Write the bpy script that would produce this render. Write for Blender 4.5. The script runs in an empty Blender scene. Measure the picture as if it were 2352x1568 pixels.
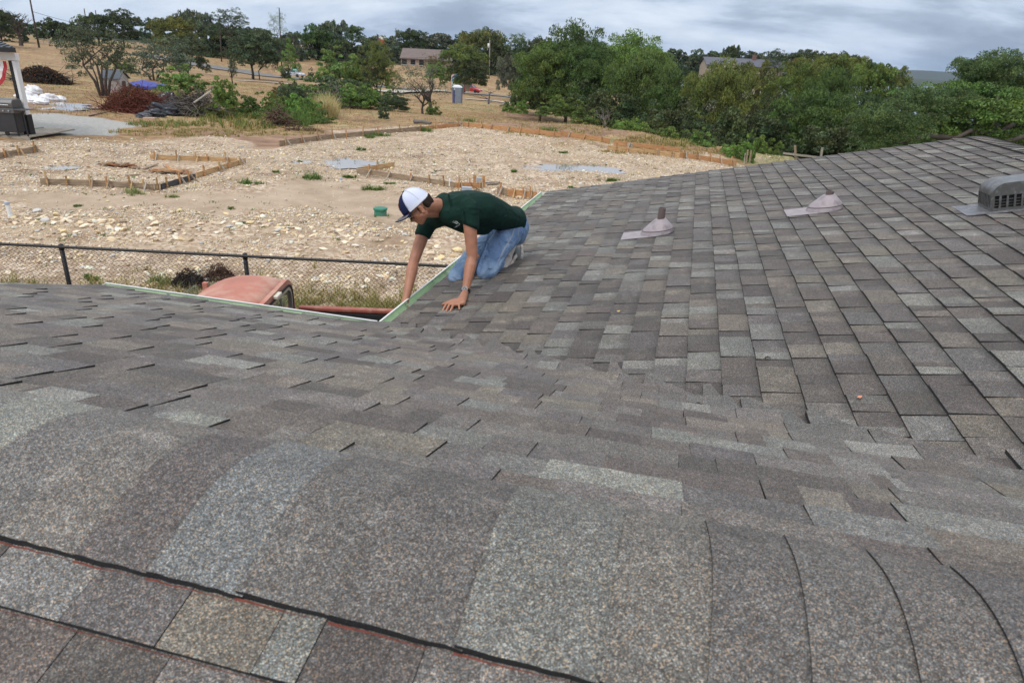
import bpy, bmesh, math, random
import numpy as np
from mathutils import Vector, Matrix, Quaternion
R_ = random.Random(7)
NP = np.random.RandomState(11)
SC = bpy.context.scene
COL = SC.collection

# ---------------------------------------------------------------- camera
PITCH, ROLL, AZ = math.radians(22.812), math.radians(2.798), math.radians(13.334)
FPX = 1568.3                       # focal length in pixels of a 2352 px wide picture (24 mm lens)
HC = 4.0                           # height of the lens above the yard
_f = np.array([0, math.cos(PITCH), -math.sin(PITCH)])
_r0 = np.array([1., 0, 0]); _u0 = np.cross(_r0, _f)
CR = math.cos(ROLL) * _r0 + math.sin(ROLL) * _u0
CU = -math.sin(ROLL) * _r0 + math.cos(ROLL) * _u0
CAM = np.array([0, 0, HC])
cam_d = bpy.data.cameras.new('camera'); cam = bpy.data.objects.new('camera', cam_d); COL.objects.link(cam)
M = Matrix.Identity(4)
for i in range(3):
    M[i][0], M[i][1], M[i][2], M[i][3] = CR[i], CU[i], -_f[i], CAM[i]
cam.matrix_world = M
cam_d.lens = 24.0; cam_d.sensor_width = 36; cam_d.clip_end = 20000; cam_d.clip_start = 0.02
cam_d.dof.use_dof = True; cam_d.dof.focus_distance = 4.9; cam_d.dof.aperture_fstop = 8
SC.camera = cam
SC.render.resolution_x, SC.render.resolution_y = 1024, 682

# ---------------------------------------------------------------- sky, sun, exposure
SUN_EL, SUN_AZ = math.radians(52), math.radians(215)   # veiled sun, behind the camera on the left
w = bpy.data.worlds.new('World'); SC.world = w; w.use_nodes = True
nt = w.node_tree; nt.nodes.clear(); N = nt.nodes.new; L = nt.links.new
out = N('ShaderNodeOutputWorld'); bg = N('ShaderNodeBackground'); bgc = N('ShaderNodeBackground'); mixs = N('ShaderNodeMixShader')
sky = N('ShaderNodeTexSky'); sky.sky_type = 'NISHITA'; sky.sun_disc = False
sky.sun_elevation = SUN_EL; sky.sun_rotation = SUN_AZ; sky.air_density = 1.2; sky.dust_density = 2.0
L(sky.outputs[0], bg.inputs[0]); bg.inputs[1].default_value = 0.1
tc = N('ShaderNodeTexCoord'); sep = N('ShaderNodeSeparateXYZ'); L(tc.outputs['Generated'], sep.inputs[0])
# cloud deck: a flat layer seen in perspective, so the clouds flatten towards the horizon
mx = N('ShaderNodeMath'); mx.operation = 'MAXIMUM'; L(sep.outputs[2], mx.inputs[0]); mx.inputs[1].default_value = 0.0
ad = N('ShaderNodeMath'); ad.operation = 'ADD'; L(mx.outputs[0], ad.inputs[0]); ad.inputs[1].default_value = 0.30
dv = N('ShaderNodeVectorMath'); dv.operation = 'DIVIDE'
cmb = N('ShaderNodeCombineXYZ'); L(ad.outputs[0], cmb.inputs[0]); L(ad.outputs[0], cmb.inputs[1]); cmb.inputs[2].default_value = 1
L(tc.outputs['Generated'], dv.inputs[0]); L(cmb.outputs[0], dv.inputs[1])
mp = N('ShaderNodeMapping'); mp.inputs['Location'].default_value = (2.7, 1.3, 0); mp.inputs['Scale'].default_value = (1.9, 2.9, .8); L(dv.outputs[0], mp.inputs[0])
n1 = N('ShaderNodeTexNoise'); n1.inputs['Scale'].default_value = 0.75; n1.inputs['Detail'].default_value = 9; n1.inputs['Roughness'].default_value = .56; n1.inputs['Distortion'].default_value = .25
L(mp.outputs[0], n1.inputs[0])
# the deck is thicker (greyer) in the east, to the right
ex = N('ShaderNodeMath'); ex.operation = 'MULTIPLY_ADD'; L(sep.outputs[0], ex.inputs[0]); ex.inputs[1].default_value = -.10; L(n1.outputs[0], ex.inputs[2])
cr = N('ShaderNodeValToRGB'); cr.color_ramp.elements[0].position = .33; cr.color_ramp.elements[0].color = (.32, .40, .54, 1)
cr.color_ramp.elements[1].position = .60; cr.color_ramp.elements[1].color = (.78, .87, 1.0, 1)
e = cr.color_ramp.elements.new(.41); e.color = (.42, .51, .66, 1)
e = cr.color_ramp.elements.new(.48); e.color = (.60, .70, .87, 1)
L(ex.outputs[0], cr.inputs[0])
# overcast luminance grows towards the zenith
zr = N('ShaderNodeMapRange'); L(sep.outputs[2], zr.inputs[0]); zr.inputs[1].default_value = .15; zr.inputs[2].default_value = .9
zr.inputs[3].default_value = 1.06; zr.inputs[4].default_value = 1.95
zc = N('ShaderNodeMix'); zc.data_type = 'RGBA'; zf = N('ShaderNodeMapRange'); L(sep.outputs[2], zf.inputs[0]); zf.inputs[1].default_value = .25; zf.inputs[2].default_value = .8; zf.inputs[4].default_value = .8
L(zf.outputs[0], zc.inputs['Factor']); L(cr.outputs[0], zc.inputs['A']); zc.inputs['B'].default_value = (.78, .765, .74, 1)
L(zc.outputs['Result'], bgc.inputs[0]); L(zr.outputs[0], bgc.inputs[1])
mixs.inputs[0].default_value = .9; L(bg.outputs[0], mixs.inputs[1]); L(bgc.outputs[0], mixs.inputs[2]); L(mixs.outputs[0], out.inputs[0])
sl = bpy.data.lights.new('sun', 'SUN'); sl.energy = 1.4; sl.angle = math.radians(14); sl.color = (1, .96, .9)
so = bpy.data.objects.new('sun', sl); COL.objects.link(so)
sd = Vector((math.cos(SUN_EL) * math.sin(SUN_AZ), math.cos(SUN_EL) * math.cos(SUN_AZ), math.sin(SUN_EL)))
so.rotation_euler = sd.to_track_quat('Z', 'Y').to_euler()
SC.view_settings.view_transform = 'Standard'; SC.view_settings.look = 'None'; SC.view_settings.exposure = 0.0; SC.view_settings.gamma = 1
SC.view_settings.use_curve_mapping = False

# ---------------------------------------------------------------- helpers
def ray(u, v):                      # world direction (y = 1) through a point of the 2352 x 1568 picture
    r = (u - 1176) / FPX * CR + (784 - v) / FPX * CU + _f
    return r / r[1]
def at(u, v, Y): return CAM + ray(u, v) * Y
def zat(u, v, z):
    r = ray(u, v); return CAM + r * ((z - HC) / r[2])

def tag(o, label=None, cat=None, group=None, kind=None):
    if label: o['label'] = label
    if cat: o['category'] = cat
    if group: o['group'] = group
    if kind: o['kind'] = kind
    return o
def empty(name, loc, label=None, cat=None, group=None, rz=0):
    o = bpy.data.objects.new(name, None); COL.objects.link(o); o.location = loc; o.rotation_euler = (0, 0, rz); o.empty_display_size = .2
    return tag(o, label, cat, group)
def link(name, me, mat=None, parent=None, smooth=False):
    o = bpy.data.objects.new(name, me); COL.objects.link(o)
    if mat is not None and not me.materials:
        for m in (mat if isinstance(mat, (list, tuple)) else [mat]): me.materials.append(m)
    if parent is not None: o.parent = parent
    if smooth: me.shade_smooth()
    return o
class MB:                            # collects verts and faces of ONE mesh object
    def __init__(s): s.v = []; s.f = []; s.m = []; s.c = []
    def add(s, vs, fs, mi=0, col=None):
        b = len(s.v); s.v += [tuple(map(float, x)) for x in vs]; s.f += [tuple(b + i for i in f) for f in fs]; s.m += [mi] * len(fs)
        if col is not None: s.c += [col] * len(vs)
        return s
    def box(s, c, sz, ax=None, mi=0, taper=(1, 1)):
        c = np.array(c, float); ax = np.eye(3) if ax is None else np.array(ax, float); h = np.array(sz) / 2.
        vs = []
        for z in (-1, 1):
            t = taper if z > 0 else (1, 1)
            for x, y in ((-1, -1), (1, -1), (1, 1), (-1, 1)):
                vs.append(c + ax[0] * h[0] * x * t[0] + ax[1] * h[1] * y * t[1] + ax[2] * h[2] * z)
        return s.add(vs, [(3, 2, 1, 0), (4, 5, 6, 7), (0, 1, 5, 4), (1, 2, 6, 5), (2, 3, 7, 6), (3, 0, 4, 7)], mi)
    def beam(s, a, b, w_, h_, mi=0, up=(0, 0, 1)):
        a = np.array(a, float); b = np.array(b, float); x = b - a; l = np.linalg.norm(x); x /= l
        up = np.array(up, float); y = np.cross(up, x); ny = np.linalg.norm(y)
        if ny < 1e-4: y = np.cross((0, 1, 0), x); ny = np.linalg.norm(y)
        y /= ny; z = np.cross(x, y)
        return s.box((a + b) / 2, (l, w_, h_), (x, y, z), mi)
    def tube(s, pts, rad, n=6, mi=0, cap=True, col=None):
        pts = [np.array(p, float) for p in pts]; rad = [rad] * len(pts) if not hasattr(rad, '__len__') else rad
        t0 = pts[1] - pts[0]; a = np.cross(t0, (0.3, .2, 1)); a /= np.linalg.norm(a) + 1e-9; vs = []
        for i, p in enumerate(pts):
            t = pts[min(i + 1, len(pts) - 1)] - pts[max(i - 1, 0)]; t = t / (np.linalg.norm(t) + 1e-9)
            a = a - t * (a @ t); a /= np.linalg.norm(a) + 1e-9; b = np.cross(t, a)
            for k in range(n):
                q = 2 * math.pi * k / n; vs.append(p + rad[i] * (a * math.cos(q) + b * math.sin(q)))
        fs = []
        for i in range(len(pts) - 1):
            for k in range(n): fs.append((i * n + k, i * n + (k + 1) % n, (i + 1) * n + (k + 1) % n, (i + 1) * n + k))
        if cap: fs.append(tuple(range(n - 1, -1, -1))); fs.append(tuple((len(pts) - 1) * n + k for k in range(n)))
        return s.add(vs, fs, mi, col)
    def lathe(s, c, prof, n=20, mi=0, ax=None):
        ax = np.eye(3) if ax is None else np.array(ax, float); c = np.array(c, float); vs = []; fs = []
        for r, z in prof:
            for k in range(n):
                q = 2 * math.pi * k / n; vs.append(c + ax[0] * r * math.cos(q) + ax[1] * r * math.sin(q) + ax[2] * z)
        for i in range(len(prof) - 1):
            for k in range(n): fs.append((i * n + k, i * n + (k + 1) % n, (i + 1) * n + (k + 1) % n, (i + 1) * n + k))
        if prof[0][0] > 1e-5: fs.append(tuple(range(n - 1, -1, -1)))
        if prof[-1][0] > 1e-5: fs.append(tuple((len(prof) - 1) * n + k for k in range(n)))
        return s.add(vs, fs, mi)
    def prism(s, pts, d, mi=0):       # planar outline pts (3D) pushed along vector d
        pts = [np.array(p, float) for p in pts]; d = np.array(d, float); n = len(pts)
        return s.add(pts + [p + d for p in pts], [tuple(range(n - 1, -1, -1)), tuple(range(n, 2 * n))] + [(i, (i + 1) % n, n + (i + 1) % n, n + i) for i in range(n)], mi)
    def mesh(s, name):
        me = bpy.data.meshes.new(name); me.from_pydata(s.v, [], s.f); me.update()
        if any(s.m): me.polygons.foreach_set('material_index', s.m)
        if s.c and len(s.c) == len(s.v):
            a = me.color_attributes.new('tone', 'FLOAT_COLOR', 'POINT'); a.data.foreach_set('color', np.array(s.c, np.float32).ravel())
        bm = bmesh.new(); bm.from_mesh(me); bmesh.ops.recalc_face_normals(bm, faces=bm.faces); bm.to_mesh(me); bm.free()
        return me
    def build(s, name, mat, parent=None, smooth=False, bevel=0, seg=2, auto=False):
        o = link(name, s.mesh(name), mat, parent, smooth)
        if bevel:
            b = o.modifiers.new('bevel', 'BEVEL'); b.width = bevel; b.segments = seg; b.limit_method = 'ANGLE'; b.angle_limit = math.radians(35)
        if auto: o.data.shade_smooth(); o.data.set_sharp_from_angle(angle=math.radians(38))
        return o
def np_mesh(name, V, F, cols=None, attr='tone', mat=None, tri=True):
    V = np.asarray(V, np.float32); F = np.asarray(F, np.int32); k = F.shape[1]
    me = bpy.data.meshes.new(name); me.vertices.add(len(V)); me.vertices.foreach_set('co', V.ravel())
    me.loops.add(F.size); me.loops.foreach_set('vertex_index', F.ravel()); me.polygons.add(len(F))
    me.polygons.foreach_set('loop_start', np.arange(0, F.size, k, dtype=np.int32))
    me.update(calc_edges=True)
    if cols is not None:
        a = me.color_attributes.new(attr, 'FLOAT_COLOR', 'POINT'); c = np.ones((len(V), 4), np.float32); c[:, :3] = cols; a.data.foreach_set('color', c.ravel())
    if mat: me.materials.append(mat)
    return me

# ---------------------------------------------------------------- materials
def new_mat(name):
    m = bpy.data.materials.new(name); m.use_nodes = True; t = m.node_tree; b = t.nodes['Principled BSDF']; return m, t, b
def plain(name, col, rough=.6, metal=0, var=.12, scale=6, bump=.0, bscale=60, spec=.5, dirt=None, dscale=3):
    m, t, b = new_mat(name); N = t.nodes.new; L = t.links.new
    b.inputs['Roughness'].default_value = rough; b.inputs['Metallic'].default_value = metal; b.inputs['Specular IOR Level'].default_value = spec
    tcn = N('ShaderNodeTexCoord'); nz = N('ShaderNodeTexNoise'); nz.inputs['Scale'].default_value = scale; nz.inputs['Detail'].default_value = 6; L(tcn.outputs['Object'], nz.inputs[0])
    c = np.array(col[:3]); mr = N('ShaderNodeMix'); mr.data_type = 'RGBA'
    mr.inputs['A'].default_value = (*np.clip(c * (1 - var * 1.6), 0, 1), 1); mr.inputs['B'].default_value = (*np.clip(c * (1 + var * 1.6), 0, 1), 1)
    L(nz.outputs[0], mr.inputs['Factor']); last = mr.outputs['Result']
    if dirt is not None:
        n2 = N('ShaderNodeTexNoise'); n2.inputs['Scale'].default_value = dscale; n2.inputs['Detail'].default_value = 8; n2.inputs['Roughness'].default_value = .65; L(tcn.outputs['Object'], n2.inputs[0])
        rp = N('ShaderNodeValToRGB'); rp.color_ramp.elements[0].position = .5; rp.color_ramp.elements[1].position = .64; L(n2.outputs[0], rp.inputs[0])
        m2 = N('ShaderNodeMix'); m2.data_type = 'RGBA'; L(rp.outputs[0], m2.inputs['Factor']); L(last, m2.inputs['A']); m2.inputs['B'].default_value = (*dirt, 1); last = m2.outputs['Result']
    L(last, b.inputs['Base Color'])
    if bump:
        n3 = N('ShaderNodeTexNoise'); n3.inputs['Scale'].default_value = bscale; n3.inputs['Detail'].default_value = 4; L(tcn.outputs['Object'], n3.inputs[0])
        bp = N('ShaderNodeBump'); bp.inputs['Strength'].default_value = bump; bp.inputs['Distance'].default_value = .01; L(n3.outputs[0], bp.inputs['Height']); L(bp.outputs[0], b.inputs['Normal'])
    return m
def wood(name, c1, c2, rough=.8):
    m, t, b = new_mat(name); N = t.nodes.new; L = t.links.new; b.inputs['Roughness'].default_value = rough
    tcn = N('ShaderNodeTexCoord'); nz = N('ShaderNodeTexNoise'); nz.inputs['Scale'].default_value = 3.5; nz.inputs['Detail'].default_value = 7; nz.inputs['Distortion'].default_value = .6
    mp = N('ShaderNodeMapping'); mp.inputs['Scale'].default_value = (1, 1, 9); L(tcn.outputs['Object'], mp.inputs[0]); L(mp.outputs[0], nz.inputs[0])
    rp = N('ShaderNodeValToRGB'); rp.color_ramp.elements[0].position = .35; rp.color_ramp.elements[0].color = (*c1, 1); rp.color_ramp.elements[1].position = .62; rp.color_ramp.elements[1].color = (*c2, 1)
    L(nz.outputs[0], rp.inputs[0]); L(rp.outputs[0], b.inputs['Base Color']); return m
def attr_mat(name, rough=.7, bump=.3, bscale=200, nvar=.25, nscale=25, spec=.4, objcol=False, trans=0):
    m, t, b = new_mat(name); N = t.nodes.new; L = t.links.new; b.inputs['Roughness'].default_value = rough; b.inputs['Specular IOR Level'].default_value = spec
    a = N('ShaderNodeAttribute'); a.attribute_name = 'tone'; last = a.outputs['Color']
    if objcol:
        oi = N('ShaderNodeObjectInfo'); mm = N('ShaderNodeMix'); mm.data_type = 'RGBA'; mm.blend_type = 'MULTIPLY'; mm.inputs['Factor'].default_value = 1
        L(last, mm.inputs['A']); L(oi.outputs['Color'], mm.inputs['B']); last = mm.outputs['Result']
    if nvar:
        g = N('ShaderNodeNewGeometry'); nz = N('ShaderNodeTexNoise'); nz.inputs['Scale'].default_value = nscale; nz.inputs['Detail'].default_value = 5; L(g.outputs['Position'], nz.inputs[0])
        mr = N('ShaderNodeMapRange'); mr.inputs[3].default_value = 1 - nvar * 2; mr.inputs[4].default_value = 1 + nvar * 2; L(nz.outputs[0], mr.inputs[0])
        mm = N('ShaderNodeVectorMath'); mm.operation = 'SCALE'; L(last, mm.inputs[0]); L(mr.outputs[0], mm.inputs['Scale']); last = mm.outputs[0]
    L(last, b.inputs['Base Color'])
    if trans:
        tr = N('ShaderNodeBsdfTranslucent'); L(last, tr.inputs[0]); ms = N('ShaderNodeMixShader'); ms.inputs[0].default_value = trans
        o = t.nodes['Material Output']; L(b.outputs[0], ms.inputs[1]); L(tr.outputs[0], ms.inputs[2]); L(ms.outputs[0], o.inputs[0])
    if bump:
        g2 = N('ShaderNodeNewGeometry'); n3 = N('ShaderNodeTexNoise'); n3.inputs['Scale'].default_value = bscale; n3.inputs['Detail'].default_value = 3; L(g2.outputs['Position'], n3.inputs[0])
        bp = N('ShaderNodeBump'); bp.inputs['Strength'].default_value = bump; bp.inputs['Distance'].default_value = .004; L(n3.outputs[0], bp.inputs['Height']); L(bp.outputs[0], b.inputs['Normal'])
    return m

def shingle_mat():
    m, t, b = new_mat('asphalt_shingle_granules'); N = t.nodes.new; L = t.links.new
    g = N('ShaderNodeNewGeometry')
    def gran(scale, seedoff):
        mp = N('ShaderNodeMapping'); mp.inputs['Location'].default_value = (seedoff, 0, 0); L(g.outputs['Position'], mp.inputs[0])
        v = N('ShaderNodeTexVoronoi'); v.inputs['Scale'].default_value = scale; L(mp.outputs[0], v.inputs[0]); s = N('ShaderNodeSeparateColor'); L(v.outputs['Color'], s.inputs[0]); return v, s
    v1, s1 = gran(560, 0)
    rp = N('ShaderNodeValToRGB'); rp.color_ramp.interpolation = 'CONSTANT'
    els = [(0, (.36, .33, .31)), (.28, (.58, .55, .53)), (.48, (.85, .83, .83)), (.64, (1.1, 1.24, 1.32)), (.77, (.72, .74, .78)), (.86, (2.0, 1.5, 1.08)), (.945, (2.1, 2.1, 2.05))]
    rp.color_ramp.elements[0].position = 0; rp.color_ramp.elements[0].color = (*[c / 2.4 for c in els[0][1]], 1)
    rp.color_ramp.elements[1].position = els[1][0]; rp.color_ramp.elements[1].color = (*[c / 2.4 for c in els[1][1]], 1)
    for p, c in els[2:]:
        e = rp.color_ramp.elements.new(p); e.color = (*[x / 2.4 for x in c], 1)
    L(s1.outputs[0], rp.inputs[0])
    at_ = N('ShaderNodeAttribute'); at_.attribute_name = 'tone'
    mm = N('ShaderNodeMix'); mm.data_type = 'RGBA'; mm.blend_type = 'MULTIPLY'; mm.inputs['Factor'].default_value = 1; L(rp.outputs[0], mm.inputs['A']); L(at_.outputs['Color'], mm.inputs['B'])
    # coarse blotches of granule mix, and washed-out scuffs
    n1 = N('ShaderNodeTexNoise'); n1.inputs['Scale'].default_value = 120; n1.inputs['Detail'].default_value = 3; L(g.outputs['Position'], n1.inputs[0])
    n2 = N('ShaderNodeTexNoise'); n2.inputs['Scale'].default_value = 9; n2.inputs['Detail'].default_value = 4; L(g.outputs['Position'], n2.inputs[0])
    r1 = N('ShaderNodeMapRange'); r1.inputs[1].default_value = .3; r1.inputs[2].default_value = .7; r1.inputs[3].default_value = .68; r1.inputs[4].default_value = 1.32; L(n1.outputs[0], r1.inputs[0])
    r2 = N('ShaderNodeMapRange'); r2.inputs[1].default_value = .3; r2.inputs[2].default_value = .7; r2.inputs[3].default_value = .88; r2.inputs[4].default_value = 1.12; L(n2.outputs[0], r2.inputs[0])
    n3 = N('ShaderNodeTexNoise'); n3.inputs['Scale'].default_value = 14; n3.inputs['Detail'].default_value = 5; n3.inputs['Roughness'].default_value = .6; L(g.outputs['Position'], n3.inputs[0])
    r3 = N('ShaderNodeMapRange'); r3.inputs[1].default_value = .54; r3.inputs[2].default_value = .70; r3.inputs[3].default_value = 1.0; r3.inputs[4].default_value = 1.45; L(n3.outputs[0], r3.inputs[0])
    m0 = N('ShaderNodeMath'); m0.operation = 'MULTIPLY'; L(r2.outputs[0], m0.inputs[0]); L(r3.outputs[0], m0.inputs[1])
    ml = N('ShaderNodeMath'); ml.operation = 'MULTIPLY'; L(r1.outputs[0], ml.inputs[0]); L(m0.outputs[0], ml.inputs[1])
    ml2 = N('ShaderNodeMath'); ml2.operation = 'MULTIPLY'; L(ml.outputs[0], ml2.inputs[0]); ml2.inputs[1].default_value = 2.4
    sc = N('ShaderNodeVectorMath'); sc.operation = 'SCALE'; L(mm.outputs['Result'], sc.inputs[0]); L(ml2.outputs[0], sc.inputs['Scale']); L(sc.outputs[0], b.inputs['Base Color'])
    b.inputs['Roughness'].default_value = .68; b.inputs['Specular IOR Level'].default_value = .45
    bp = N('ShaderNodeBump'); bp.inputs['Strength'].default_value = .55; bp.inputs['Distance'].default_value = .0012; L(v1.outputs['Distance'], bp.inputs['Height']); L(bp.outputs[0], b.inputs['Normal'])
    return m
M_SH = shingle_mat()
M_ASPH = plain('asphalt_cut_edge', (.012, .012, .013), .8, bump=.4, bscale=200)
M_RED = plain('red_sealant_edge', (.17, .045, .03), .85, var=.45, scale=90)
M_DECK = plain('roof_underlay', (.03, .03, .03), .9)
M_WHITE = plain('white_paint', (.72, .72, .72), .45, var=.05)
M_GREEN = plain('pale_green_gutter_inside', (.47, .64, .40), .42, var=.10, scale=9, dirt=(.33, .45, .27), dscale=7)
M_BLACK = plain('black_vinyl', (.012, .012, .013), .5)
M_WALL = plain('beige_siding', (.45, .4, .33), .8)
# ================================================================ THE HOUSE ROOF
S_, SA, SB, EB, DA, DR = 1.6241, .33, .2165, 1.688, 3.704, .857
DH = np.array([math.sin(AZ), math.cos(AZ), 0]); EH = np.array([-math.cos(AZ), math.sin(AZ), 0]); UZ = np.array([0, 0, 1.])
EL, DRK, ERB = 3.885, 8.765, -3.065        # left rake of the near slope, far rake and ridge of the right slope
zr_ = -S_ - SA * (DR - DA)
def smin(a, b, k): h = np.clip(.5 + .5 * (b - a) / k, 0, 1); return b * (1 - h) + a * h - k * h * (1 - h)
def smax(a, b, k): return -smin(-a, -b, k)
def zA(d): return -S_ - SA * (d - DA)
def zN(d): return zr_ - .33 * (DR - d)
def zB(e): return smin(-S_ - SB * (e - EB), -S_ - SB * (ERB - EB) + SB * (e - ERB), .02)
def surfA(d, e): return smax(smin(zA(d), zN(d), .045), zB(e) + .007, .075)
def P3(d, e, z): return CAM + DH * d + EH * e + UZ * z
def e_val(d): return EB + (SA / SB) * (d - DA)
def d_val(e): return DA + (SB / SA) * (e - EB)
house = empty('house', P3(2.5, 1, 0) * [1, 1, 0], 'grey shingled house with a roof valley and pale green gutters, under the kneeling man', 'house')
HM = house.location
def hpart(o):                          # parent to the house, keeping world placement
    o.parent = house; o.matrix_parent_inverse = Matrix.Translation(-HM); return o
# solid roof deck under the shingles
NA = 70
def deck(name, dmin, dmax, emin, emax, zf, nd, ne, keep=None):
    mb = MB(); ds = np.linspace(dmin, dmax, nd); es = np.linspace(emin, emax, ne); idx = {}
    def vid(i, j, low):
        k = (i, j, low)
        if k not in idx: idx[k] = len(mb.v); mb.v.append(tuple(P3(ds[i], es[j], zf(ds[i], es[j]) - (.13 if low else .012))))
        return idx[k]
    cells = {(i, j) for i in range(nd - 1) for j in range(ne - 1) if keep is None or keep((ds[i] + ds[i + 1]) / 2, (es[j] + es[j + 1]) / 2)}
    for i, j in cells:
        for low in (0, 1): mb.f.append((vid(i, j, low), vid(i + 1, j, low), vid(i + 1, j + 1, low), vid(i, j + 1, low))); mb.m.append(0)
        for (di, dj), (a, b_) in (((-1, 0), ((0, 0), (0, 1))), ((1, 0), ((1, 0), (1, 1))), ((0, -1), ((0, 0), (1, 0))), ((0, 1), ((0, 1), (1, 1)))):
            if (i + di, j + dj) not in cells:
                p, q = (i + a[0], j + a[1]), (i + b_[0], j + b_[1]); mb.f.append((vid(*p, 0), vid(*q, 0), vid(*q, 1), vid(*p, 1))); mb.m.append(0)
    return mb
roofA = hpart(deck('roof', -2.3, DA, -3.0, EL - .01, lambda d, e: float(smin(zA(d), zN(d), .045)), 61, 70, lambda d, e: e > e_val(d) - .25).build('roof', M_DECK))
tag(roofA, 'near roof slope of weathered grey laminated shingles falling to the left gutter')
roofB = hpart(deck('roof', -2.0, DRK - .01, -7.6, EB - .02, lambda d, e: float(zB(e)), 60, 60, lambda d, e: (e < e_val(d) + .2) or d > DA).build('roof', M_DECK))
tag(roofB, 'right roof slope of grey laminated shingles with the vents, falling left to the gutter')

# ---- shingles: one slab per exposed tab
rs = random.Random(5)
BASES = [((.098, .090, .087), 5), ((.128, .117, .111), 5), ((.152, .147, .144), 4), ((.172, .160, .142), 4), ((.180, .188, .184), 3.2), ((.225, .232, .226), 1.8), ((.125, .121, .123), 3)]
def tone(bright=1.0):
    t = rs.random() * sum(w_ for _, w_ in BASES)
    for c, w_ in BASES:
        t -= w_
        if t <= 0: break
    g = rs.uniform(.92, 1.08) * bright * .88
    return tuple(x * g * k_ * rs.uniform(.98, 1.02) for x, k_ in zip(c, (1.03, 1.0, .955)))
pieces = []                            # (object name, deck, verts, faces, matidx, tones, centre)
def piece(deckobj, zf, c4, thick, col, nu=1, nv=1, base=.0, horiz_d=True, gray=False, name='shingle', band=True, red=False):
    """c4: corners in (d, e): butt-left, butt-right, top-right, top-left. thick: height of the butt."""
    c4 = [np.array(c, float) for c in c4]; vs = []; cs = []; W_ = nu + 1; nvv = nv + 2 if band else nv
    tv = ([0] + [.5 * 1] if False else [])
    ts = list(np.linspace(0, 1, nv + 1))
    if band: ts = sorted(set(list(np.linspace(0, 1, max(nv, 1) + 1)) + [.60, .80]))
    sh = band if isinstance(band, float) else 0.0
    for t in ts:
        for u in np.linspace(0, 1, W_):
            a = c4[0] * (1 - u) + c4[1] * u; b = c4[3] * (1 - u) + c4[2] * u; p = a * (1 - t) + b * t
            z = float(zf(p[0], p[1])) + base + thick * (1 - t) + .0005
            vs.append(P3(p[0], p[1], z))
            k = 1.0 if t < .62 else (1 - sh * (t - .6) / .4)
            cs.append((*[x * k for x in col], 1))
    top = len(vs); nt_ = len(ts); fs = []; ms = []
    for i in range(nt_ - 1):
        for j in range(nu): fs.append((i * W_ + j, i * W_ + j + 1, (i + 1) * W_ + j + 1, (i + 1) * W_ + j)); ms.append(0)
    loop = [j for j in range(W_)] + [i * W_ + nu for i in range(1, nt_)] + [(nt_ - 1) * W_ + j for j in range(nu - 1, -1, -1)] + [i * W_ for i in range(nt_ - 2, 0, -1)]
    lowv = {}
    for q in loop:
        lowv[q] = len(vs); p = np.array(vs[q]); tq = q // W_; t = ts[tq]
        vs.append(p - UZ * (thick * (1 - t) + .0005 + .0035 + base * 1.8)); cs.append((.02, .02, .02, 1))
    for k in range(len(loop)):
        a, b = loop[k], loop[(k + 1) % len(loop)]
        if a // W_ == nt_ - 1 and b // W_ == nt_ - 1: continue
        fs.append((a, lowv[a], lowv[b], b)); ms.append(1)
    if red:                            # lower lip of the butt: reddish self-seal strip showing under the black edge
        for j in range(nu):
            n0 = len(vs); a, b = j, j + 1
            for q in (a, b):
                p = np.array(vs[q]); g = DH * 0 - DH * .0035
                vs.append(p - UZ * (thick * .75) + g); cs.append((.02, .02, .02, 1))
            for q in (a, b):
                p = np.array(vs[q]); g = -DH * .0045
                vs.append(p - UZ * (thick + base + .006) + g); cs.append((.02, .02, .02, 1))
            fs.append((n0, n0 + 1, n0 + 3, n0 + 2)); ms.append(2)
    pieces.append([name, deckobj, np.array(vs), fs, ms, cs])

def run(lo, hi, a=.09, b=.26):
    """cut the interval into tabs; returns [(x0, x1, raised)]"""
    out_ = []; x = lo + rs.uniform(-.2, 0); up = rs.random() < .5
    while x < hi:
        w_ = rs.uniform(a, b) if up else rs.uniform(a * .8, b * .9)
        out_.append((x, x + w_, up)); x += w_; up = not up if rs.random() < .86 else up
    return out_
EXPO = .1365
# right slope (B): courses climb in -e, tabs run along d
k = 0; e0 = EB + .012
while e0 > ERB + .02:
    e1 = max(e0 - .14, ERB + .0); dv = d_val(e0)
    for x0, x1, up in run(max(dv - .35, -.2), DRK):
        x1 = min(x1, DRK); x0 = max(x0, max(dv - .35, -.2))
        if x1 - x0 < .02: continue
        j = lambda s=.0022: rs.uniform(-s, s)
        sk = rs.uniform(-.006, .006)
        far = x0 > 3.0
        n_sub = 1 if rs.random() < .6 else 2          # a tab can change granule blend part-way
        cuts = [x0, x1] if n_sub == 1 else [x0, x0 + (x1 - x0) * rs.uniform(.35, .65), x1]
        jb0, jb1 = j(), j()
        for q in range(len(cuts) - 1):
            a_, b_ = cuts[q], cuts[q + 1]
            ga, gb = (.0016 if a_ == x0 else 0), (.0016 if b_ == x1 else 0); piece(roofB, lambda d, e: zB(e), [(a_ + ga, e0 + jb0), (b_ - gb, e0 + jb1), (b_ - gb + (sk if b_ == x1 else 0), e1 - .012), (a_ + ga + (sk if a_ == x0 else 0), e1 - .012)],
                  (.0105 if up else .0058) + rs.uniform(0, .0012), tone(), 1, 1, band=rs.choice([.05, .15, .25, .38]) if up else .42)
    e0 -= .14; k += 1
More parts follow.
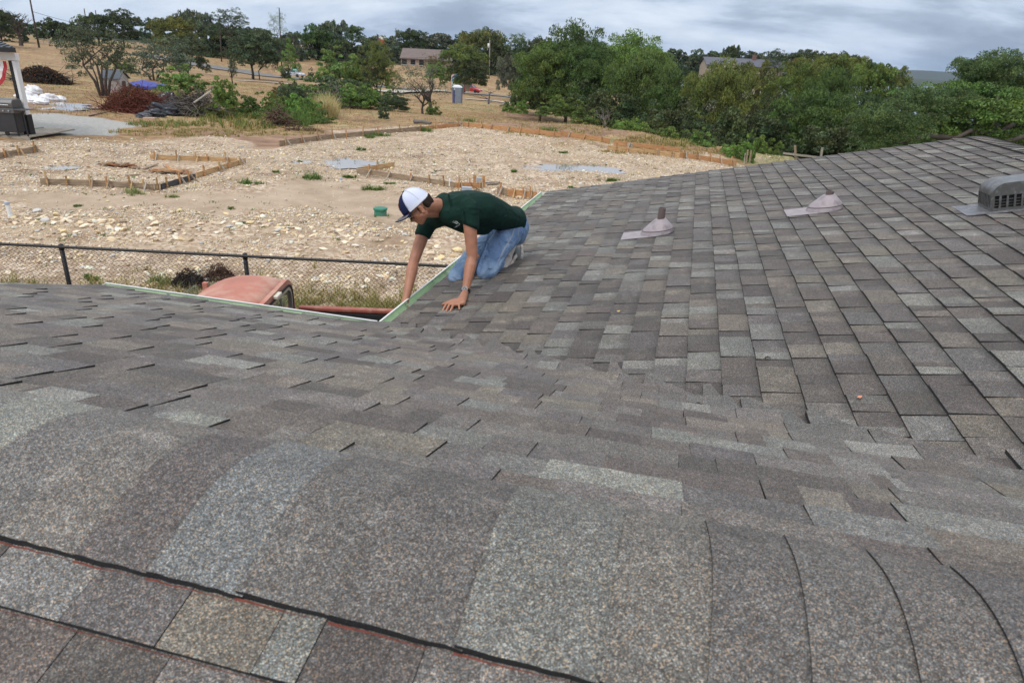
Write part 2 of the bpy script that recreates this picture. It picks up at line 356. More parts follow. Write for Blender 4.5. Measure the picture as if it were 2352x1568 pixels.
# near slope (A): courses climb in -d, tabs run along e
d0 = DA + .012; kk = 0
fA = lambda d, e: surfA(d, e)
while d0 > DR + .10:
    d1 = d0 - EXPO
    ecut0, ecut1 = e_val(d0) - .11, e_val(d1) - .11
    jg = rs.uniform(-.01, .02)
    hi = EL
    for x0, x1, up in run(min(ecut0, ecut1) - .2, hi, .10, .30):
        x1 = min(x1, hi)
        if d0 > DA - .3 and d0 > 3.3: pass
        lo0, lo1 = ecut0 + jg, ecut1 + jg + .0
        a0, a1 = max(x0, lo0), max(x0, lo1)
        if x1 - a0 < .05 and x1 - a1 < .05: continue
        a0 = min(a0, x1 - .03); a1 = min(a1, x1 - .03)
        nearv = a1 < e_val(d1) + .4; closeup = d0 < 1.5
        sk = rs.uniform(-.005, .005); j0, j1 = rs.uniform(-.002, .002), rs.uniform(-.002, .002)
        th = (.0105 if up else .0050) + rs.uniform(0, .0012)
        b0, b1 = (a0 + x1) / 2, x1
        n_sub = 1 if rs.random() < .75 else 2
        fr = [0, 1] if n_sub == 1 else [0, rs.uniform(.35, .65), 1]
        for q in range(len(fr) - 1):
            f0, f1 = fr[q], fr[q + 1]
            L0, R0 = a0 + (x1 - a0) * f0, a0 + (x1 - a0) * f1; L1, R1 = a1 + (x1 - a1) * f0, a1 + (x1 - a1) * f1
            piece(roofA, fA, [(d0 + j0, R0), (d0 + j1, L0), (d1 - .012, L1 + (sk if f0 == 0 and a1 == x0 else 0)), (d1 - .012, R1)], th,
                  (tone(1.2) if a1 == x0 and a0 == x0 else (.135 * rs.uniform(.95, 1.05), .128, .121)), 6 if nearv else 1, 8 if nearv else 4 if closeup else 1, base=.002 if nearv else 0.0, band=rs.choice([.0, .1, .2]))  # tabs paler than on the right slope: grazing sky sheen put into their tone
    d0 -= EXPO; kk += 1
# near flank: courses face the camera side
for i, db in enumerate((.567, .437, .307, .177, .047, -.083, -.213)):
    rng = [(x, y, u_) for x, y, u_ in run(-1.6, 2.4, .09, .2)]
    if i == 0:
        xs = [-1.6, -1.3, -1.02, -.8, -.55, -.33, -.12, .055, .255, .405, .47, .62, .78, .95, 1.15, 1.4, 1.75, 2.1, 2.4]
        rng = [(xs[q], xs[q + 1], q % 2) for q in range(len(xs) - 1)]
    for x0, x1, up in rng:
        piece(roofA, lambda d, e: smin(zA(d), zN(d), .045), [(db, x0), (db, x1 - .0015), (db + .16, x1 - .0015), (db + .16, x0)], .0075 if up else .0062, tone(1.08), 2, 2, band=.0, red=True)
# ridge caps of the near ridge
capx = [-2.3, -2.16, -2.03, -1.9, -1.77, -1.64, -1.51, -1.38, -1.25, -1.12, -.99, -.87, -.745, -.62, -.50, -.375, -.245, -.115, .018, .215, .40, .55, .70, .83, .98, 1.12, 1.27, 1.42, 1.57, 1.72, 1.87, 2.02, 2.17, 2.32, 2.47, 2.62, 2.77, 2.92, 3.07, 3.22, 3.37, 3.52, 3.67, EL]
def capz(d, e): return float(smin(zA(d), zN(d), .075)) + .009
tcap = {13: (.118, .112, .108), 14: (.126, .118, .110), 15: (.130, .124, .116), 16: (.112, .106, .100), 17: (.145, .138, .124), 18: (.150, .152, .140), 19: (.112, .106, .100), 20: (.124, .119, .112), 21: (.150, .156, .155), 22: (.108, .098, .094), 23: (.150, .142, .130), 24: (.14, .136, .13)}
for i in range(len(capx) - 1):
    x0, x1 = capx[i], capx[i + 1]
    col = tuple(c_ * 1.1 for c_ in (tcap.get(i, None) or tone(1.0))); vs = []; cs = []; fs = []; ms = []; nu, nv = 8, 14
    th0, th1 = (.0028, .0066)          # each cap laps the next one: its left end stands proud
    DL, DU = .655 + rs.uniform(-.002, .002), 1.035
    bend = rs.uniform(-.004, .004)
    for t in np.linspace(0, 1, nv + 1):
        for u in np.linspace(0, 1, nu + 1):
            d = DL + (DU - DL) * t + (rs.uniform(-.0012, .0012) if t == 0 else 0); ee = x0 - .012 + (x1 + .012 - x0) * u + (bend * math.sin(3.1 * t) if u in (0, 1) else 0)
            lf = th0 * (1 - u) + th1 * u - (.002 if u == 0 else 0)
            
            vs.append(P3(d, ee, capz(d, ee) + lf * (1 if t < .93 else .8))); cs.append((*col, 1))
    W_ = nu + 1
    for a in range(nv):
        for q in range(nu): fs.append((a * W_ + q, a * W_ + q + 1, (a + 1) * W_ + q + 1, (a + 1) * W_ + q)); ms.append(0)
    loop = [q for q in range(W_)] + [a * W_ + nu for a in range(1, nv + 1)] + [nv * W_ + q for q in range(nu - 1, -1, -1)] + [a * W_ for a in range(nv - 1, 0, -1)]
    low = {}
    for q in loop: low[q] = len(vs); vs.append(np.array(vs[q]) - UZ * (.016 if q < W_ else .009)); cs.append((.02, .02, .02, 1))
    for q in range(len(loop)):
        a, b = loop[q], loop[(q + 1) % len(loop)]; fs.append((a, low[a], low[b], b)); ms.append(1)
    for q in range(nu):                # red strip below the cap's long edge
        n0 = len(vs)
        for a in (q, q + 1): vs.append(np.array(vs[a]) - UZ * .0095 - DH * .0035); cs.append((0, 0, 0, 1))
        for a in (q, q + 1): vs.append(np.array(vs[a]) - UZ * .0175 - DH * .0060); cs.append((0, 0, 0, 1))
        fs.append((n0, n0 + 1, n0 + 3, n0 + 2)); ms.append(2)
    pieces.append(['ridge_cap', roofA, np.array(vs), fs, ms, cs])
# ridge caps of the far right ridge
x = -1.0
while x < DRK:
    x1 = min(x + .128, DRK); col = tone(1.1)
    vs = []; cs = []; fs = []; ms = []; nu = 8
    for s_ in (0, 1):
        d = (x, x1 + (.01 if s_ else 0))[s_]
        for q in range(nu + 1):
            ee = ERB + .15 - .30 * q / nu
            zz = float(smin(-S_ - SB * (ee - EB), -S_ - SB * (ERB - EB) + SB * (ee - ERB), .05)) + .012
            vs.append(P3(d, ee, zz + (.007 if s_ == 0 else .001))); cs.append((*col, 1))
    for q in range(nu): fs.append((q, q + 1, nu + 2 + q, nu + 1 + q)); ms.append(0)
    n0 = len(vs)
    for q in range(nu + 1): vs.append(vs[q] - UZ * .012); cs.append((.02, .02, .02, 1))
    for q in range(nu): fs.append((q, q + 1, n0 + q + 1, n0 + q)); ms.append(1)
    n1_ = len(vs)
    for q in (0, nu + 1): vs.append(vs[q] - UZ * .014); cs.append((.02, .02, .02, 1))
    fs.append((0, nu + 1, n1_ + 1, n1_)); ms.append(1)
    pieces.append(['ridge_cap', roofB, np.array(vs), fs, ms, cs]); x = x1
# the largest in the photograph become parts of their own, the rest one joined part per slope
def projected(v):
    r = v - CAM; dz = r @ _f; dz = np.maximum(dz, .03); x = (r @ CR) / dz; y = (r @ CU) / dz
    x = np.clip(x, -.75, .75); y = np.clip(y, -.5, .5)
    return (x.max() - x.min()) * (y.max() - y.min()) if dz.max() > .05 else 0
for p in pieces: p.append(projected(p[2]))
sh_ = sorted([p for p in pieces if p[0] == 'shingle'], key=lambda p: -p[-1]); alone = {id(p) for p in sh_[:300]}
def mesh_of(ps, name, org):
    V = []; F = []; Mi = []; C = []; b = 0
    for p in ps:
        V.append(p[2] - org); F += [tuple(i + b for i in f) for f in p[3]]; Mi += p[4]; C += p[5]; b += len(p[2])
    me = bpy.data.meshes.new(name); me.from_pydata(np.concatenate(V).tolist(), [], F); me.polygons.foreach_set('material_index', Mi)
    a = me.color_attributes.new('tone', 'FLOAT_COLOR', 'POINT'); a.data.foreach_set('color', np.array(C, np.float32).ravel())
    for m in (M_SH, M_ASPH, M_RED): me.materials.append(m)
    me.update(); return me
RI = Matrix.Translation(-HM)
def under(o, par):
    o.parent = par; return o
for p in pieces:
    if p[0] == 'ridge_cap' and p[-1] > 0 or id(p) in alone:
        org = p[2].mean(0); o = link(p[0], mesh_of([p], p[0], org)); o.location = org - np.array(HM) + np.array(HM); under(o, p[1]); alone.add(id(p))
for dk in (roofA, roofB):
    rest = [p for p in pieces if p[1] is dk and id(p) not in alone]
    o = link('shingles', mesh_of(rest, 'shingles', np.zeros(3))); under(o, dk); o['kind'] = 'stuff'
print('shingle pieces', len(pieces))

# ---- fascia, walls, gutters
def seg(d0, e0, d1, e1): return P3(d0, e0, 0), P3(d1, e1, 0)
ZE = -S_ - .015
fb = MB(); fb.beam(P3(DA - .03, EB - .02, ZE - .10), P3(DA - .03, EL - .02, ZE - .10), .02, .16)
hpart(fb.build('fascia', M_WHITE)); fb = MB(); fb.beam(P3(DA - .03, EB - .03, ZE - .10), P3(DRK - .02, EB - .03, ZE - .10), .02, .16); hpart(fb.build('fascia', M_WHITE))
fb = MB(); fb.beam(P3(-2.2, EL + .012, zN(-2.2) - .09), P3(DR, EL + .012, zN(DR) - .06), .02, .14); fb.beam(P3(DR, EL + .012, zA(DR) - .06), P3(DA, EL + .012, zA(DA) - .08), .02, .14); hpart(fb.build('rake_board', M_WHITE))
fb = MB(); fb.beam(P3(DRK + .012, EB, -S_ - .08), P3(DRK + .012, ERB, zB(ERB) - .07), .02, .14); fb.beam(P3(DRK + .012, ERB, zB(ERB) - .07), P3(DRK + .012, -7.6, float(zB(-7.6)) - .07), .02, .14); hpart(fb.build('rake_board', M_WHITE))
zg = -HC
def wall(d0, e0, d1, e1, top):
    a, b = P3(d0, e0, zg), P3(d1, e1, zg); x = (b - a) / np.linalg.norm(b - a)
    m = MB(); m.box(((a + b) / 2) + UZ * ((top - zg) / 2), (np.linalg.norm(b - a), .12, top - zg), (x, np.cross(UZ, x), UZ)); return hpart(m.build('wall', M_WALL))
wall(DA - .5, EB - .5, DA - .5, EL - .35, -S_ - .16); wall(DA - .44, EB - .5, DRK - .35, EB - .5, -S_ - .16)
wall(DRK - .35, EB - .56, DRK - .35, -7.0, -S_ - .2); wall(-1.9, EL - .35, DA - .56, EL - .35, -S_ - .2); wall(-1.9, -7.0, -1.9, EL - .4, -S_ - .2)
def gutter(p0, p1, outv):
    """K-style trough from p0 to p1, opening upwards, outv = horizontal direction away from the house"""
    p0, p1 = np.array(p0), np.array(p1); prof = [(.0, .0), (.0, -.10), (.045, -.10), (.075, -.072), (.112, -.022), (.118, -.002)]
    x = (p1 - p0) / np.linalg.norm(p1 - p0)
    root = MB()
    def sheet(m, pr, off=0):
        n = len(pr); vs = [p0 + outv * a + UZ * b for a, b in pr] + [p1 + outv * a + UZ * b for a, b in pr]
        m.add(vs, [(i, i + 1, n + i + 1, n + i) for i in range(n - 1)])
    inner = [(a + (.0015 if i < 3 else -.0015), b + .0015) for i, (a, b) in enumerate(prof)]
    sheet(root, prof); g = hpart(root.build('gutter', M_WHITE))
    m = MB(); sheet(m, inner); o = m.build('trough_lining', M_GREEN); o.parent = g
    for p in (p0, p1):
        m = MB(); m.prism([p + outv * a + UZ * b for a, b in prof], x * (.003 if p is p1 else -.003)); m.build('end_cap', M_WHITE).parent = g
    m = MB(); m.beam(p0 + outv * .113 + UZ * .002, p1 + outv * .113 + UZ * .002, .011, .006); m.build('rolled_lip', M_WHITE).parent = g
    Ln = np.linalg.norm(p1 - p0); n = int(Ln / .75)
    for i in range(n):
        c = p0 + x * (Ln * (i + .5) / n); m = MB(); m.beam(c + outv * .0 + UZ * -.012, c + outv * .108 + UZ * -.01, .014, .0025); m.build('hanger_strap', M_METAL).parent = g
    return g
M_METAL = plain('galvanised_steel', (.42, .43, .44), .38, .8)
gA = gutter(P3(DA - .012, EL + .02, ZE), P3(DA - .012, EB + .12, ZE), DH); tag(gA, 'left white gutter with pale green trough along the near slope')
gB = gutter(P3(DA + .10, EB - .012, ZE), P3(DRK, EB - .012, ZE), EH); tag(gB, 'right white gutter with pale green trough where the man reaches in')

# ---- things bolted to the right slope
def onB(u, v, lift=0.0, full=False):
    if full: u, v = u * .91875, v * .91875
    r = ray(u, v); n = EH * SB + UZ; c = -S_ + SB * EB + lift; return CAM + r * (c / (r @ n))
NBv = (EH * SB + UZ) / np.linalg.norm(EH * SB + UZ); UPB = -EH + UZ * SB; UPB /= np.linalg.norm(UPB); SLB = (UPB, DH, NBv)   # up-slope, along, normal
M_BOOT = plain('mauve_flashing_paint', (.30, .26, .275), .5, var=.15, scale=20, dirt=(.20, .17, .18), dscale=14)
M_PIPE = plain('brown_painted_pipe', (.13, .095, .09), .5, var=.2, scale=12)
def vent_pipe(cu, cv, lab, r=.029, h=.13, rb=.122):
    c = onB(cu, cv, .010, True)
    root = hpart(empty('vent_pipe', c)); tag(root, lab)
    loc = lambda o: (setattr(o, 'parent', root), setattr(o, 'matrix_parent_inverse', Matrix.Identity(4)))
    m = MB(); m.box(-UPB * .15, (.30, .26, .004), SLB); o = m.build('flashing_plate', M_BOOT); loc(o)
    m = MB(); n = 24; vs = []; rings = [(1, 0), (.97, .018), (.86, .045), (.66, .072), (.48, .094), (.36, .108), (.33, .113)]
    top = UZ * .125
    for f_, h_ in rings:
        t = h_ / .1
        for k in range(n):
            q = 2 * math.pi * k / n; base = (UPB * math.cos(q) * (1.25 if math.cos(q) < 0 else .95) + DH * math.sin(q)) * rb * f_
            vs.append(base + NBv * .0 + UZ * h_ * 1.0 + UPB * 0.0)
    fs = [(i * n + k, i * n + (k + 1) % n, (i + 1) * n + (k + 1) % n, (i + 1) * n + k) for i in range(len(rings) - 1) for k in range(n)] + [tuple((len(rings) - 1) * n + k for k in range(n))]
    m.add(vs, fs); o = m.build('boot_cone', M_BOOT, smooth=True); loc(o)
    m = MB(); m.lathe((0, 0, 0), [(r, .07), (r, .07 + h), (r * .82, .07 + h), (r * .82, .07 + h - .04)], 18); o = m.build('pipe', M_PIPE, smooth=False, auto=True); loc(o)
    pts = [(UPB * math.cos(q) * (1.25 if math.cos(q) < 0 else .95) + DH * math.sin(q)) * rb * .93 + UZ * .032 for q in np.linspace(0, 2 * math.pi, 25)]
    m = MB(); m.tube(pts, .003, 5); o = m.build('sealant_bead', M_PIPE); loc(o)
vent_pipe(1648, 581, 'nearer brown vent pipe in a mauve cone flashing, left of the other one')
vent_pipe(2066, 522, 'farther brown vent pipe in a mauve cone flashing, between the first pipe and the box vent', h=.07)
M_VENT = plain('grey_vent_plastic', (.085, .083, .08), .32, var=.06, dirt=(.16, .16, .16), dscale=26)
M_VENTIN = plain('dark_vent_inside', (.008, .008, .009), .8)
M_FLASH = plain('grey_metal_flashing', (.13, .13, .14), .45, .2, var=.15, dirt=(.26, .26, .28), dscale=22)
def box_vent():
    c0 = onB(2443, 514.5, .008, True); c1 = onB(2478, 531, .008, True); w_ = np.linalg.norm(c0 - c1); print('vent width', w_)
    root = hpart(empty('box_vent', c1)); tag(root, 'dark grey box roof vent with rounded hood and slotted sides, near the right ridge')
    X, Y_, Z_ = UPB, DH, NBv; Ln, H_ = .72, .185; rr_ = .055
    def P(a, b, c): return X * a + Y_ * b + Z_ * c
    prof = [(0, .0), (0, H_ - rr_ * 1.3)] + [(rr_ * 1.6 * (1 - math.cos(q)), H_ - rr_ * 1.3 + rr_ * 1.3 * math.sin(q)) for q in np.linspace(.15, math.pi / 2, 9)] + [(Ln, H_), (Ln, 0)]
    zlow, zhi = .022, .100
    # hood shell: curved cover down to the louvre band, posts and bottom rail
    hood = [p for p in prof if p[1] >= H_ - rr_ * 1.3 - 1e-6]
    out = hood + [(Ln, .104)] ; out = [(0, .104)] + out
    m = MB(); vs0 = [P(a, -.0, c) for a, c in out]; vs1 = [P(a, w_, c) for a, c in out]; n = len(out)
    m.add(vs0 + vs1, [(i, i + 1, n + i + 1, n + i) for i in range(n - 1)] + [tuple(range(n)), tuple(range(2 * n - 1, n - 1, -1))])
    o = m.build('hood', M_VENT, root, auto=True)
    m = MB(); m.box(P(Ln / 2, w_ / 2, .011), (Ln, w_, .022), (X, Y_, Z_)); m.build('base_rail', M_VENT, root)
    m = MB(); m.box(P(Ln / 2, w_ / 2, .055), (Ln - .03, w_ - .03, .095), (X, Y_, Z_)); m.build('dark_core', M_VENTIN, root)
    npost = 17
    for i in range(npost + 1):
        for b in (0.004, w_ - .004):
            m = MB(); m.box(P(.006 + (Ln - .012) * i / npost, b, .063), (.012 if 0 < i < npost else .02, .008, .084), (X, Y_, Z_)); m.build('louvre_post', M_VENT, root)
    for i in range(1, 9):
        m = MB(); m.box(P(.004, w_ * i / 9, .063), (.008, .012, .084), (X, Y_, Z_)); m.build('louvre_post', M_VENT, root)
    for k in range(3):
        m = MB(); m.box(P(Ln / 2, .010, .038 + .019 * k), (Ln, .004, .003), (X, Y_, Z_)); m.box(P(.010, w_ / 2, .038 + .019 * k), (.004, w_, .003), (X, Y_, Z_)); m.build('louvre_slat', M_VENT, root).__setitem__('kind', 'stuff')
    m = MB(); m.box(P(Ln / 2 - .07, w_ / 2 + .0, .002), (Ln + .16, w_ + .08, .004), (X, Y_, Z_)); m.build('flashing_plate', M_FLASH, root)
box_vent()
# a few leaves and twigs blown on to the roof
M_LEAF = plain('fallen_leaf', (.35, .12, .05), .6, var=.3, scale=40); M_TWIG = plain('dark_twig', (.02, .017, .014), .9)
for fu, fv, nm, cu_ in ((1670, 981, 'orange', 1), (1546, 778, 'yellow', 1), (2149, 992, 'pale orange', 1), (2472, 1163, 'rust', 1), (2493, 553, 'dark rust', 1), (1752, 1010, 'curled brown', 0), (1919, 894, 'black', 0)):
    on_a = fv > 970 and fu < 2000
    p = onB(fu, fv, .016, True)
    if on_a: p = CAM + ray(fu * .91875, fv * .91875) * 1; r = ray(fu * .91875, fv * .91875); nA = DH * SA + UZ; tB = (-S_ + SB * EB + .016) / (r @ (EH * SB + UZ)); tA = (-S_ + SA * DA + .016) / (r @ nA); p = CAM + r * min(tA, tB)
    m = MB()
    if cu_: m.add([np.array(q) * .009 for q in ((-1.6, 0, .1), (-.6, .8, .35), (.9, .7, .15), (1.7, 0, .5), (.8, -.7, .2), (-.7, -.7, .1), (0, 0, -.1))], [(0, 1, 6), (1, 2, 6), (2, 3, 6), (3, 4, 6), (4, 5, 6), (5, 0, 6)])
    else: m.tube([np.array(q) * .012 for q in ((-1.2, 0, 0), (0, .3, .15), (.9, -.2, .1), (1.5, .4, .2))], [.0035, .003, .0025, .001], 5)
    o = m.build('fallen_leaf' if cu_ else 'twig', (plain('leaf_' + nm, {'orange': (.6, .16, .06), 'yellow': (.6, .42, .07), 'pale orange': (.6, .24, .14), 'rust': (.5, .14, .07), 'dark rust': (.25, .05, .02)}[nm], .6) if cu_ else M_TWIG)); o.location = p; o.rotation_euler = (0, .1, R_.uniform(0, 6))
    tag(o, nm + {1: ' fallen leaf on the grey shingles', 0: ' twig on the grey shingles'}[cu_] + {981: ' beside the valley', 778: ' in the middle of the right slope', 992: ' low on the right slope', 1163: ' at the lower right edge', 553: ' below the box vent', 1010: ' at the foot of the valley', 894: ' on the right slope'}[fv], 'leaf' if cu_ else 'twig')
# ================================================================ TERRAIN
def cp(u, v, Y): p = at(u, v, Y); return tuple(p)
CTRL = [(-8, 0, .1), (8, 0, .05), (0, 4, .1), (-14, 4, .25), (0, -20, .1), (30, -20, -2), (-30, -20, 1), (-6, 9, .12), (-2, 9, .08), (4, 9, 0), (14, 10, -.6), (22, 8, -2.4),
        (-3, 6.6, .0), (14, 22, -1.2), (9, 30, -.4)]
CTRL += [cp(*q) for q in ((0, 555, 12.9), (250, 500, 15.2), (600, 520, 15), (900, 500, 16.4), (40, 480, 15.4), (230, 430, 18), (390, 437, 18), (560, 378, 22.5), (345, 366, 22), (0, 364, 20.5), (90, 347, 22), (75, 316, 24), (-200, 316, 20),
        (640, 337, 27.5), (200, 290, 29), (1060, 292, 39), (1400, 347, 31.6), (1690, 379, 29), (1150, 445, 20.5), (1240, 455, 19.8), (820, 398, 22.5),
        (880, 277, 43), (1000, 265, 52), (400, 262, 39), (240, 222, 48), (90, 235, 38), (100, 192, 58), (50, 106, 130), (-200, 100, 120), (200, 97, 175), (330, 187, 70), (500, 126, 180), (590, 175, 140), (675, 178, 148), (820, 151, 185),
        (1050, 241, 92), (1080, 215, 145), (1150, 190, 170), (1123, 176, 182), (1290, 236, 128), (1400, 250, 118), (1150, 165, 230), (700, 240, 60), (535, 185, 95), (1230, 252, 85), (1363, 284, 45), (1480, 305, 39), (1560, 335, 34), (1640, 358, 31.5), (1820, 352, 35.5))]
CTRL += [(8.5, 40, -.3), (13, 34, -.6), (17, 32, -2.6), (12, 46, -2.2), (20, 42, -4.5), (14, 60, -4.2), (32, 40, -8.5), (40, 60, -11), (25, 80, -7), (60, 100, -14), (40, 130, -9), (26, 20, -4), (40, 10, -8), (60, 40, -16), (100, 80, -22), (200, 200, -27), (400, 600, -27), (120, 300, -14), (60, 300, -7),
         (0, 400, -1.5), (-250, 400, 4), (-200, 150, 3.5), (200, 900, -26), (1500, 1500, -27), (0, 1500, -4), (-1500, 1500, 2), (0, 6000, -12), (5000, 5000, -27), (-6000, 5000, 0), (3000, 0, -27), (-3000, -500, 2), (0, -3000, -5)]
CT = np.array(CTRL)
def _phi(r): return r
_n = len(CT); _A = np.zeros((_n + 3, _n + 3)); _D = np.hypot(CT[:, None, 0] - CT[None, :, 0], CT[:, None, 1] - CT[None, :, 1])
_A[:_n, :_n] = _phi(_D) - np.eye(_n) * .6; _A[:_n, _n] = 1; _A[:_n, _n + 1:] = CT[:, :2]; _A[_n, :_n] = 1; _A[_n + 1:, :_n] = CT[:, :2].T
_W = np.linalg.solve(_A, np.concatenate([CT[:, 2], np.zeros(3)]))
def _vn(x, y, s, seed=0):               # cheap value noise
    x = np.asarray(x) / s + seed * 17.3; y = np.asarray(y) / s - seed * 9.1; xi = np.floor(x); yi = np.floor(y); fx = x - xi; fy = y - yi; fx = fx * fx * (3 - 2 * fx); fy = fy * fy * (3 - 2 * fy)
    h = lambda a, b: np.modf(np.abs(np.sin(a * 127.1 + b * 311.7 + seed) * 43758.5453))[0]
    return (h(xi, yi) * (1 - fx) + h(xi + 1, yi) * fx) * (1 - fy) + (h(xi, yi + 1) * (1 - fx) + h(xi + 1, yi + 1) * fx) * fy
def terr(x, y):
    x = np.atleast_1d(np.asarray(x, float)); y = np.atleast_1d(np.asarray(y, float)); z = np.zeros_like(x) + _W[_n] + _W[_n + 1] * x + _W[_n + 2] * y
    for i in range(_n): z += _W[i] * np.hypot(x - CT[i, 0], y - CT[i, 1])
    near = np.clip((26 - np.hypot(x + 2, y - 14)) / 12, 0, 1)
    z += near * ((_vn(x, y, 2.2, 1) - .5) * .16 + (_vn(x, y, .8, 2) - .5) * .06)
    far_ = 1 - near
    z += far_ * ((_vn(x, y, 7, 3) - .5) * .22)
    return z
def T1(x, y): return float(terr(x, y)[0])
def G(u, v, y0=8.0, y1=400.0):          # the point of the ground seen at (u, v)
    r = ray(u, v); ys = np.geomspace(y0, y1, 500); p = CAM[None] + ys[:, None] * r[None]; dz = p[:, 2] - terr(p[:, 0], p[:, 1])
    i = np.where(dz < 0)[0]
    if len(i) == 0: return p[-1] * [1, 1, 0] + UZ * T1(p[-1][0], p[-1][1])
    i = i[0]
    if i == 0: return p[0]
    t = dz[i - 1] / (dz[i - 1] - dz[i]); q = p[i - 1] * (1 - t) + p[i] * t; return q
def onG(x, y, dz=0): return np.array([x, y, T1(x, y) + dz])

def inpoly(x, y, poly):
    x = np.asarray(x); y = np.asarray(y); c = np.zeros(x.shape, bool); n = len(poly)
    for i in range(n):
        x0, y0 = poly[i][:2]; x1, y1 = poly[(i + 1) % n][:2]
        if y0 == y1: continue
        k = ((y0 > y) != (y1 > y)) & (x < (x1 - x0) * (y - y0) / (y1 - y0) + x0); c ^= k
    return c
def zone(poly_px, x, y, soft=.6, wob=1.2, seed=0, world=False):
    P = [p if world else G(*p)[:2] for p in poly_px]
    xx = x + (_vn(x, y, wob * 1.6, 10 + seed) - .5) * wob * 2; yy = y + (_vn(x, y, wob * 1.6, 20 + seed) - .5) * wob * 2
    acc = np.zeros(np.shape(x))
    for dx, dy in ((0, 0), (soft, 0), (-soft, 0), (0, soft), (0, -soft)): acc += inpoly(xx + dx, yy + dy, P)
    return acc / 5
ZP = {
 'lime': [(-500, 340), (-100, 335), (0, 335), (90, 318), (330, 318), (520, 312), (600, 345), (640, 340), (720, 322), (860, 300), (980, 286), (1060, 290), (1240, 312), (1400, 345), (1720, 379)],
 'grey': [(82, 262), (180, 264), (335, 287), (300, 300), (250, 309), (60, 314), (60, 280)],
 'dirt1': [(330, 292), (500, 300), (760, 300), (950, 282), (800, 318), (640, 345), (560, 345), (520, 315), (400, 300), (300, 306)],
 'dirt2': [(1060, 282), (1150, 258), (1230, 270), (1380, 310), (1440, 330), (1400, 342), (1240, 308), (1090, 288)],
 'dirt3': [(230, 232), (330, 262), (290, 275), (90, 258), (-100, 250), (-100, 228), (100, 240)],
 'sand1': [(-100, 448), (400, 445), (560, 430), (700, 400), (780, 425), (900, 440), (960, 470), (900, 520), (700, 470), (520, 500), (380, 470), (180, 480), (0, 478), (-100, 475)],
 'sand2': [(560, 345), (700, 350), (760, 372), (700, 392), (600, 400), (540, 380)],
 'brown1': [(360, 520), (520, 505), (640, 520), (560, 545), (420, 560), (300, 575)],
 'green1': [(115, 88), (240, 92), (250, 101), (120, 97)],
 'pud1': [(735, 371), (790, 362), (860, 368), (882, 378), (850, 388), (780, 386)],
 'pud2': [(1195, 378), (1270, 373), (1400, 384), (1420, 392), (1300, 392), (1215, 388)],
 'pud3': [(72, 244), (120, 236), (200, 246), (110, 252)],
 'pud4': [(95, 384), (140, 378), (190, 384), (150, 390)], 'pud5': [(668, 372), (700, 368), (715, 372), (690, 376)]}
lx = np.concatenate([-np.geomspace(7000, 62, 26), np.arange(-60, -22, .9), np.arange(-22, 16, .22), np.arange(16, 60, .9), np.geomspace(61, 7000, 26)])
ly = np.concatenate([-np.geomspace(4000, 3, 20), np.arange(-2, 8, 1.0), np.arange(8, 34, .22), np.arange(34, 70, .5), np.arange(70, 230, 1.6), np.geomspace(232, 9000, 40)])
X, Y = np.meshgrid(lx, ly); xf, yf = X.ravel(), Y.ravel(); Zt = terr(xf, yf)
lime = zone(ZP['lime'] + [(1900, 420), (1900, 560), (-600, 560)], xf, yf, .5, 1.4, 1)
yard = inpoly(xf, yf, [(-40, -12), (9, -12), (9, 20), (6, 26), (-40, 18)]).astype(float)
lime = np.maximum(lime, yard)
dirt = np.clip(zone(ZP['dirt1'], xf, yf, .8, 1.5, 2) + zone(ZP['dirt2'], xf, yf, 1.2, 2.5, 3) + zone(ZP['dirt3'], xf, yf, 1, 2, 4) + zone(ZP['brown1'], xf, yf, .5, 1, 8) * .7, 0, 1)
sand = np.clip(zone(ZP['sand1'], xf, yf, .5, 1.0, 5) + zone(ZP['sand2'], xf, yf, .5, 1.2, 6), 0, 1)
grey = zone(ZP['grey'], xf, yf, .4, .7, 7)
green = zone(ZP['green1'], xf, yf, 3, 3, 9)
ravine = np.clip((xf - (6 + .28 * np.maximum(yf - 30, 0))) / 5, 0, 1) * ((yf > 5) & (yf < 160))
green = np.maximum(green, np.clip(ravine, 0, 1) * .6)
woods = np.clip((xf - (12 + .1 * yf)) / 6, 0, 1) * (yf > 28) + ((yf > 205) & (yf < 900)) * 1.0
strip = inpoly(xf, yf, [(-30, 9.0), (0, 9.0), (0, 10.4), (-30, 11.0)]) * (.35 + .65 * _vn(xf, yf, .9, 31)); under_ = inpoly(xf, yf, [(-30, -12), (10, -12), (10, 9), (-30, 9)]) * .75
wet = np.clip(sum(zone(ZP[k], xf, yf, .3, .5, 11 + i) for i, k in enumerate(('pud1', 'pud2', 'pud3', 'pud4'))), 0, 1)
PUDZ = {}
for k_ in ('pud1', 'pud2', 'pud3', 'pud4', 'pud5'):
    P_ = np.array([G(*p) for p in ZP[k_]]); PUDZ[k_] = float(np.percentile(P_[:, 2], 30))
    c_ = P_[:, :2].mean(0); big = c_ + (P_[:, :2] - c_) * 1.35; f_ = inpoly(xf, yf, big) * .6 + inpoly(xf, yf, c_ + (P_[:, :2] - c_) * 1.15) * .4
    Zt = Zt * (1 - f_) + (PUDZ[k_] - .02 + .05 * (_vn(xf, yf, .7, 61) - .35)) * f_
V = np.stack([xf, yf, Zt], 1)
nx, ny = len(lx), len(ly); ii = np.arange((ny - 1) * (nx - 1)); r_ = ii // (nx - 1); c_ = ii % (nx - 1); b0 = r_ * nx + c_
F = np.stack([b0, b0 + 1, b0 + nx + 1, b0 + nx], 1)
gme = np_mesh('ground', V, F, np.stack([lime, dirt, np.maximum(green, np.maximum(strip * .8, under_ * .5))], 1), 'zone_a')
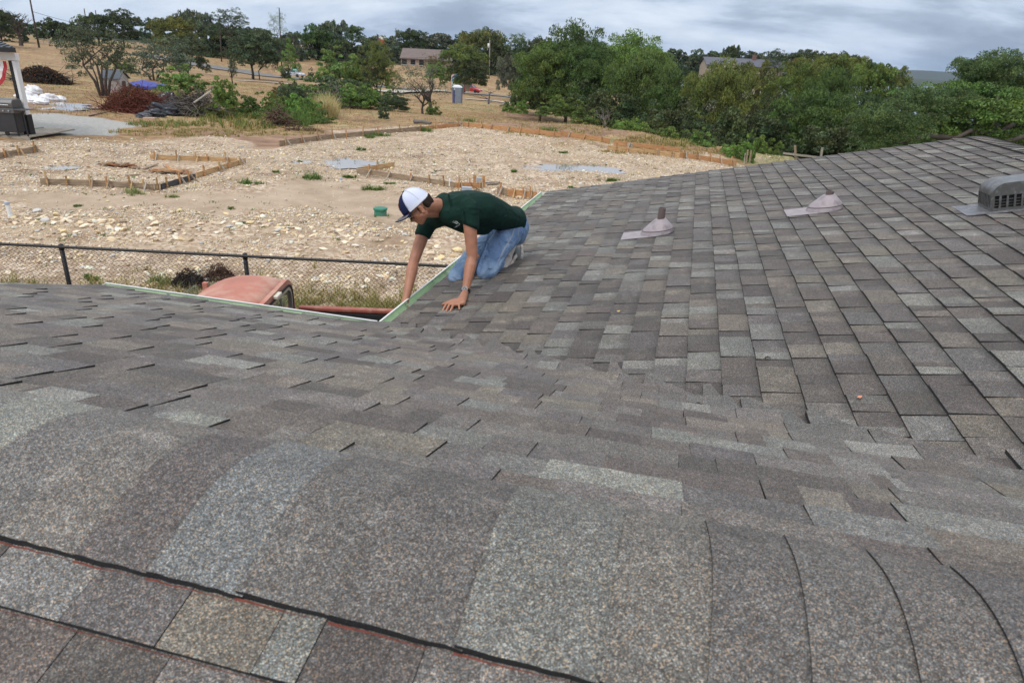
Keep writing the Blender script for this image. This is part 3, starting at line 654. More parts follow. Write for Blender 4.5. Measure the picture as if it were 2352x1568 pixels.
a = gme.color_attributes.new('zone_b', 'FLOAT_COLOR', 'POINT'); c = np.ones((len(V), 4), np.float32); c[:, 0] = sand; c[:, 1] = grey; c[:, 2] = wet; c[:, 3] = np.clip(woods, 0, 1); a.data.foreach_set('color', c.ravel())
gme.shade_smooth()
def ground_mat():
    m, t, b = new_mat('ground_of_limestone_dirt_and_dry_grass'); N = t.nodes.new; L = t.links.new; g = N('ShaderNodeNewGeometry')
    def noise(s, d=5, r=.55, dist=0, vec=None):
        n = N('ShaderNodeTexNoise'); n.inputs['Scale'].default_value = s; n.inputs['Detail'].default_value = d; n.inputs['Roughness'].default_value = r; n.inputs['Distortion'].default_value = dist; L(vec or g.outputs['Position'], n.inputs[0]); return n.outputs[0]
    def ramp(src, els):
        r = N('ShaderNodeValToRGB'); r.color_ramp.elements[0].position = els[0][0]; r.color_ramp.elements[0].color = (*els[0][1], 1); r.color_ramp.elements[1].position = els[-1][0]; r.color_ramp.elements[1].color = (*els[-1][1], 1)
        for p, c in els[1:-1]: e = r.color_ramp.elements.new(p); e.color = (*c, 1)
        L(src, r.inputs[0]); return r.outputs[0]
    def mix(f, a_, b_):
        x = N('ShaderNodeMix'); x.data_type = 'RGBA'; L(f, x.inputs['Factor']); L(a_, x.inputs['A']); L(b_, x.inputs['B']); return x.outputs['Result']
    za = N('ShaderNodeAttribute'); za.attribute_name = 'zone_a'; zb = N('ShaderNodeAttribute'); zb.attribute_name = 'zone_b'
    sa = N('ShaderNodeSeparateColor'); sb = N('ShaderNodeSeparateColor'); L(za.outputs['Color'], sa.inputs[0]); L(zb.outputs['Color'], sb.inputs[0])
    def edge(sock, amp=.6, s=3.0):         # break up the zone border
        n = noise(s, 6, .65); ma = N('ShaderNodeMath'); ma.operation = 'MULTIPLY_ADD'; L(n, ma.inputs[0]); ma.inputs[1].default_value = amp; L(sock, ma.inputs[2])
        r = N('ShaderNodeMapRange'); r.inputs[1].default_value = .5 + amp * .5 - .18; r.inputs[2].default_value = .5 + amp * .5 + .18; L(ma.outputs[0], r.inputs[0]); return r.outputs[0]
    dry = ramp(noise(.17, 10, .66, .5), [(.28, (.13, .095, .055)), (.39, (.23, .145, .08)), (.45, (.36, .25, .13)), (.51, (.28, .165, .09)), (.57, (.42, .31, .165)), (.63, (.22, .20, .09)), (.72, (.36, .26, .14))])
    dry2 = ramp(noise(2.6, 8, .7), [(.3, (.40, .42, .42)), (.7, (1.42, 1.38, 1.36))])
    mm = N('ShaderNodeMix'); mm.data_type = 'RGBA'; mm.blend_type = 'MULTIPLY'; mm.inputs['Factor'].default_value = 1; L(dry, mm.inputs['A']); L(dry2, mm.inputs['B']); col = mm.outputs['Result']
    dirtc = ramp(noise(1.1, 8, .65), [(.3, (.17, .10, .065)), (.5, (.27, .165, .105)), (.68, (.38, .25, .165))])
    col = mix(edge(sa.outputs[1]), col, dirtc)
    vor = N('ShaderNodeTexVoronoi'); vor.inputs['Scale'].default_value = 13; L(g.outputs['Position'], vor.inputs[0]); sv = N('ShaderNodeSeparateColor'); L(vor.outputs['Color'], sv.inputs[0])
    chips = ramp(sv.outputs[0], [(0, (.24, .165, .11)), (.3, (.38, .275, .19)), (.6, (.52, .40, .285)), (.85, (.62, .51, .39)), (1, (.66, .58, .48))])
    fine = ramp(noise(1.7, 8, .66), [(.32, (.24, .165, .11)), (.55, (.40, .30, .205)), (.75, (.50, .40, .30))])
    brn = ramp(noise(3.0, 7, .7), [(.3, (.19, .12, .08)), (.7, (.34, .235, .155))]); fine = mix(ramp(noise(.35, 7, .6, .8), [(.53, (0, 0, 0)), (.62, (1, 1, 1))]), fine, brn)
    limec = mix(ramp(noise(.9, 6, .6), [(.38, (0, 0, 0)), (.58, (1, 1, 1))]), fine, chips)
    col = mix(edge(sa.outputs[0]), col, limec)
    sandc = ramp(noise(1.3, 8, .6), [(.3, (.33, .245, .17)), (.6, (.46, .36, .265)), (.8, (.52, .42, .32))])
    col = mix(edge(sb.outputs[0], .5, 2.0), col, sandc)
    greyc = ramp(noise(9, 8, .75), [(.3, (.22, .215, .20)), (.5, (.36, .355, .335)), (.7, (.47, .46, .43))]); col = mix(edge(sb.outputs[1], .4), col, greyc)
    grn = ramp(noise(5, 7, .7), [(.3, (.10, .12, .03)), (.5, (.19, .19, .06)), (.7, (.28, .24, .09))]); col = mix(edge(sa.outputs[2], .9, 4.0), col, grn)
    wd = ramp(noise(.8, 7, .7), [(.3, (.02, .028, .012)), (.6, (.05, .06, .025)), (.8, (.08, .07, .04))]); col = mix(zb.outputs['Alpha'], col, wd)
    L(col, b.inputs['Base Color'])
    wetr = N('ShaderNodeMapRange'); L(sb.outputs[2], wetr.inputs[0]); wetr.inputs[3].default_value = .85; wetr.inputs[4].default_value = .35; L(wetr.outputs[0], b.inputs['Roughness'])
    bp = N('ShaderNodeBump'); bp.inputs['Strength'].default_value = .8; bp.inputs['Distance'].default_value = .05; L(noise(7, 8, .7), bp.inputs['Height']); L(bp.outputs[0], b.inputs['Normal'])
    b.inputs['Specular IOR Level'].default_value = .25
    return m
ground = link('ground', gme, ground_mat()); tag(ground, kind='structure')

# puddles: still water lying in the hollows
def water_mat(name, col, rough=.04):
    m, t, b = new_mat(name); b.inputs['Base Color'].default_value = (*col, 1); b.inputs['Roughness'].default_value = rough; b.inputs['Specular IOR Level'].default_value = .6; return m
M_PUD = water_mat('muddy_puddle_water', (.30, .27, .24), .03); M_PUD.node_tree.nodes['Principled BSDF'].inputs['Specular IOR Level'].default_value = 1.0
def puddle(poly, lab, seed, n=60, lobes=.2):
    zz = PUDZ[poly]; poly = ZP[poly]; P = np.array([G(*p) for p in poly]); c = P.mean(0); rr = random.Random(seed); m = MB()
    ang = np.linspace(0, 2 * math.pi, n, endpoint=False); A_ = np.arctan2(P[:, 1] - c[1], P[:, 0] - c[0]); Rr = np.hypot(P[:, 0] - c[0], P[:, 1] - c[1]); o_ = np.argsort(A_)
    rad = np.interp(ang, np.concatenate([A_[o_] - 2 * math.pi, A_[o_], A_[o_] + 2 * math.pi, A_[o_] + 4 * math.pi]), np.tile(Rr[o_], 4)) * (1 + lobes * np.array([math.sin(3 * a + seed) * .5 + math.sin(7 * a + seed * 2) * .4 + math.sin(13 * a) * .3 for a in ang]))
    xs = c[0] + rad * np.cos(ang); ys = c[1] + rad * np.sin(ang); z = zz
    m.add([(x, y, z) for x, y in zip(xs, ys)], [tuple(range(n))]); 
    return tag(m.build('puddle', M_PUD), lab, 'puddle')
puddle('pud1', 'pale rain puddle on the limestone pad behind the short board corner', 1)
puddle('pud2', 'wide shallow rain puddle on the right side of the limestone pad', 2, lobes=.35)
puddle('pud3', 'white reflecting puddle in the mud below the white sacks', 3, lobes=.3)
puddle('pud4', 'small puddle on the gravel behind the left board form', 4)
puddle('pud5', 'little puddle left of the large pale puddle', 5)

# lake far right and the hills behind it
M_LAKE = water_mat('lake_water', (.10, .13, .15), .12)
lk = MB(); lk.add([(48, 40, -9.5 - 12), (6500, -1500, -21.5), (9000, 6500, -21.5), (900, 6500, -21.5), (110, 330, -21.5)], [(0, 1, 2, 3, 4)]); lk.v = [(x, y, -21.5) for x, y, z in lk.v]
tag(lk.build('lake', M_LAKE), kind='structure')
M_HILL = plain('wooded_hills', (.035, .045, .03), .9, var=.3, scale=.01)
hm = MB(); hx = np.linspace(900, 7000, 120); vs = []
for row, (dy, kz) in enumerate(((0, 0), (350, .55), (700, 1), (1500, .9), (2500, 0))):
    for i, x in enumerate(hx):
        z = -23 + kz * (34 + 14 * math.sin(x * .0021 + 1) + 9 * math.sin(x * .0057) + 4 * _vn(x, row * 50, 60, 5)) * min(1, (x - 900) / 500); vs.append((x, 4200 - .1 * x + dy, z))
hm.add(vs, [(r * 120 + i, r * 120 + i + 1, (r + 1) * 120 + i + 1, (r + 1) * 120 + i) for r in range(4) for i in range(119)])
tag(hm.build('hills', M_HILL, smooth=True), kind='structure')

# roads and paths as thin sheets laid on the ground
M_ROAD = plain('worn_asphalt', (.17, .165, .16), .85, var=.15, scale=.3, bump=.2, bscale=30)
M_CURB = plain('pale_concrete_drive', (.42, .39, .34), .85, var=.15, scale=.5)
def strip_on_ground(name, px, wid, mat, lift=.05, thick=0, steps=60, world=None):
    P = np.array([G(u, v)[:2] for u, v in px]) if world is None else np.array(world, float)
    s = np.concatenate([[0], np.cumsum(np.hypot(*np.diff(P, axis=0).T))]); q = np.linspace(0, s[-1], steps); xs = np.interp(q, s, P[:, 0]); ys = np.interp(q, s, P[:, 1])
    k = np.ones(7) / 7; xs = np.convolve(np.pad(xs, 3, 'edge'), k, 'valid'); ys = np.convolve(np.pad(ys, 3, 'edge'), k, 'valid')
    tx = np.gradient(xs); ty = np.gradient(ys); l = np.hypot(tx, ty); nx_, ny_ = -ty / l, tx / l; m = MB(); vs = []
    for sgn in (-1, -.33, .33, 1):
        ex, ey = xs + nx_ * wid / 2 * sgn, ys + ny_ * wid / 2 * sgn; z = terr(ex, ey); zc = terr(xs, ys); vs += [(a, b, max(c_, d_) + lift) for a, b, c_, d_ in zip(ex, ey, z, zc)]
    m.add(vs, [(r * steps + i, r * steps + i + 1, (r + 1) * steps + i + 1, (r + 1) * steps + i) for r in range(3) for i in range(steps - 1)])
    return tag(m.build(name, mat, smooth=True), kind='structure')
strip_on_ground('road', [(300, 122), (430, 146), (520, 160), (600, 172), (690, 183), (800, 194), (900, 203), (1000, 211), (1080, 216), (1160, 223), (1300, 240), (1420, 254)], 6.4, M_ROAD, .12)
strip_on_ground('path', [(540, 186), (620, 190), (700, 198)], 1.6, M_CURB, .08, steps=24)
strip_on_ground('path', [(1062, 228), (1130, 232), (1200, 243)], 1.6, M_CURB, .10, steps=24)
strip_on_ground('path', [(880, 215), (940, 212), (1010, 208)], 4, M_CURB, .16, steps=24)

# ---------------------------------------------------------------- loose stone
def stones(n, xs, ys, size, seed, palette, flat=.55, sides=8):
    r = np.random.RandomState(seed); base = np.array([(1, 0, 0), (0, 1, 0), (-1, 0, 0), (0, -1, 0), (0, 0, 1), (0, 0, -1)], float)
    f = np.array([(0, 1, 4), (1, 2, 4), (2, 3, 4), (3, 0, 4), (1, 0, 5), (2, 1, 5), (3, 2, 5), (0, 3, 5)])
    if sides > 8:
        base = np.array([(math.cos(a), math.sin(a), 0) for a in np.arange(6) * math.pi / 3] + [(.6 * math.cos(a + .5), .6 * math.sin(a + .5), .75) for a in np.arange(3) * 2 * math.pi / 3] + [(0, 0, -.9)], float)
        f = np.array([(0, 1, 6), (1, 2, 7), (1, 7, 6), (2, 3, 7), (3, 4, 8), (3, 8, 7), (4, 5, 8), (5, 0, 6), (5, 6, 8), (6, 7, 8), (1, 0, 9), (2, 1, 9), (3, 2, 9), (4, 3, 9), (5, 4, 9), (0, 5, 9)])
    nb = len(base); V = base[None] * (1 + r.uniform(-.32, .32, (n, nb, 3))); V *= (size * r.uniform(.6, 1.25, n))[:, None, None] * np.stack([r.uniform(.7, 1.4, n), r.uniform(.6, 1.1, n), r.uniform(.35, .9, n) * flat / .55], 1)[:, None]
    q = r.uniform(0, 6.283, n); c, s = np.cos(q), np.sin(q); x = V[..., 0] * c[:, None] - V[..., 1] * s[:, None]; y = V[..., 0] * s[:, None] + V[..., 1] * c[:, None]; z = V[..., 2]
    tx, ty = r.normal(0, .25, n), r.normal(0, .25, n); z = z + x * tx[:, None] + y * ty[:, None]
    V = np.stack([x + xs[:, None], y + ys[:, None], z + terr(xs, ys)[:, None] + (size * .18)[:, None]], -1).reshape(-1, 3)
    F = (f[None] + (np.arange(n) * nb)[:, None, None]).reshape(-1, 3)
    pal = np.array(palette); c_ = pal[r.randint(0, len(pal), n)] * r.uniform(.82, 1.15, (n, 1)); return V, F, np.repeat(c_, nb, 0)
PAL = [tuple(min(.74, c * 1.13) for c in q) for q in [(.62, .50, .36), (.66, .56, .43), (.58, .44, .28), (.52, .42, .31), (.66, .60, .50), (.45, .34, .23), (.60, .49, .33), (.64, .52, .30), (.44, .43, .41), (.56, .46, .35), (.72, .64, .52), (.28, .21, .15)]]
M_STONE = attr_mat('limestone_rubble', .85, .5, 60, .12, 12, .2)
r = np.random.RandomState(3)
def scatter(n, x0, x1, y0, y1, dens):
    xs = r.uniform(x0, x1, n); ys = r.uniform(y0, y1, n); k = r.uniform(0, 1, n) < dens(xs, ys); return xs[k], ys[k]
limeP = [G(*p)[:2] for p in ZP['lime'] + [(1900, 420), (1900, 560), (-600, 560)]]; sandP = [G(*p)[:2] for p in ZP['sand1']]; brownP = [G(*p)[:2] for p in ZP['brown1']]; dirtP = [G(*p)[:2] for p in ZP['dirt1']]
wetP = [[G(*p)[:2] for p in ZP[k]] for k in ('pud1', 'pud2', 'pud3', 'pud4')]; greyP = [G(*p)[:2] for p in ZP['grey']]
def dens_near(x, y):
    d_ = np.where(inpoly(x, y, sandP), .07, 1.0) * np.where(inpoly(x, y, brownP), .3, 1) * np.clip((y - 9.6) / 1.2, 0.1, 1)
    d_ *= .18 + 1.0 * (_vn(x, y, 1.6, 41) * .65 + _vn(x, y, .5, 42) * .35 > .44); d_ *= np.clip((19.5 - y) / 5, .25, 1)
    return np.where(inpoly(x, y, limeP) | (y < 14), d_, 0) * (x < 5.5)
xs, ys = scatter(62000, -15, 6, 9.4, 20, dens_near)
bigf = np.clip(r.pareto(2.6, len(xs)) * .4 + .55, .55, 2.6); sz = .023 * bigf
V1, F1, C1 = stones(len(xs), xs, ys, sz, 5, PAL, .5, 16)
o = link('limestone_rubble', np_mesh('limestone_rubble', V1, F1, C1), M_STONE); tag(o, 'cream and tan limestone rubble covering the yard behind the fence', 'rubble', kind='stuff')
def dens_far(x, y):
    d_ = np.where(inpoly(x, y, sandP), .05, 1.0) * np.where(inpoly(x, y, dirtP), .12, 1); 
    for w_ in wetP: d_ = np.where(inpoly(x, y, w_), 0, d_)
    d_ *= .2 + .8 * (_vn(x, y, 2.6, 43) * .6 + _vn(x, y, .9, 44) * .4 > .36); return np.where(inpoly(x, y, limeP) & ~inpoly(x, y, greyP), d_, 0) * np.clip(1.15 - (y - 18) / 40, .25, 1)
xs, ys = scatter(105000, -20, 13, 15, 41, dens_far)
V1, F1, C1 = stones(len(xs), xs, ys, .038 * np.clip(r.pareto(3, len(xs)) * .4 + .55, .5, 2), 6, PAL, .4, 8)
o = link('crushed_limestone', np_mesh('crushed_limestone', V1, F1, C1), M_STONE); tag(o, 'crushed pale limestone spread over the building pad', 'gravel', kind='stuff')
# the larger stones one can pick out
rk = random.Random(9); spots = []
for (cx, cy, rx_, ry_, n, lo, hi) in ((120, 508, 190, 26, 44, .05, .12), (330, 530, 260, 26, 60, .05, .11), (560, 520, 180, 18, 34, .05, .10), (800, 545, 160, 40, 34, .05, .09), (1010, 590, 60, 40, 16, .06, .12), (700, 640, 300, 30, 50, .04, .075), (260, 605, 260, 18, 34, .04, .07), (1180, 447, 60, 14, 12, .07, .13)):
    for _ in range(n):
        u, v = cx + rk.gauss(0, .5) * rx_, cy + rk.gauss(0, .5) * ry_
        if v < 470 and cx != 1180: continue
        spots.append((G(u, v), rk.uniform(lo, hi) * (1.3 if rk.random() < .08 else 1)))
rock_meshes = []
for k in range(14):
    bm = bmesh.new(); bmesh.ops.create_icosphere(bm, subdivisions=2, radius=1); q = random.Random(50 + k)
    cuts = [Vector((q.gauss(0, 1), q.gauss(0, 1), q.gauss(0, .8))).normalized() for _ in range(9)]; hs = [q.uniform(.45, .85) for _ in cuts]
    for v in bm.verts:
        for n_, h_ in zip(cuts, hs):
            d_ = v.co.dot(n_)
            if d_ > h_: v.co -= n_ * (d_ - h_)
        v.co = Vector((v.co.x * q.uniform(.98, 1.02) * 1.15, v.co.y * .85, v.co.z * .5))
    me = bpy.data.meshes.new('rock'); bm.to_mesh(me); bm.free(); c = np.array(PAL[k % len(PAL)]) * q.uniform(.9, 1.1)
    a = me.color_attributes.new('tone', 'FLOAT_COLOR', 'POINT'); a.data.foreach_set('color', np.tile([*c, 1], len(me.vertices)).astype(np.float32)); me.materials.append(M_STONE); rock_meshes.append(me)
for i, (p, s) in enumerate(spots):
    o = bpy.data.objects.new('rock', rock_meshes[i % 14]); COL.objects.link(o); o.location = (p[0], p[1], p[2] + s * .22); o.rotation_euler = (rk.gauss(0, .2), rk.gauss(0, .2), rk.uniform(0, 6.28)); o.scale = (s, s, s * rk.uniform(.7, 1.2))
    tag(o, 'pale limestone rock lying in the rubble of the yard', 'rock', 'limestone rocks in the yard rubble')
bigr = bpy.data.objects.new('rock', rock_meshes[7]); COL.objects.link(bigr); p = G(1062, 577); bigr.location = (p[0] - .1, p[1], p[2] + .03); bigr.scale = (.15, .12, .13); tag(bigr, 'large yellow flat rock just left of the kneeling man\'s thighs', 'rock')
# ================================================================ TREES AND SHRUBS
M_LV = attr_mat('leaves', .55, 0, 1, .0, 1, .35, objcol=True, trans=.12)
M_BARK = plain('grey_brown_bark', (.075, .06, .05), .9, var=.35, scale=5, bump=.6, bscale=30)
M_BARKP = plain('weathered_grey_bark', (.26, .23, .20), .9, var=.3, scale=5, bump=.5, bscale=30)
def leaf_faces(C, size, rng, up=.35):
    """one folded leaf card (2 triangles) at each centre"""
    n = len(C); a = rng.normal(size=(n, 3)); a /= np.linalg.norm(a, axis=1)[:, None]; b = rng.normal(size=(n, 3)); b[:, 2] += up; b -= a * (a * b).sum(1)[:, None]; b /= np.linalg.norm(b, axis=1)[:, None]
    s = (size * rng.uniform(.6, 1.35, n))[:, None]; c = np.cross(a, b)
    V = np.stack([C - a * s, C + b * s * .42 + c * s * .12, C + a * s, C - b * s * .42 + c * s * .12], 1).reshape(-1, 3)
    F = (np.array([(0, 1, 2), (0, 2, 3)])[None] + (np.arange(n) * 4)[:, None, None]).reshape(-1, 3); return V, F
def crown_mesh(name, seed, nclump, per, leaf, kind='oak'):
    """unit crown: x, y in about -1..1, z in 0..1"""
    rng = np.random.RandomState(seed); C = []; T = []
    lobes = rng.normal(size=(9, 3)); lobes /= np.linalg.norm(lobes, axis=1)[:, None]; amp = rng.uniform(-.28, .22, 9)
    for i in range(nclump):
        d = rng.normal(size=3); d /= np.linalg.norm(d)
        if d[2] < -.75: d[2] *= -.6
        rad = rng.uniform(.12, 1) ** .42
        f = 1 + sum(a_ * max(0, d @ l) ** 3 for a_, l in zip(amp, lobes))
        if kind == 'cone': hz = rng.uniform(0, 1) ** 1.1; rr = (1 - hz) ** .75 * .95 * math.sqrt(rng.uniform(.15, 1)) + .04; q = rng.uniform(0, 6.28); p = np.array([rr * math.cos(q), rr * math.sin(q), hz])
        elif kind == 'open': p = np.array([d[0] * rad * f, d[1] * rad * f, .55 + .45 * d[2] * rad * f]) + rng.normal(size=3) * [.08, .08, .04]
        elif kind == 'mound': p = np.array([d[0] * rad * f, d[1] * rad * f, abs(d[2]) * rad * f * .95])
        else: g_ = 1.0 if d[2] > 0 else .8; q_ = (1 - abs(d[2]) ** 3 * .3) / max(.35, math.hypot(d[0], d[1])) if abs(d[2]) < .7 else 1; p = np.array([d[0] * rad * f * min(q_, 1.25), d[1] * rad * f * min(q_, 1.25), .47 + .53 * np.sign(d[2]) * abs(d[2]) ** .8 * rad * f])
        cr_ = rng.uniform(.09, .20) * (1.0 if kind != 'open' else .8); m_ = int(per * rng.uniform(.6, 1.4) * (cr_ / .15) ** 2) + 3
        g = rng.normal(size=(m_, 3)); g /= np.linalg.norm(g, axis=1)[:, None]; g *= (cr_ * rng.uniform(.35, 1, m_) ** .5)[:, None]; g[:, 2] = np.abs(g[:, 2]) * .62 - cr_ * .12
        C.append(p + g); br = rng.uniform(.5, 1.5); hue = rng.uniform(-.12, .16); k = rng.uniform(.8, 1.2, m_)[:, None] * br
        T.append(np.array([[1 + hue, 1.0, 1 - hue * .8]]) * k)
    C = np.concatenate(C); T = np.concatenate(T); lo, hi = np.percentile(C, 1.5, axis=0), np.percentile(C, 98.5, axis=0)
    C[:, :2] = (C[:, :2] - (lo[:2] + hi[:2]) / 2) / (hi[:2] - lo[:2]) * 2 * .97; C[:, 2] = (C[:, 2] - lo[2]) / (hi[2] - lo[2])
    V, F = leaf_faces(C, leaf, rng); return np_mesh(name, V, F, np.repeat(T, 4, 0), 'tone', M_LV)
CRN = {'oak': [crown_mesh('crown', 100 + i, 210, 72, .034) for i in range(4)], 'fine': [crown_mesh('crown', 120 + i, 420, 70, .024) for i in range(3)],
       'open': [crown_mesh('crown', 140 + i, 170, 60, .027, 'open') for i in range(3)], 'cone': [crown_mesh('crown', 150, 120, 50, .034, 'cone')],
       'sparse': [crown_mesh('crown', 160 + i, 130, 36, .022, 'open') for i in range(2)], 'mound': [crown_mesh('foliage', 170 + i, 130, 70, .045, 'mound') for i in range(4)],
       'far': [crown_mesh('crown', 180 + i, 150, 46, .052) for i in range(4)]}
def limbs(mb, base, tops, r0, seed, n=5, fork=.35, twig=0, mid=.2):
    q = random.Random(seed); base = np.array(base, float)
    for t in tops:
        t = np.array(t, float); v = t - base; pts = [base]; L_ = np.linalg.norm(v)
        for k in range(1, 6):
            s = k / 5; pts.append(base + v * s + np.array([q.gauss(0, 1), q.gauss(0, 1), q.gauss(0, .4)]) * L_ * .035 * (1 if k < 5 else .3) + UZ * math.sin(s * 3.14) * L_ * .03)
        mb.tube(pts, [r0 * (1 - .8 * k / 5) for k in range(6)], n)
        for _ in range(twig):
            k = q.randint(2, 4); p = pts[k]; dv = v / L_ * q.uniform(.2, .5) + np.array([q.gauss(0, .6), q.gauss(0, .6), q.uniform(.1, .6)]); e_ = p + dv * L_ * q.uniform(.2, .36)
            mb.tube([p, (p + e_) / 2 + UZ * .05 * L_ * q.uniform(-.5, .8), e_], [r0 * .32, r0 * .2, r0 * .06], 4)
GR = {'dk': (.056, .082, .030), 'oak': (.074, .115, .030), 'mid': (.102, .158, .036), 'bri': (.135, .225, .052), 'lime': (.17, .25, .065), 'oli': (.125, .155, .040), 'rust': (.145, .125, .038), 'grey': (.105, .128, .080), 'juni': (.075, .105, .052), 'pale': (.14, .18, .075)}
tcount = [0]
def tree(lab, u, vt, vb, Y, wpx, kind, col, name='oak_tree', vbase=None, trunk=True, ntr=1, group=None, cat='tree', bark=None, split=0.0, tw=0, r=None, dx=1.0):
    """u: centre, vt/vb: top and bottom of the crown in the picture, Y: how far away it stands, wpx: crown width"""
    tcount[0] += 1; i = tcount[0]; q = random.Random(900 + i)
    top = at(u, vt, Y); bot = at(u, vb, Y); W = wpx / FPX * Y * .93; gx, gy = top[0], Y; gz = T1(gx, gy)
    if vbase: pb = G(vbase[0], vbase[1]); pb = at(vbase[0], vbase[1], Y); gz = T1(pb[0], Y); bx = pb[0]
    else: bx = gx
    root = empty(name, (bx, gy, gz), lab, cat, group); h = top[2] - bot[2]
    cm = CRN[kind][i % len(CRN[kind])]; o = bpy.data.objects.new('crown', cm); COL.objects.link(o); o.parent = root
    o.location = ((top[0] + bot[0]) / 2 - bx, 0, bot[2] - gz); o.scale = (W / 2, W / 2 * .92 * dx, h); o.rotation_euler = (0, 0, 0); o.color = (*[c * q.uniform(.92, 1.08) for c in GR[col]], 1)
    if trunk:
        m = MB(); ch = bot[2] - gz; r0 = r or max(.07, W * .022); tops = []
        nb = 5 + ntr
        for k in range(nb):
            a_ = 6.28 * k / nb + q.uniform(-.4, .4); f = q.uniform(.25, .72); tops.append(((top[0] + bot[0]) / 2 - bx + math.cos(a_) * W / 2 * f, math.sin(a_) * W / 2 * f * dx, ch + h * q.uniform(.35, .85)))
        if ntr == 1:
            fk = np.array([0, 0, max(.3, ch * .75)]); m.tube([(0, 0, -.6), fk * .5 + [.05 * W * .2, 0, 0], fk], [r0 * 1.3, r0 * 1.05, r0 * .9], 7); limbs(m, fk, tops, r0 * .62, i, 5, twig=tw)
        else:
            for k in range(ntr):
                a_ = -1.3 + 2.6 * k / (ntr - 1); fk = np.array([math.sin(a_) * W * .20, q.uniform(-.1, .1) * W, max(.4, ch + h * .12)])
                m.tube([(math.sin(a_) * .12, 0, -.5), fk * [.45, .5, .5] + [0, 0, .0], fk], [r0, r0 * .85, r0 * .6], 6); limbs(m, fk, [t for j, t in enumerate(tops) if j % ntr == k], r0 * .45, i * 7 + k, 5, twig=tw)
        m.build('trunk', bark or M_BARK, root, smooth=True)
    return root
def bare_tree(lab, u, vt, vbase, Y, wpx, name='bare_tree', n=9, r=.22, col=None, leaves=None, bark=None, seed=1, cat='tree'):
    pb = at(u, vbase, Y); gz = T1(pb[0], Y); root = empty(name, (pb[0], Y, gz), lab, cat); q = random.Random(seed); H_ = at(u, vt, Y)[2] - gz; W = wpx / FPX * Y * .93; m = MB()
    def grow(p, d, L_, r_, lev):
        e_ = p + d * L_; mid = (p + e_) / 2 + np.array([q.gauss(0, .06), q.gauss(0, .06), q.gauss(0, .04)]) * L_; m.tube([p, mid, e_], [r_, r_ * .8, r_ * .6], 5 if lev < 2 else 3, cap=False)
        if lev >= 4: return
        for _ in range(q.choice((2, 3, 3)) if lev else n // 2):
            a_ = np.array([q.gauss(0, .75) * W / H_ * 1.3, q.gauss(0, .75), q.uniform(-.1, .75)]); dd = d * .75 + a_; dd /= np.linalg.norm(dd); grow(e_ - d * L_ * q.uniform(0, .25), dd, L_ * q.uniform(.6, .82), r_ * .55, lev + 1)
    grow(np.array([0, 0, -.3]), np.array([0, 0, 1.]), H_ * .30, r, 0); m.build('trunk', bark or M_BARK, root)
    if leaves:
        o = bpy.data.objects.new('crown', CRN['sparse'][seed % 2]); COL.objects.link(o); o.parent = root; o.location = (0, 0, H_ * .35); o.scale = (W * .45, W * .45, H_ * .6); o.color = (*GR[leaves], 1)
    return root
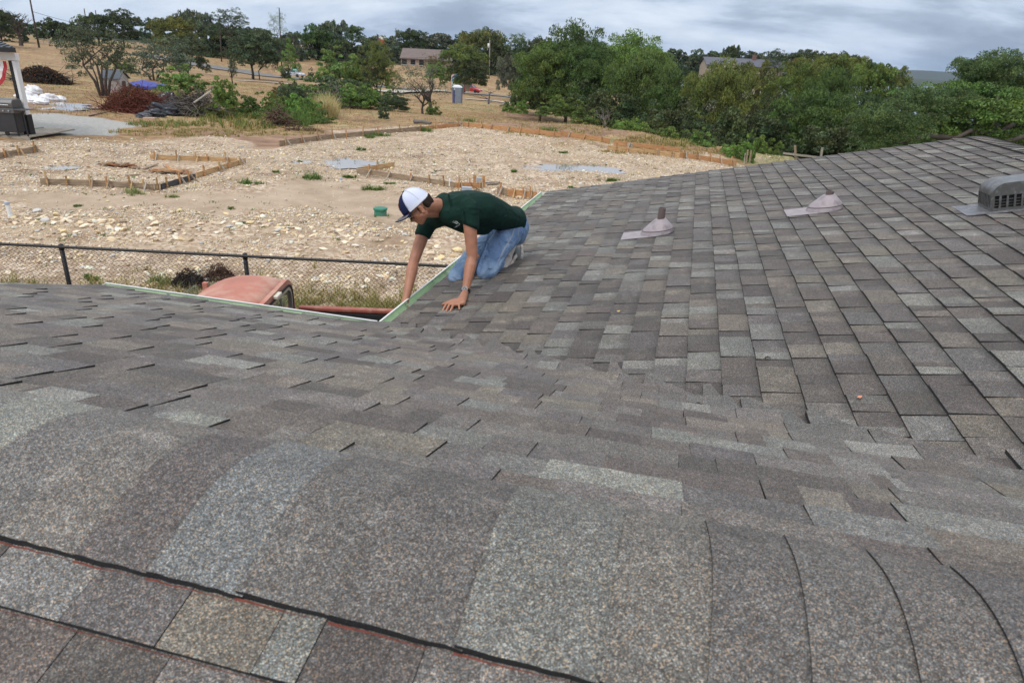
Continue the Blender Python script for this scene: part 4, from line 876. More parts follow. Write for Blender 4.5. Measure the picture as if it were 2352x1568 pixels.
# back tree line, left to right
BACK = [
 ('dark evergreen mass left of the leaning pole', 20, 34, 84, 150, 70, 'far', 'dk'),
 ('low dark tree just right of the leaning pole', 118, 47, 86, 170, 70, 'far', 'dk'),
 ('dark low tree continuing the row right of the leaning pole', 160, 56, 92, 175, 70, 'far', 'dk'),
 ('tall dark oak between the two thin poles on the left skyline', 215, 34, 80, 165, 56, 'oak', 'dk'),
 ('broad dark oak right of the two thin poles', 272, 26, 82, 168, 78, 'oak', 'dk'),
 ('small dark round tree on the skyline left of the olive tree', 345, 47, 84, 190, 44, 'far', 'juni'),
 ('olive round tree behind the two scrub oaks', 395, 40, 112, 110, 84, 'oak', 'oli'),
 ('grey-green tree on the skyline right of the olive tree', 448, 30, 112, 175, 66, 'far', 'grey'),
 ('grey wispy tree left of the skyline oak with gaps', 478, 36, 118, 185, 50, 'far', 'grey'),
 ('dark tree mass below the skyline oak with gaps', 505, 62, 122, 172, 80, 'far', 'dk'),
 ('dark tree behind the stone wall', 548, 66, 118, 176, 70, 'far', 'dk'),
 ('low tree behind the round roadside oak', 600, 70, 120, 180, 80, 'far', 'grey'),
 ('grey-green tree behind the tall pole', 668, 78, 130, 185, 56, 'far', 'grey'),
 ('broad dark tree right of the bright conical tree', 720, 66, 143, 195, 92, 'far', 'oak'),
 ('tall domed tree behind the lime shrubs', 762, 54, 145, 200, 82, 'far', 'grey'),
 ('small round tree standing alone on the skyline', 813, 61, 92, 235, 42, 'oak', 'oak'),
 ('dense dark tree behind the lime green saplings', 795, 97, 146, 190, 70, 'far', 'dk'),
 ('dark bushy tree left of the brown roofed house', 845, 100, 147, 192, 60, 'far', 'dk'),
 ('wide grey-green tree behind the flag', 870, 86, 130, 215, 90, 'far', 'grey'),
 ('round dark oak just above the brown roofed house', 946, 70, 114, 225, 64, 'oak', 'dk'),
 ('hazy tree row right of the oak above the brown roof', 1010, 80, 124, 270, 90, 'far', 'grey'),
 ('hazy tree behind the brown roof ridge', 1060, 84, 122, 275, 80, 'far', 'juni'),
 ('tall rusty green oak on the skyline behind the sign', 1108, 71, 150, 200, 92, 'oak', 'oli'),
 ('dark oak beside the white topped power pole', 1140, 88, 162, 196, 70, 'far', 'dk'),
 ('umbrella shaped tree with gaps on the skyline', 1187, 79, 112, 240, 54, 'open', 'mid'),
 ('dark thicket tree right of the white topped pole', 1195, 102, 165, 196, 84, 'far', 'dk'),
 ('grey skyline tree left of the big dark oaks', 1238, 92, 150, 205, 70, 'far', 'grey'),
 ('dark tree between the skyline and the big oaks', 1270, 104, 160, 190, 70, 'far', 'dk'),
 ('skyline tree behind the bright green crown', 1545, 116, 165, 230, 80, 'far', 'juni'),
 ('skyline tree left of the grey roofed house', 1600, 120, 168, 240, 80, 'far', 'juni'),
 ('small pointed tree above the grey roof', 1680, 108, 160, 290, 40, 'far', 'dk'),
 ('hazy tree row behind the grey roofed house', 1725, 122, 165, 300, 90, 'far', 'juni'),
 ('flat topped skyline oak right of the grey roofed house', 1795, 118, 165, 210, 70, 'open', 'dk'),
 ('flat topped dark oak farther right on the skyline', 1858, 117, 165, 200, 74, 'oak', 'dk')]
for lab, u, vt, vb, Y, wpx, kd, c in BACK: tree(lab, u, vt, vb + (14 if kd == 'far' else 4), Y, wpx * 1.12, kd, c, name='distant_tree', trunk=kd != 'far')
for k, (u, vt, vb, Y, wpx) in enumerate(((905, 100, 140, 240, 80), (985, 96, 132, 285, 80), (1300, 112, 170, 200, 80), (1350, 110, 170, 215, 90), (1420, 112, 175, 225, 90), (1490, 116, 172, 230, 90), (1640, 124, 170, 310, 90), (1770, 126, 168, 305, 90), (1910, 128, 170, 220, 90), (1960, 134, 175, 230, 80), (60, 60, 84, 230, 90), (300, 72, 96, 230, 90), (420, 78, 112, 225, 90), (640, 92, 126, 225, 90))):
    tree('dark tree closing the back of the distant tree line', u, vt - 2, vb + 18, Y, wpx * 1.25, 'far', 'juni', name='distant_tree', trunk=False, group='background trees of the far tree line')
tree('skyline oak with wide gaps in its dark crown', 527, 22, 78, 150, 82, 'open', 'dk', name='oak_tree', vbase=(528, 122), tw=2)
tree('thin pale green tree beside the tall pole', 637, 30, 84, 160, 42, 'sparse', 'pale', name='young_tree', vbase=(634, 112), tw=2)
bare_tree('leafless grey tree on the skyline right of the tall pole', 678, 52, 118, 165, 36, seed=5, r=.2)
bare_tree('big leafless dark tree on the left skyline', 48, -14, 106, 132, 96, seed=3, r=.40, n=12, leaves=None)
tree('dark tree with round crown at the left edge of the picture', -12, 22, 84, 125, 66, 'oak', 'dk')
tree('bright green conical tree beside the road sign', 664, 90, 163, 138, 48, 'cone', 'bri', name='conical_tree', vbase=(664, 170))
tree('dark round oak standing by the road', 583, 73, 146, 108, 122, 'oak', 'juni', vbase=(580, 174), tw=1)
tree('small shrubby tree under the round roadside oak', 622, 108, 158, 110, 34, 'open', 'juni', name='small_tree', vbase=(595, 175))
tree('slim small tree left of the roadside oak', 534, 136, 176, 82, 22, 'open', 'juni', name='small_tree', vbase=(533, 187))
tree('multi-stemmed scrub oak with thin bent trunks', 222, 54, 165, 48, 168, 'open', 'juni', name='scrub_oak', vbase=(240, 222), ntr=4, tw=2, r=.11)
tree('small leaning scrub oak crown at the far left of the pair', 178, 78, 150, 50, 70, 'sparse', 'grey', name='scrub_oak', vbase=(236, 223), ntr=2, tw=2, r=.07)
tree('second scrub oak behind the blue canopy', 370, 88, 172, 74, 140, 'open', 'grey', name='scrub_oak', vbase=(352, 176), ntr=3, tw=3, r=.12)
tree('dense green scrub oak right of the second one', 432, 88, 160, 80, 82, 'oak', 'juni', name='scrub_oak', vbase=(432, 168), tw=2)
tree('low green bush tree under the scrub oaks', 285, 142, 168, 66, 44, 'mound', 'mid', name='shrub', cat='shrub', trunk=False)
tree('slim dark green tree with two stems beside the thicket', 866, 92, 196, 85, 74, 'open', 'oli', name='young_tree', vbase=(868, 213), ntr=2, tw=2)
tree('dark foliage lower half of the slim tree by the thicket', 862, 128, 196, 86, 58, 'oak', 'juni', name='young_tree', vbase=(866, 213))
tree('yellowish small tree right of the slim two-stemmed tree', 903, 158, 204, 84, 46, 'open', 'oli', name='young_tree', vbase=(903, 222), tw=1)
tree('half bare grey tree with a bent trunk before the toilet', 968, 142, 226, 52, 124, 'sparse', 'grey', name='sparse_tree', vbase=(988, 266), ntr=1, tw=5, r=.13)
bare_tree('tangle of bare branches inside the half bare grey tree', 972, 138, 262, 52.3, 112, name='bare_tree', seed=11, r=.11, n=10)
tree('green bush at the foot of the half bare grey tree', 995, 236, 270, 51, 36, 'mound', 'mid', name='shrub', cat='shrub', trunk=False)
tree('round rust and green tree behind the toilet and the sign', 1064, 106, 192, 130, 108, 'oak', 'oli', vbase=(1064, 196))
tree('dark green lower growth of the round tree behind the sign', 1080, 140, 192, 128, 78, 'oak', 'dk', name='shrub', cat='shrub', trunk=False)
tree('grey-green bush tree between the road and the big oaks', 1170, 130, 205, 118, 56, 'oak', 'grey', name='shrub', cat='shrub', trunk=False)
tree('tallest dark oak of the right-hand grove', 1312, 66, 236, 74, 172, 'fine', 'oak', vbase=(1300, 243), tw=1)
tree('spreading oak at the left end of the right-hand grove', 1240, 108, 228, 72, 118, 'fine', 'mid', vbase=(1241, 247), tw=1)
tree('second dark crown inside the right-hand grove', 1358, 112, 250, 70, 110, 'fine', 'oak')
tree('bright green topped tree behind the dead trunk', 1446, 84, 215, 80, 160, 'fine', 'bri')
tree('mid green tree filling the grove behind the dead trunk', 1462, 128, 300, 60, 150, 'fine', 'mid', dx=.8)
tree('light green tree at the right of the bright topped tree', 1500, 122, 250, 70, 100, 'oak', 'bri')
tree('dark tree above the weedy slope edge', 1540, 168, 335, 56, 130, 'fine', 'oak', dx=.8)
tree('olive yellow tree above the right end of the form boards', 1640, 150, 338, 52, 150, 'fine', 'oli', dx=.8)
tree('olive crown just below the grey roofed house', 1722, 148, 260, 64, 110, 'oak', 'oli')
tree('glossy green tree behind the wooden batter boards', 1830, 150, 305, 54, 150, 'fine', 'mid', dx=.8)
tree('second glossy green crown right of the batter boards', 1895, 165, 310, 52, 110, 'fine', 'oak', dx=.8)
tree('dark olive tree low behind the roof edge', 1880, 215, 378, 43, 200, 'fine', 'oak', dx=.7)
tree('low dark tree behind the batter boards', 1780, 225, 378, 45, 130, 'fine', 'dk', dx=.7)
tree('rusty green crown on the right skyline', 1845, 136, 180, 110, 70, 'oak', 'rust')
tree('dark olive dome on the right skyline', 1930, 128, 215, 78, 110, 'oak', 'oli')
tree('green crown below the dark olive dome', 2005, 148, 250, 66, 100, 'oak', 'mid')
tree('last olive tree on the skyline before the distant hills', 2045, 158, 235, 84, 80, 'oak', 'oli')
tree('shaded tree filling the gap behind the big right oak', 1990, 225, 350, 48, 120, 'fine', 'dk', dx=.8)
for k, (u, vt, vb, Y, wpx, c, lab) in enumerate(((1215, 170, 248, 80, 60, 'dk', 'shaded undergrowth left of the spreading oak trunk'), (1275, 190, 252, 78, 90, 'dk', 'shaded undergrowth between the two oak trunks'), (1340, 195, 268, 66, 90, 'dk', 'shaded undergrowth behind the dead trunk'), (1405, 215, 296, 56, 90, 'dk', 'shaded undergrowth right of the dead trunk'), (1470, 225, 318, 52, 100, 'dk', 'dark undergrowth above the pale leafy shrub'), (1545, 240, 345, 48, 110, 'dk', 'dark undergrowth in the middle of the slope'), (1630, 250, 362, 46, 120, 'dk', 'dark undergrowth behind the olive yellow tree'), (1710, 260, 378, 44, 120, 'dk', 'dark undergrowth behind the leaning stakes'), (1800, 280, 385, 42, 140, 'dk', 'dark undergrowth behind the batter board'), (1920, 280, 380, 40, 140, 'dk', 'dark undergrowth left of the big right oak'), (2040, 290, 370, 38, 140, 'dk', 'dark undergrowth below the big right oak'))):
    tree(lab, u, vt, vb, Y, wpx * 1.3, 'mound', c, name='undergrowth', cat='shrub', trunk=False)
# the big oak at the right edge, with its bent limbs
root = tree('big glossy oak with bent dark limbs at the right edge', 2240, 196, 345, 30, 320, 'fine', 'mid', name='oak_tree', vbase=(2270, 420), tw=0, r=.34, dx=.8)
for k, (u, vt, vb, Y, wpx) in enumerate(((2292, 122, 240, 31, 165), (2120, 204, 300, 29, 170), (2060, 240, 345, 28, 170), (2350, 160, 330, 32, 150), (2205, 206, 280, 29.5, 120), (2250, 140, 200, 31, 70))):
    top = at(u, vt, Y); bot = at(u, vb, Y); o = bpy.data.objects.new('crown', CRN['fine'][(k + 1) % 3]); COL.objects.link(o); o.parent = root; W = wpx / FPX * Y * .93
    o.location = Vector((top[0], Y, bot[2])) - root.location; o.scale = (W / 2, W / 2 * .8, top[2] - bot[2]); o.rotation_euler = (0, 0, k * 1.3); o.color = (.082, .132, .042, 1)
m = MB()
for pts, r0 in (([(2270, 420, 30), (2262, 345, 29.5), (2285, 310, 29), (2330, 285, 28.5)], .22), ([(2262, 345, 29.5), (2200, 318, 28.6), (2130, 312, 28), (2060, 330, 27.6)], .15), ([(2285, 310, 29), (2230, 300, 28.4), (2180, 325, 27.8)], .11), ([(2285, 310, 29), (2280, 260, 29), (2300, 200, 30)], .13), ([(2262, 345, 29.5), (2300, 330, 28), (2400, 300, 28)], .14)):
    m.tube([at(*p) - np.array(root.location) for p in pts], [r0 * (1 - .22 * k) for k in range(len(pts))], 7)
m.build('bent_limb', M_BARK, root, smooth=True)
# dead trunk at the slope edge
p = G(1364, 284); m = MB(); H_ = 72 / FPX * p[1] * .9; m.tube([(0, 0, -.3), (.05, 0, H_ * .35), (.16, 0, H_ * .75), (.2, 0, H_)], [.17, .13, .12, .10], 9)
for a_, b_, rr__ in (((.2, 0, H_ * .96), (-.3, 0, H_ * 1.25), .05), ((.17, 0, H_ * .8), (.55, .1, H_ * .98), .035), ((.2, 0, H_), (.3, 0, H_ * 1.3), .04)): m.tube([a_, (np.array(a_) + b_) / 2 + [0, 0, .05], b_], [rr__, rr__ * .7, rr__ * .3], 5)
root = empty('dead_tree', p, 'grey dead tree trunk at the slope edge below the grove', 'tree'); m.build('trunk', M_BARKP, root, smooth=True)
bare_tree('pale grey dead brush around the dead trunk', 1392, 210, 285, 47.5, 60, name='dead_brush', seed=21, r=.05, n=10, bark=M_BARKP, cat='brush')
# shrubs along the slope edge and in the thicket
SHR = [('low green shrub at the top of the weedy slope', 1345, 252, 290, 47, 60, 'mid'), ('leafy shrub right of the dead trunk', 1445, 276, 312, 42, 76, 'bri'), ('pale leafy shrub on the slope below the grove', 1500, 285, 325, 40, 70, 'mid'), ('bushy shrub halfway along the slope edge', 1560, 300, 345, 37, 84, 'mid'),
 ('tall weed shrub at the right end of the slope edge', 1612, 305, 352, 35, 60, 'bri'), ('green shrub behind the two leaning stakes', 1690, 330, 376, 33, 76, 'bri'), ('broad leafed seedling behind the stakes', 1722, 312, 372, 32.5, 28, 'bri'), ('dark shrub under the grove left of the dead trunk', 1300, 226, 262, 56, 70, 'mid'),
 ('green weed clump beside the fallen branches', 1170, 237, 256, 72, 30, 'bri'), ('second green weed clump beside the fallen branches', 1198, 234, 258, 70, 28, 'bri'), ('green shrub at the foot of the spreading oak', 1262, 240, 262, 62, 56, 'mid'), ('dark green shrub left of the batter boards', 1760, 320, 376, 36, 60, 'mid'), ('dark shrub at the foot of the slope shrubs', 1500, 300, 345, 47, 110, 'dk'), ('dark shrub deep behind the slope edge', 1620, 300, 365, 42, 120, 'dk'),
 ('tall leafy mound on top of the brush pile', 418, 158, 206, 39, 92, 'bri'), ('round leafy bush right of the leaning plank', 517, 185, 242, 37, 54, 'bri'), ('lime green young shrub thicket by the road', 776, 122, 190, 108, 90, 'lime'), ('second lime shrub right of the first by the road', 815, 140, 196, 104, 60, 'mid'),
 ('wide green thicket shrub in the middle field', 700, 186, 226, 62, 110, 'mid'), ('dark vine covered shrub in the middle thicket', 790, 184, 228, 60, 120, 'juni'), ('green shrub at the right end of the middle thicket', 862, 198, 240, 56, 90, 'mid'), ('low grey-green shrub ending the middle thicket', 905, 218, 250, 54, 60, 'juni'), ('rust brown shrub left of the middle thicket', 645, 195, 222, 62, 38, 'rust'),
 ('vine covered bush right of the uprooted stump', 700, 226, 286, 41, 80, 'bri'), ('green weed mound left of the uprooted stump', 598, 228, 292, 40, 100, 'mid'), ('low weedy shrub between the plank bush and the stump', 556, 240, 290, 41, 80, 'mid'), ('grassy green mound at the right front of the thicket', 738, 262, 298, 38, 76, 'mid'), ('small round bush alone on the dry grass', 881, 248, 278, 44, 24, 'juni'),
 ('green bush under the scrub oak by the red brush', 307, 196, 216, 40, 26, 'mid'), ('round pale weed bush on the row of long boards', 744, 314, 329, 31, 30, 'lime'), ('small bush tree beside the silver car', 715, 162, 186, 132, 16, 'juni'), ('small dark bush beneath the bright conical tree', 656, 160, 178, 134, 22, 'juni'),
 ('dense vine mound between the leaning plank and the stump', 545, 232, 286, 40, 84, 'mid'), ('low olive weed mound right of the black tarp', 478, 244, 282, 38, 70, 'oli'), ('straw green weed mound at the front middle of the thicket', 530, 256, 296, 38, 80, 'oli'), ('green weed mound directly behind the stump', 645, 222, 276, 42, 76, 'mid'), ('bushy green mound in front of the straw coloured grass', 700, 262, 300, 38, 60, 'oli'),
 ('dark shrub left end of the middle thicket', 668, 196, 236, 55, 60, 'juni'), ('tangled green mound between thicket and straw grass', 745, 205, 246, 52, 80, 'mid'), ('green vine mound joining the middle thicket', 825, 200, 240, 54, 80, 'bri')]
for lab, u, vt, vb, Y, wpx, c in SHR:
    o = tree(lab, u, vt - 3, vb + 2, Y, wpx * 1.08, 'mound', c, name='shrub', cat='shrub', trunk=False)
tree('small red leaved tree before the brown roofed house', 993, 128, 160, 150, 34, 'open', 'rust', name='small_tree', tw=1)
tree('bright green bush before the brown roofed house', 1000, 145, 180, 120, 44, 'mound', 'bri', name='shrub', cat='shrub', trunk=False)

# grass, weeds and scattered tufts
M_GR = attr_mat('grass_blades', .6, 0, 1, .0, 1, .2, trans=.25)
def blades(P, h, per, col, seed, spread=.12, wid=.006, bend=.5, jit=.25):
    r = np.random.RandomState(seed); P = np.repeat(np.asarray(P, float), per, 0); n = len(P); h = np.repeat(np.broadcast_to(h, (n // per,)) * r.uniform(.35, 1.25, n // per), per) * r.uniform(.5, 1.2, n); q = r.uniform(0, 6.283, n); rad = np.abs(r.normal(0, 1, n)) * np.repeat(np.broadcast_to(spread, (n // per,)), per)
    B = P + np.stack([np.cos(q) * rad, np.sin(q) * rad, -.01 + 0 * q], 1); dirx = np.stack([np.cos(q + r.normal(0, .6, n)), np.sin(q + r.normal(0, .6, n)), 0 * q], 1); w_ = np.stack([-dirx[:, 1], dirx[:, 0], 0 * q], 1) * (wid * (1 + 0 * q))[:, None]
    md = B + dirx * (h * bend * .35)[:, None] + UZ * (h * .6)[:, None]; tp = B + dirx * (h * bend * r.uniform(.5, 1.3, n))[:, None] + UZ * (h * r.uniform(.75, 1, n))[:, None]
    V = np.stack([B - w_, B + w_, md + w_ * .7, md - w_ * .7, tp], 1).reshape(-1, 3); F = (np.array([(0, 1, 2), (0, 2, 3), (3, 2, 4)])[None] + (np.arange(n) * 5)[:, None, None]).reshape(-1, 3)
    c = np.asarray(col, float); c = c[r.randint(0, len(c), n)] * r.uniform(1 - jit, 1 + jit, (n, 1)); return V, F, np.repeat(c, 5, 0)
def veg(name, V, F, C, lab, cat=None, kind=None, group=None, mat=None): return tag(link(name, np_mesh(name, V, F, C), mat or M_GR), lab, cat, group, kind)
YG = [(.30, .28, .09), (.36, .30, .12), (.22, .24, .06), (.42, .34, .17), (.16, .21, .05)]; DG = [(.42, .30, .13), (.36, .23, .09), (.48, .37, .18), (.30, .2, .09), (.3, .3, .11)]; GG = [(.09, .17, .035), (.12, .21, .05), (.07, .14, .03), (.15, .23, .06)]
rg = np.random.RandomState(8)
xs = rg.uniform(-12, 1.5, 6500); ys = 9.05 + np.abs(rg.normal(0, .8, 6500)); k = (_vn(xs, ys, .9, 31) > .33) | (ys < 9.3); xs, ys = xs[k], ys[k]
veg('fence_grass', *blades(np.stack([xs, ys, terr(xs, ys)], 1), .21, 10, YG[:4], 1, .05, .005), 'yellow-green grass growing along the foot of the chain-link fence', kind='stuff')
# dry grass over the field
xs = rg.uniform(-45, 30, 26000); ys = rg.uniform(30, 90, 26000); lm = inpoly(xs, ys, limeP) | inpoly(xs, ys, dirtP) | inpoly(xs, ys, greyP); k = (~lm) & (_vn(xs, ys, 3, 51) > .28) & (xs < 8 + .1 * ys); xs, ys = xs[k], ys[k]
veg('dry_grass', *blades(np.stack([xs, ys, terr(xs, ys)], 1), .13, 5, DG, 2, .22, .012, .8), 'short dry golden grass over the open field', kind='stuff')
# tall weeds in and around the thicket
def patch(cu, cv, ru, rv, n, h, per, col, seed, lab, wid=.012, spread=.12, name='tall_weeds', kind='stuff', cat=None):
    r = np.random.RandomState(seed); P = []
    for _ in range(n):
        a_, q_ = r.uniform(0, 6.283), math.sqrt(r.uniform(0, 1)); P.append(G(cu + ru * q_ * math.cos(a_), cv + rv * q_ * math.sin(a_)))
    return veg(name, *blades(P, h, per, col, seed, spread, wid), lab, cat, kind)
patch(580, 280, 125, 18, 150, .42, 20, GG + YG[:3] + DG[:2], 3, 'green and straw coloured weeds along the front of the thicket')
patch(385, 228, 34, 12, 90, .75, 26, GG + YG + DG[:1], 4, 'tall pale grass growing between the brush pile and the tarp')
patch(385, 287, 90, 7, 110, .2, 18, GG + DG[:3], 5, 'short green and tan weeds in front of the red brush pile')
patch(690, 262, 70, 30, 140, .7, 24, GG, 6, 'green weeds between the stump and the vine covered bush')
patch(750, 262, 26, 16, 70, 1.15, 40, [(.5, .4, .2), (.42, .36, .16), (.36, .36, .13), (.55, .45, .26)], 7, 'tall straw coloured ornamental grass right of the thicket', name='straw_grass')
patch(830, 232, 70, 10, 120, .6, 24, GG + [(.3, .22, .14)], 8, 'green weeds at the right end of the middle thicket')
patch(500, 305, 250, 10, 200, .14, 18, YG + DG, 9, 'thin low grass along the edge of the building pad', name='low_grass')
patch(1530, 348, 150, 8, 260, .12, 14, DG, 12, 'dry orange grass along the right slope edge', name='dry_grass')
patch(1540, 326, 130, 12, 260, .18, 16, DG + GG[:2], 13, 'mixed dry grass below the slope shrubs', name='dry_grass')
patch(1280, 300, 140, 16, 160, .14, 16, DG + YG, 14, 'thin dry grass beyond the long form boards', name='low_grass')
TUF = [(574, 423, 30, 'bright green weed tuft on the sand right of the left board form'), (718, 410, 32, 'bright green weed tuft left of the small white pipe'), (803, 408, 20, 'bright green weed tuft right of the small white pipe'), (862, 437, 34, 'largest bright green weed tuft left of the man'), (896, 422, 14, 'small green tuft above the largest tuft'), (312, 444, 26, 'wispy pale weed in front of the left board form'), (396, 453, 14, 'dense small olive weed right of the wispy one'), (179, 473, 12, 'tiny green tuft above the left rubble'), (530, 480, 12, 'tiny green tuft in the middle of the rubble'), (1262, 302, 30, 'green weed clump behind the long form boards'), (1080, 280, 22, 'green weed clump beside the lumber pallet'), (830, 345, 16, 'low green tuft before the long grey board'), (852, 316, 20, 'green tuft beside the long grey board'), (872, 312, 22, 'green tuft right of the other one by the long board'), (978, 302, 24, 'spreading green patch near the far board corner'), (632, 396, 12, 'small green tuft right of the left form corner'), (688, 372, 8, 'tiny tuft beside the little puddle'), (1296, 352, 14, 'green tuft left of the wide puddle'), (1180, 395, 14, 'green tuft below the wide puddle'), (1402, 415, 20, 'low green strip of weeds near the roof edge'), (1312, 432, 12, 'green tuft just above the roof edge'), (560, 512, 9, 'tiny green tuft low in the rubble'), (205, 640, 26, 'green weed behind the left fence panel'), (366, 650, 34, 'pale yellow bush grass behind the fence near the truck'), (1010, 480, 30, 'green weeds just behind the man\'s cap')]
for i, (u, v, w_, lab) in enumerate(TUF):
    p = G(u, v); s = w_ / FPX * p[1] * .75; r = np.random.RandomState(60 + i); P = np.stack([p[0] + r.normal(0, s * .5, 14), p[1] + r.normal(0, s * .4, 14)], 1); P = np.concatenate([P, terr(P[:, 0], P[:, 1])[:, None]], 1)
    wispy = 'wispy' in lab or 'pale' in lab
    veg('weed_tuft', *blades(P, s * (.9 if wispy else .6), 26, [(.33, .34, .16), (.26, .32, .12)] if wispy else GG, 60 + i, s * .22, .007), lab, 'weed')
r = np.random.RandomState(77); P = []
for _ in range(150):
    P.append(G(r.uniform(640, 1650), r.uniform(318, 420)))
for _ in range(70): P.append(G(r.uniform(20, 900), r.uniform(380, 560)))
veg('scattered_weeds', *blades(P, .07, 16, GG, 78, .09, .007), 'tiny green weeds dotted over the limestone pad', kind='stuff')
# ================================================================ FENCE, TRUCK, SITE THINGS
def root_at(name, p, lab, cat, group=None, rz=0): return empty(name, p, lab, cat, group, rz)
# chain-link fence along y = 9, black vinyl coated
FY = 9.0; FZ = zat(137, 567, 0)[2] * 0 + at(137, 567, FY)[2]
fr = root_at('chain_link_fence', (-4, FY, T1(-4, FY)), 'black chain-link fence between the old truck and the rubble yard', 'fence'); fo = np.array(fr.location)
xs_posts = [at(137, 567, FY)[0] + k * (at(560, 582, FY)[0] - at(137, 567, FY)[0]) for k in (-3, -2, -1, 0, 1, 2.35, 3.35)]
rz_ = lambda x: FZ + (at(1040, 612, FY)[2] - FZ) * (x - xs_posts[3]) / (at(1040, 612, FY)[0] - xs_posts[3])
m = MB(); n_ = 60; xx = np.linspace(xs_posts[0], xs_posts[-1], n_); m.tube([np.array([x, FY, rz_(x)]) - fo for x in xx], .021, 10); m.build('top_rail', M_BLACK, fr, smooth=True)
for x in xs_posts:
    g = T1(x, FY); m = MB(); m.tube([np.array([x, FY + .03, g - .2]) - fo, np.array([x, FY + .03, rz_(x) + .01]) - fo], .03, 10); m.build('post', M_BLACK, fr, smooth=True)
    m = MB(); m.lathe(np.array([x, FY + .03, rz_(x) + .005]) - fo, [(.034, -.05), (.034, .0), (.03, .022), (.012, .034), (0, .036)], 10); m.build('post_cap', M_BLACK, fr, smooth=True)
# woven mesh: zig-zag wires
V_ = []; F_ = []; sp = .064; H_ = 1.2; x0_, x1_ = xs_posts[0], xs_posts[-1]; nw = int((x1_ - x0_) / sp); rw = .0052
for i in range(nw):
    x = x0_ + i * sp; top = rz_(x) - .02; ns = int(H_ / (sp / 2)); 
    for k in range(ns + 1):
        p = np.array([x + (sp / 2 if (k % 2) else -sp / 2) * .98, FY - .015 + (.003 if (k % 2) else -.003), top - k * sp * .52]) - fo
        for q in range(3): V_.append(p + rw * np.array([math.cos(q * 2.094), math.sin(q * 2.094), 0]))
    b = len(V_) - 3 * (ns + 1)
    for k in range(ns):
        for q in range(3): F_.append((b + 3 * k + q, b + 3 * k + (q + 1) % 3, b + 3 * k + 3 + (q + 1) % 3, b + 3 * k + 3 + q))
o = link('chain_link_mesh', np_mesh('chain_link_mesh', np.array(V_), np.array(F_), mat=M_BLACK), None, fr); o['kind'] = 'stuff'
# wire ties on the rail: little bumps
m = MB()
for x in np.arange(x0_, x1_, .115): m.tube([np.array([x - .004, FY - .0, rz_(x) + .024]) - fo, np.array([x + .004, FY - .0, rz_(x) + .024]) - fo], .006, 5)
m.build('wire_ties', M_BLACK, fr)['kind'] = 'stuff'
# dark brush caught behind the fence left of the truck
def twig_pile(name, c, rx, ry, rz, n, mat, lab, cat, seed, leaf=None, lcol=None, th=.012, L_=.5, nleaf=0, lsz=.05):
    root = empty(name, c, lab, cat); q = random.Random(seed); m = MB()
    for _ in range(n):
        a_ = q.uniform(0, 6.283); r__ = math.sqrt(q.random()); p = np.array([rx * r__ * math.cos(a_), ry * r__ * math.sin(a_), 0]); p[2] = rz * (1 - r__ * r__) * q.uniform(.1, 1.0)
        d = np.array([q.gauss(0, 1), q.gauss(0, 1), q.gauss(0, .45)]); d /= np.linalg.norm(d); l = L_ * q.uniform(.4, 1.2); e_ = p + d * l; e_[2] = max(e_[2], .01); p[2] = max(p[2], .01)
        m.tube([p, (p + e_) / 2 + np.array([q.gauss(0, .08), q.gauss(0, .08), q.gauss(0, .06)]) * l, e_], [th * q.uniform(.6, 1.5), th * .7, th * .3], 4, cap=False)
    m.build('branches', mat, root)['kind'] = 'stuff'
    if nleaf:
        r = np.random.RandomState(seed); a_ = r.uniform(0, 6.283, nleaf); rr__ = np.sqrt(r.uniform(0, 1, nleaf)) * 1.05; P = np.stack([rx * rr__ * np.cos(a_), ry * rr__ * np.sin(a_), np.maximum(0, rz * (1 - np.minimum(rr__, 1) ** 2) * r.uniform(.3, 1.1, nleaf)) + .02], 1)
        V, F = leaf_faces(P, lsz, r); c_ = np.array(lcol)[r.randint(0, len(lcol), nleaf)] * r.uniform(.6, 1.3, (nleaf, 1)); link('dead_leaves', np_mesh('dead_leaves', V, F, np.repeat(c_, 4, 0), mat=M_GR), None, root)['kind'] = 'stuff'
    return root
M_TW = plain('dry_twigs', (.10, .06, .04), .9, var=.4, scale=9); M_TWR = plain('red_brown_twigs', (.13, .035, .022), .9, var=.4, scale=6); M_TWD = plain('charred_twigs', (.03, .026, .026), .9, var=.3, scale=6); M_TWG = plain('grey_dead_twigs', (.16, .14, .125), .9, var=.3, scale=6)
twig_pile('root_clump', G(435, 655), .30, .2, .28, 160, M_TWD, 'dark tangled root clump behind the fence left of the truck', 'roots', 1, th=.008, L_=.22, nleaf=1500, lcol=[(.03, .02, .015), (.06, .035, .025)], lsz=.018)
twig_pile('root_clump', G(505, 640), .26, .2, .26, 150, M_TW, 'brown tangled root clump just behind the cab of the truck', 'roots', 2, th=.007, L_=.2, nleaf=1200, lcol=[(.12, .05, .03), (.05, .03, .02)], lsz=.018)
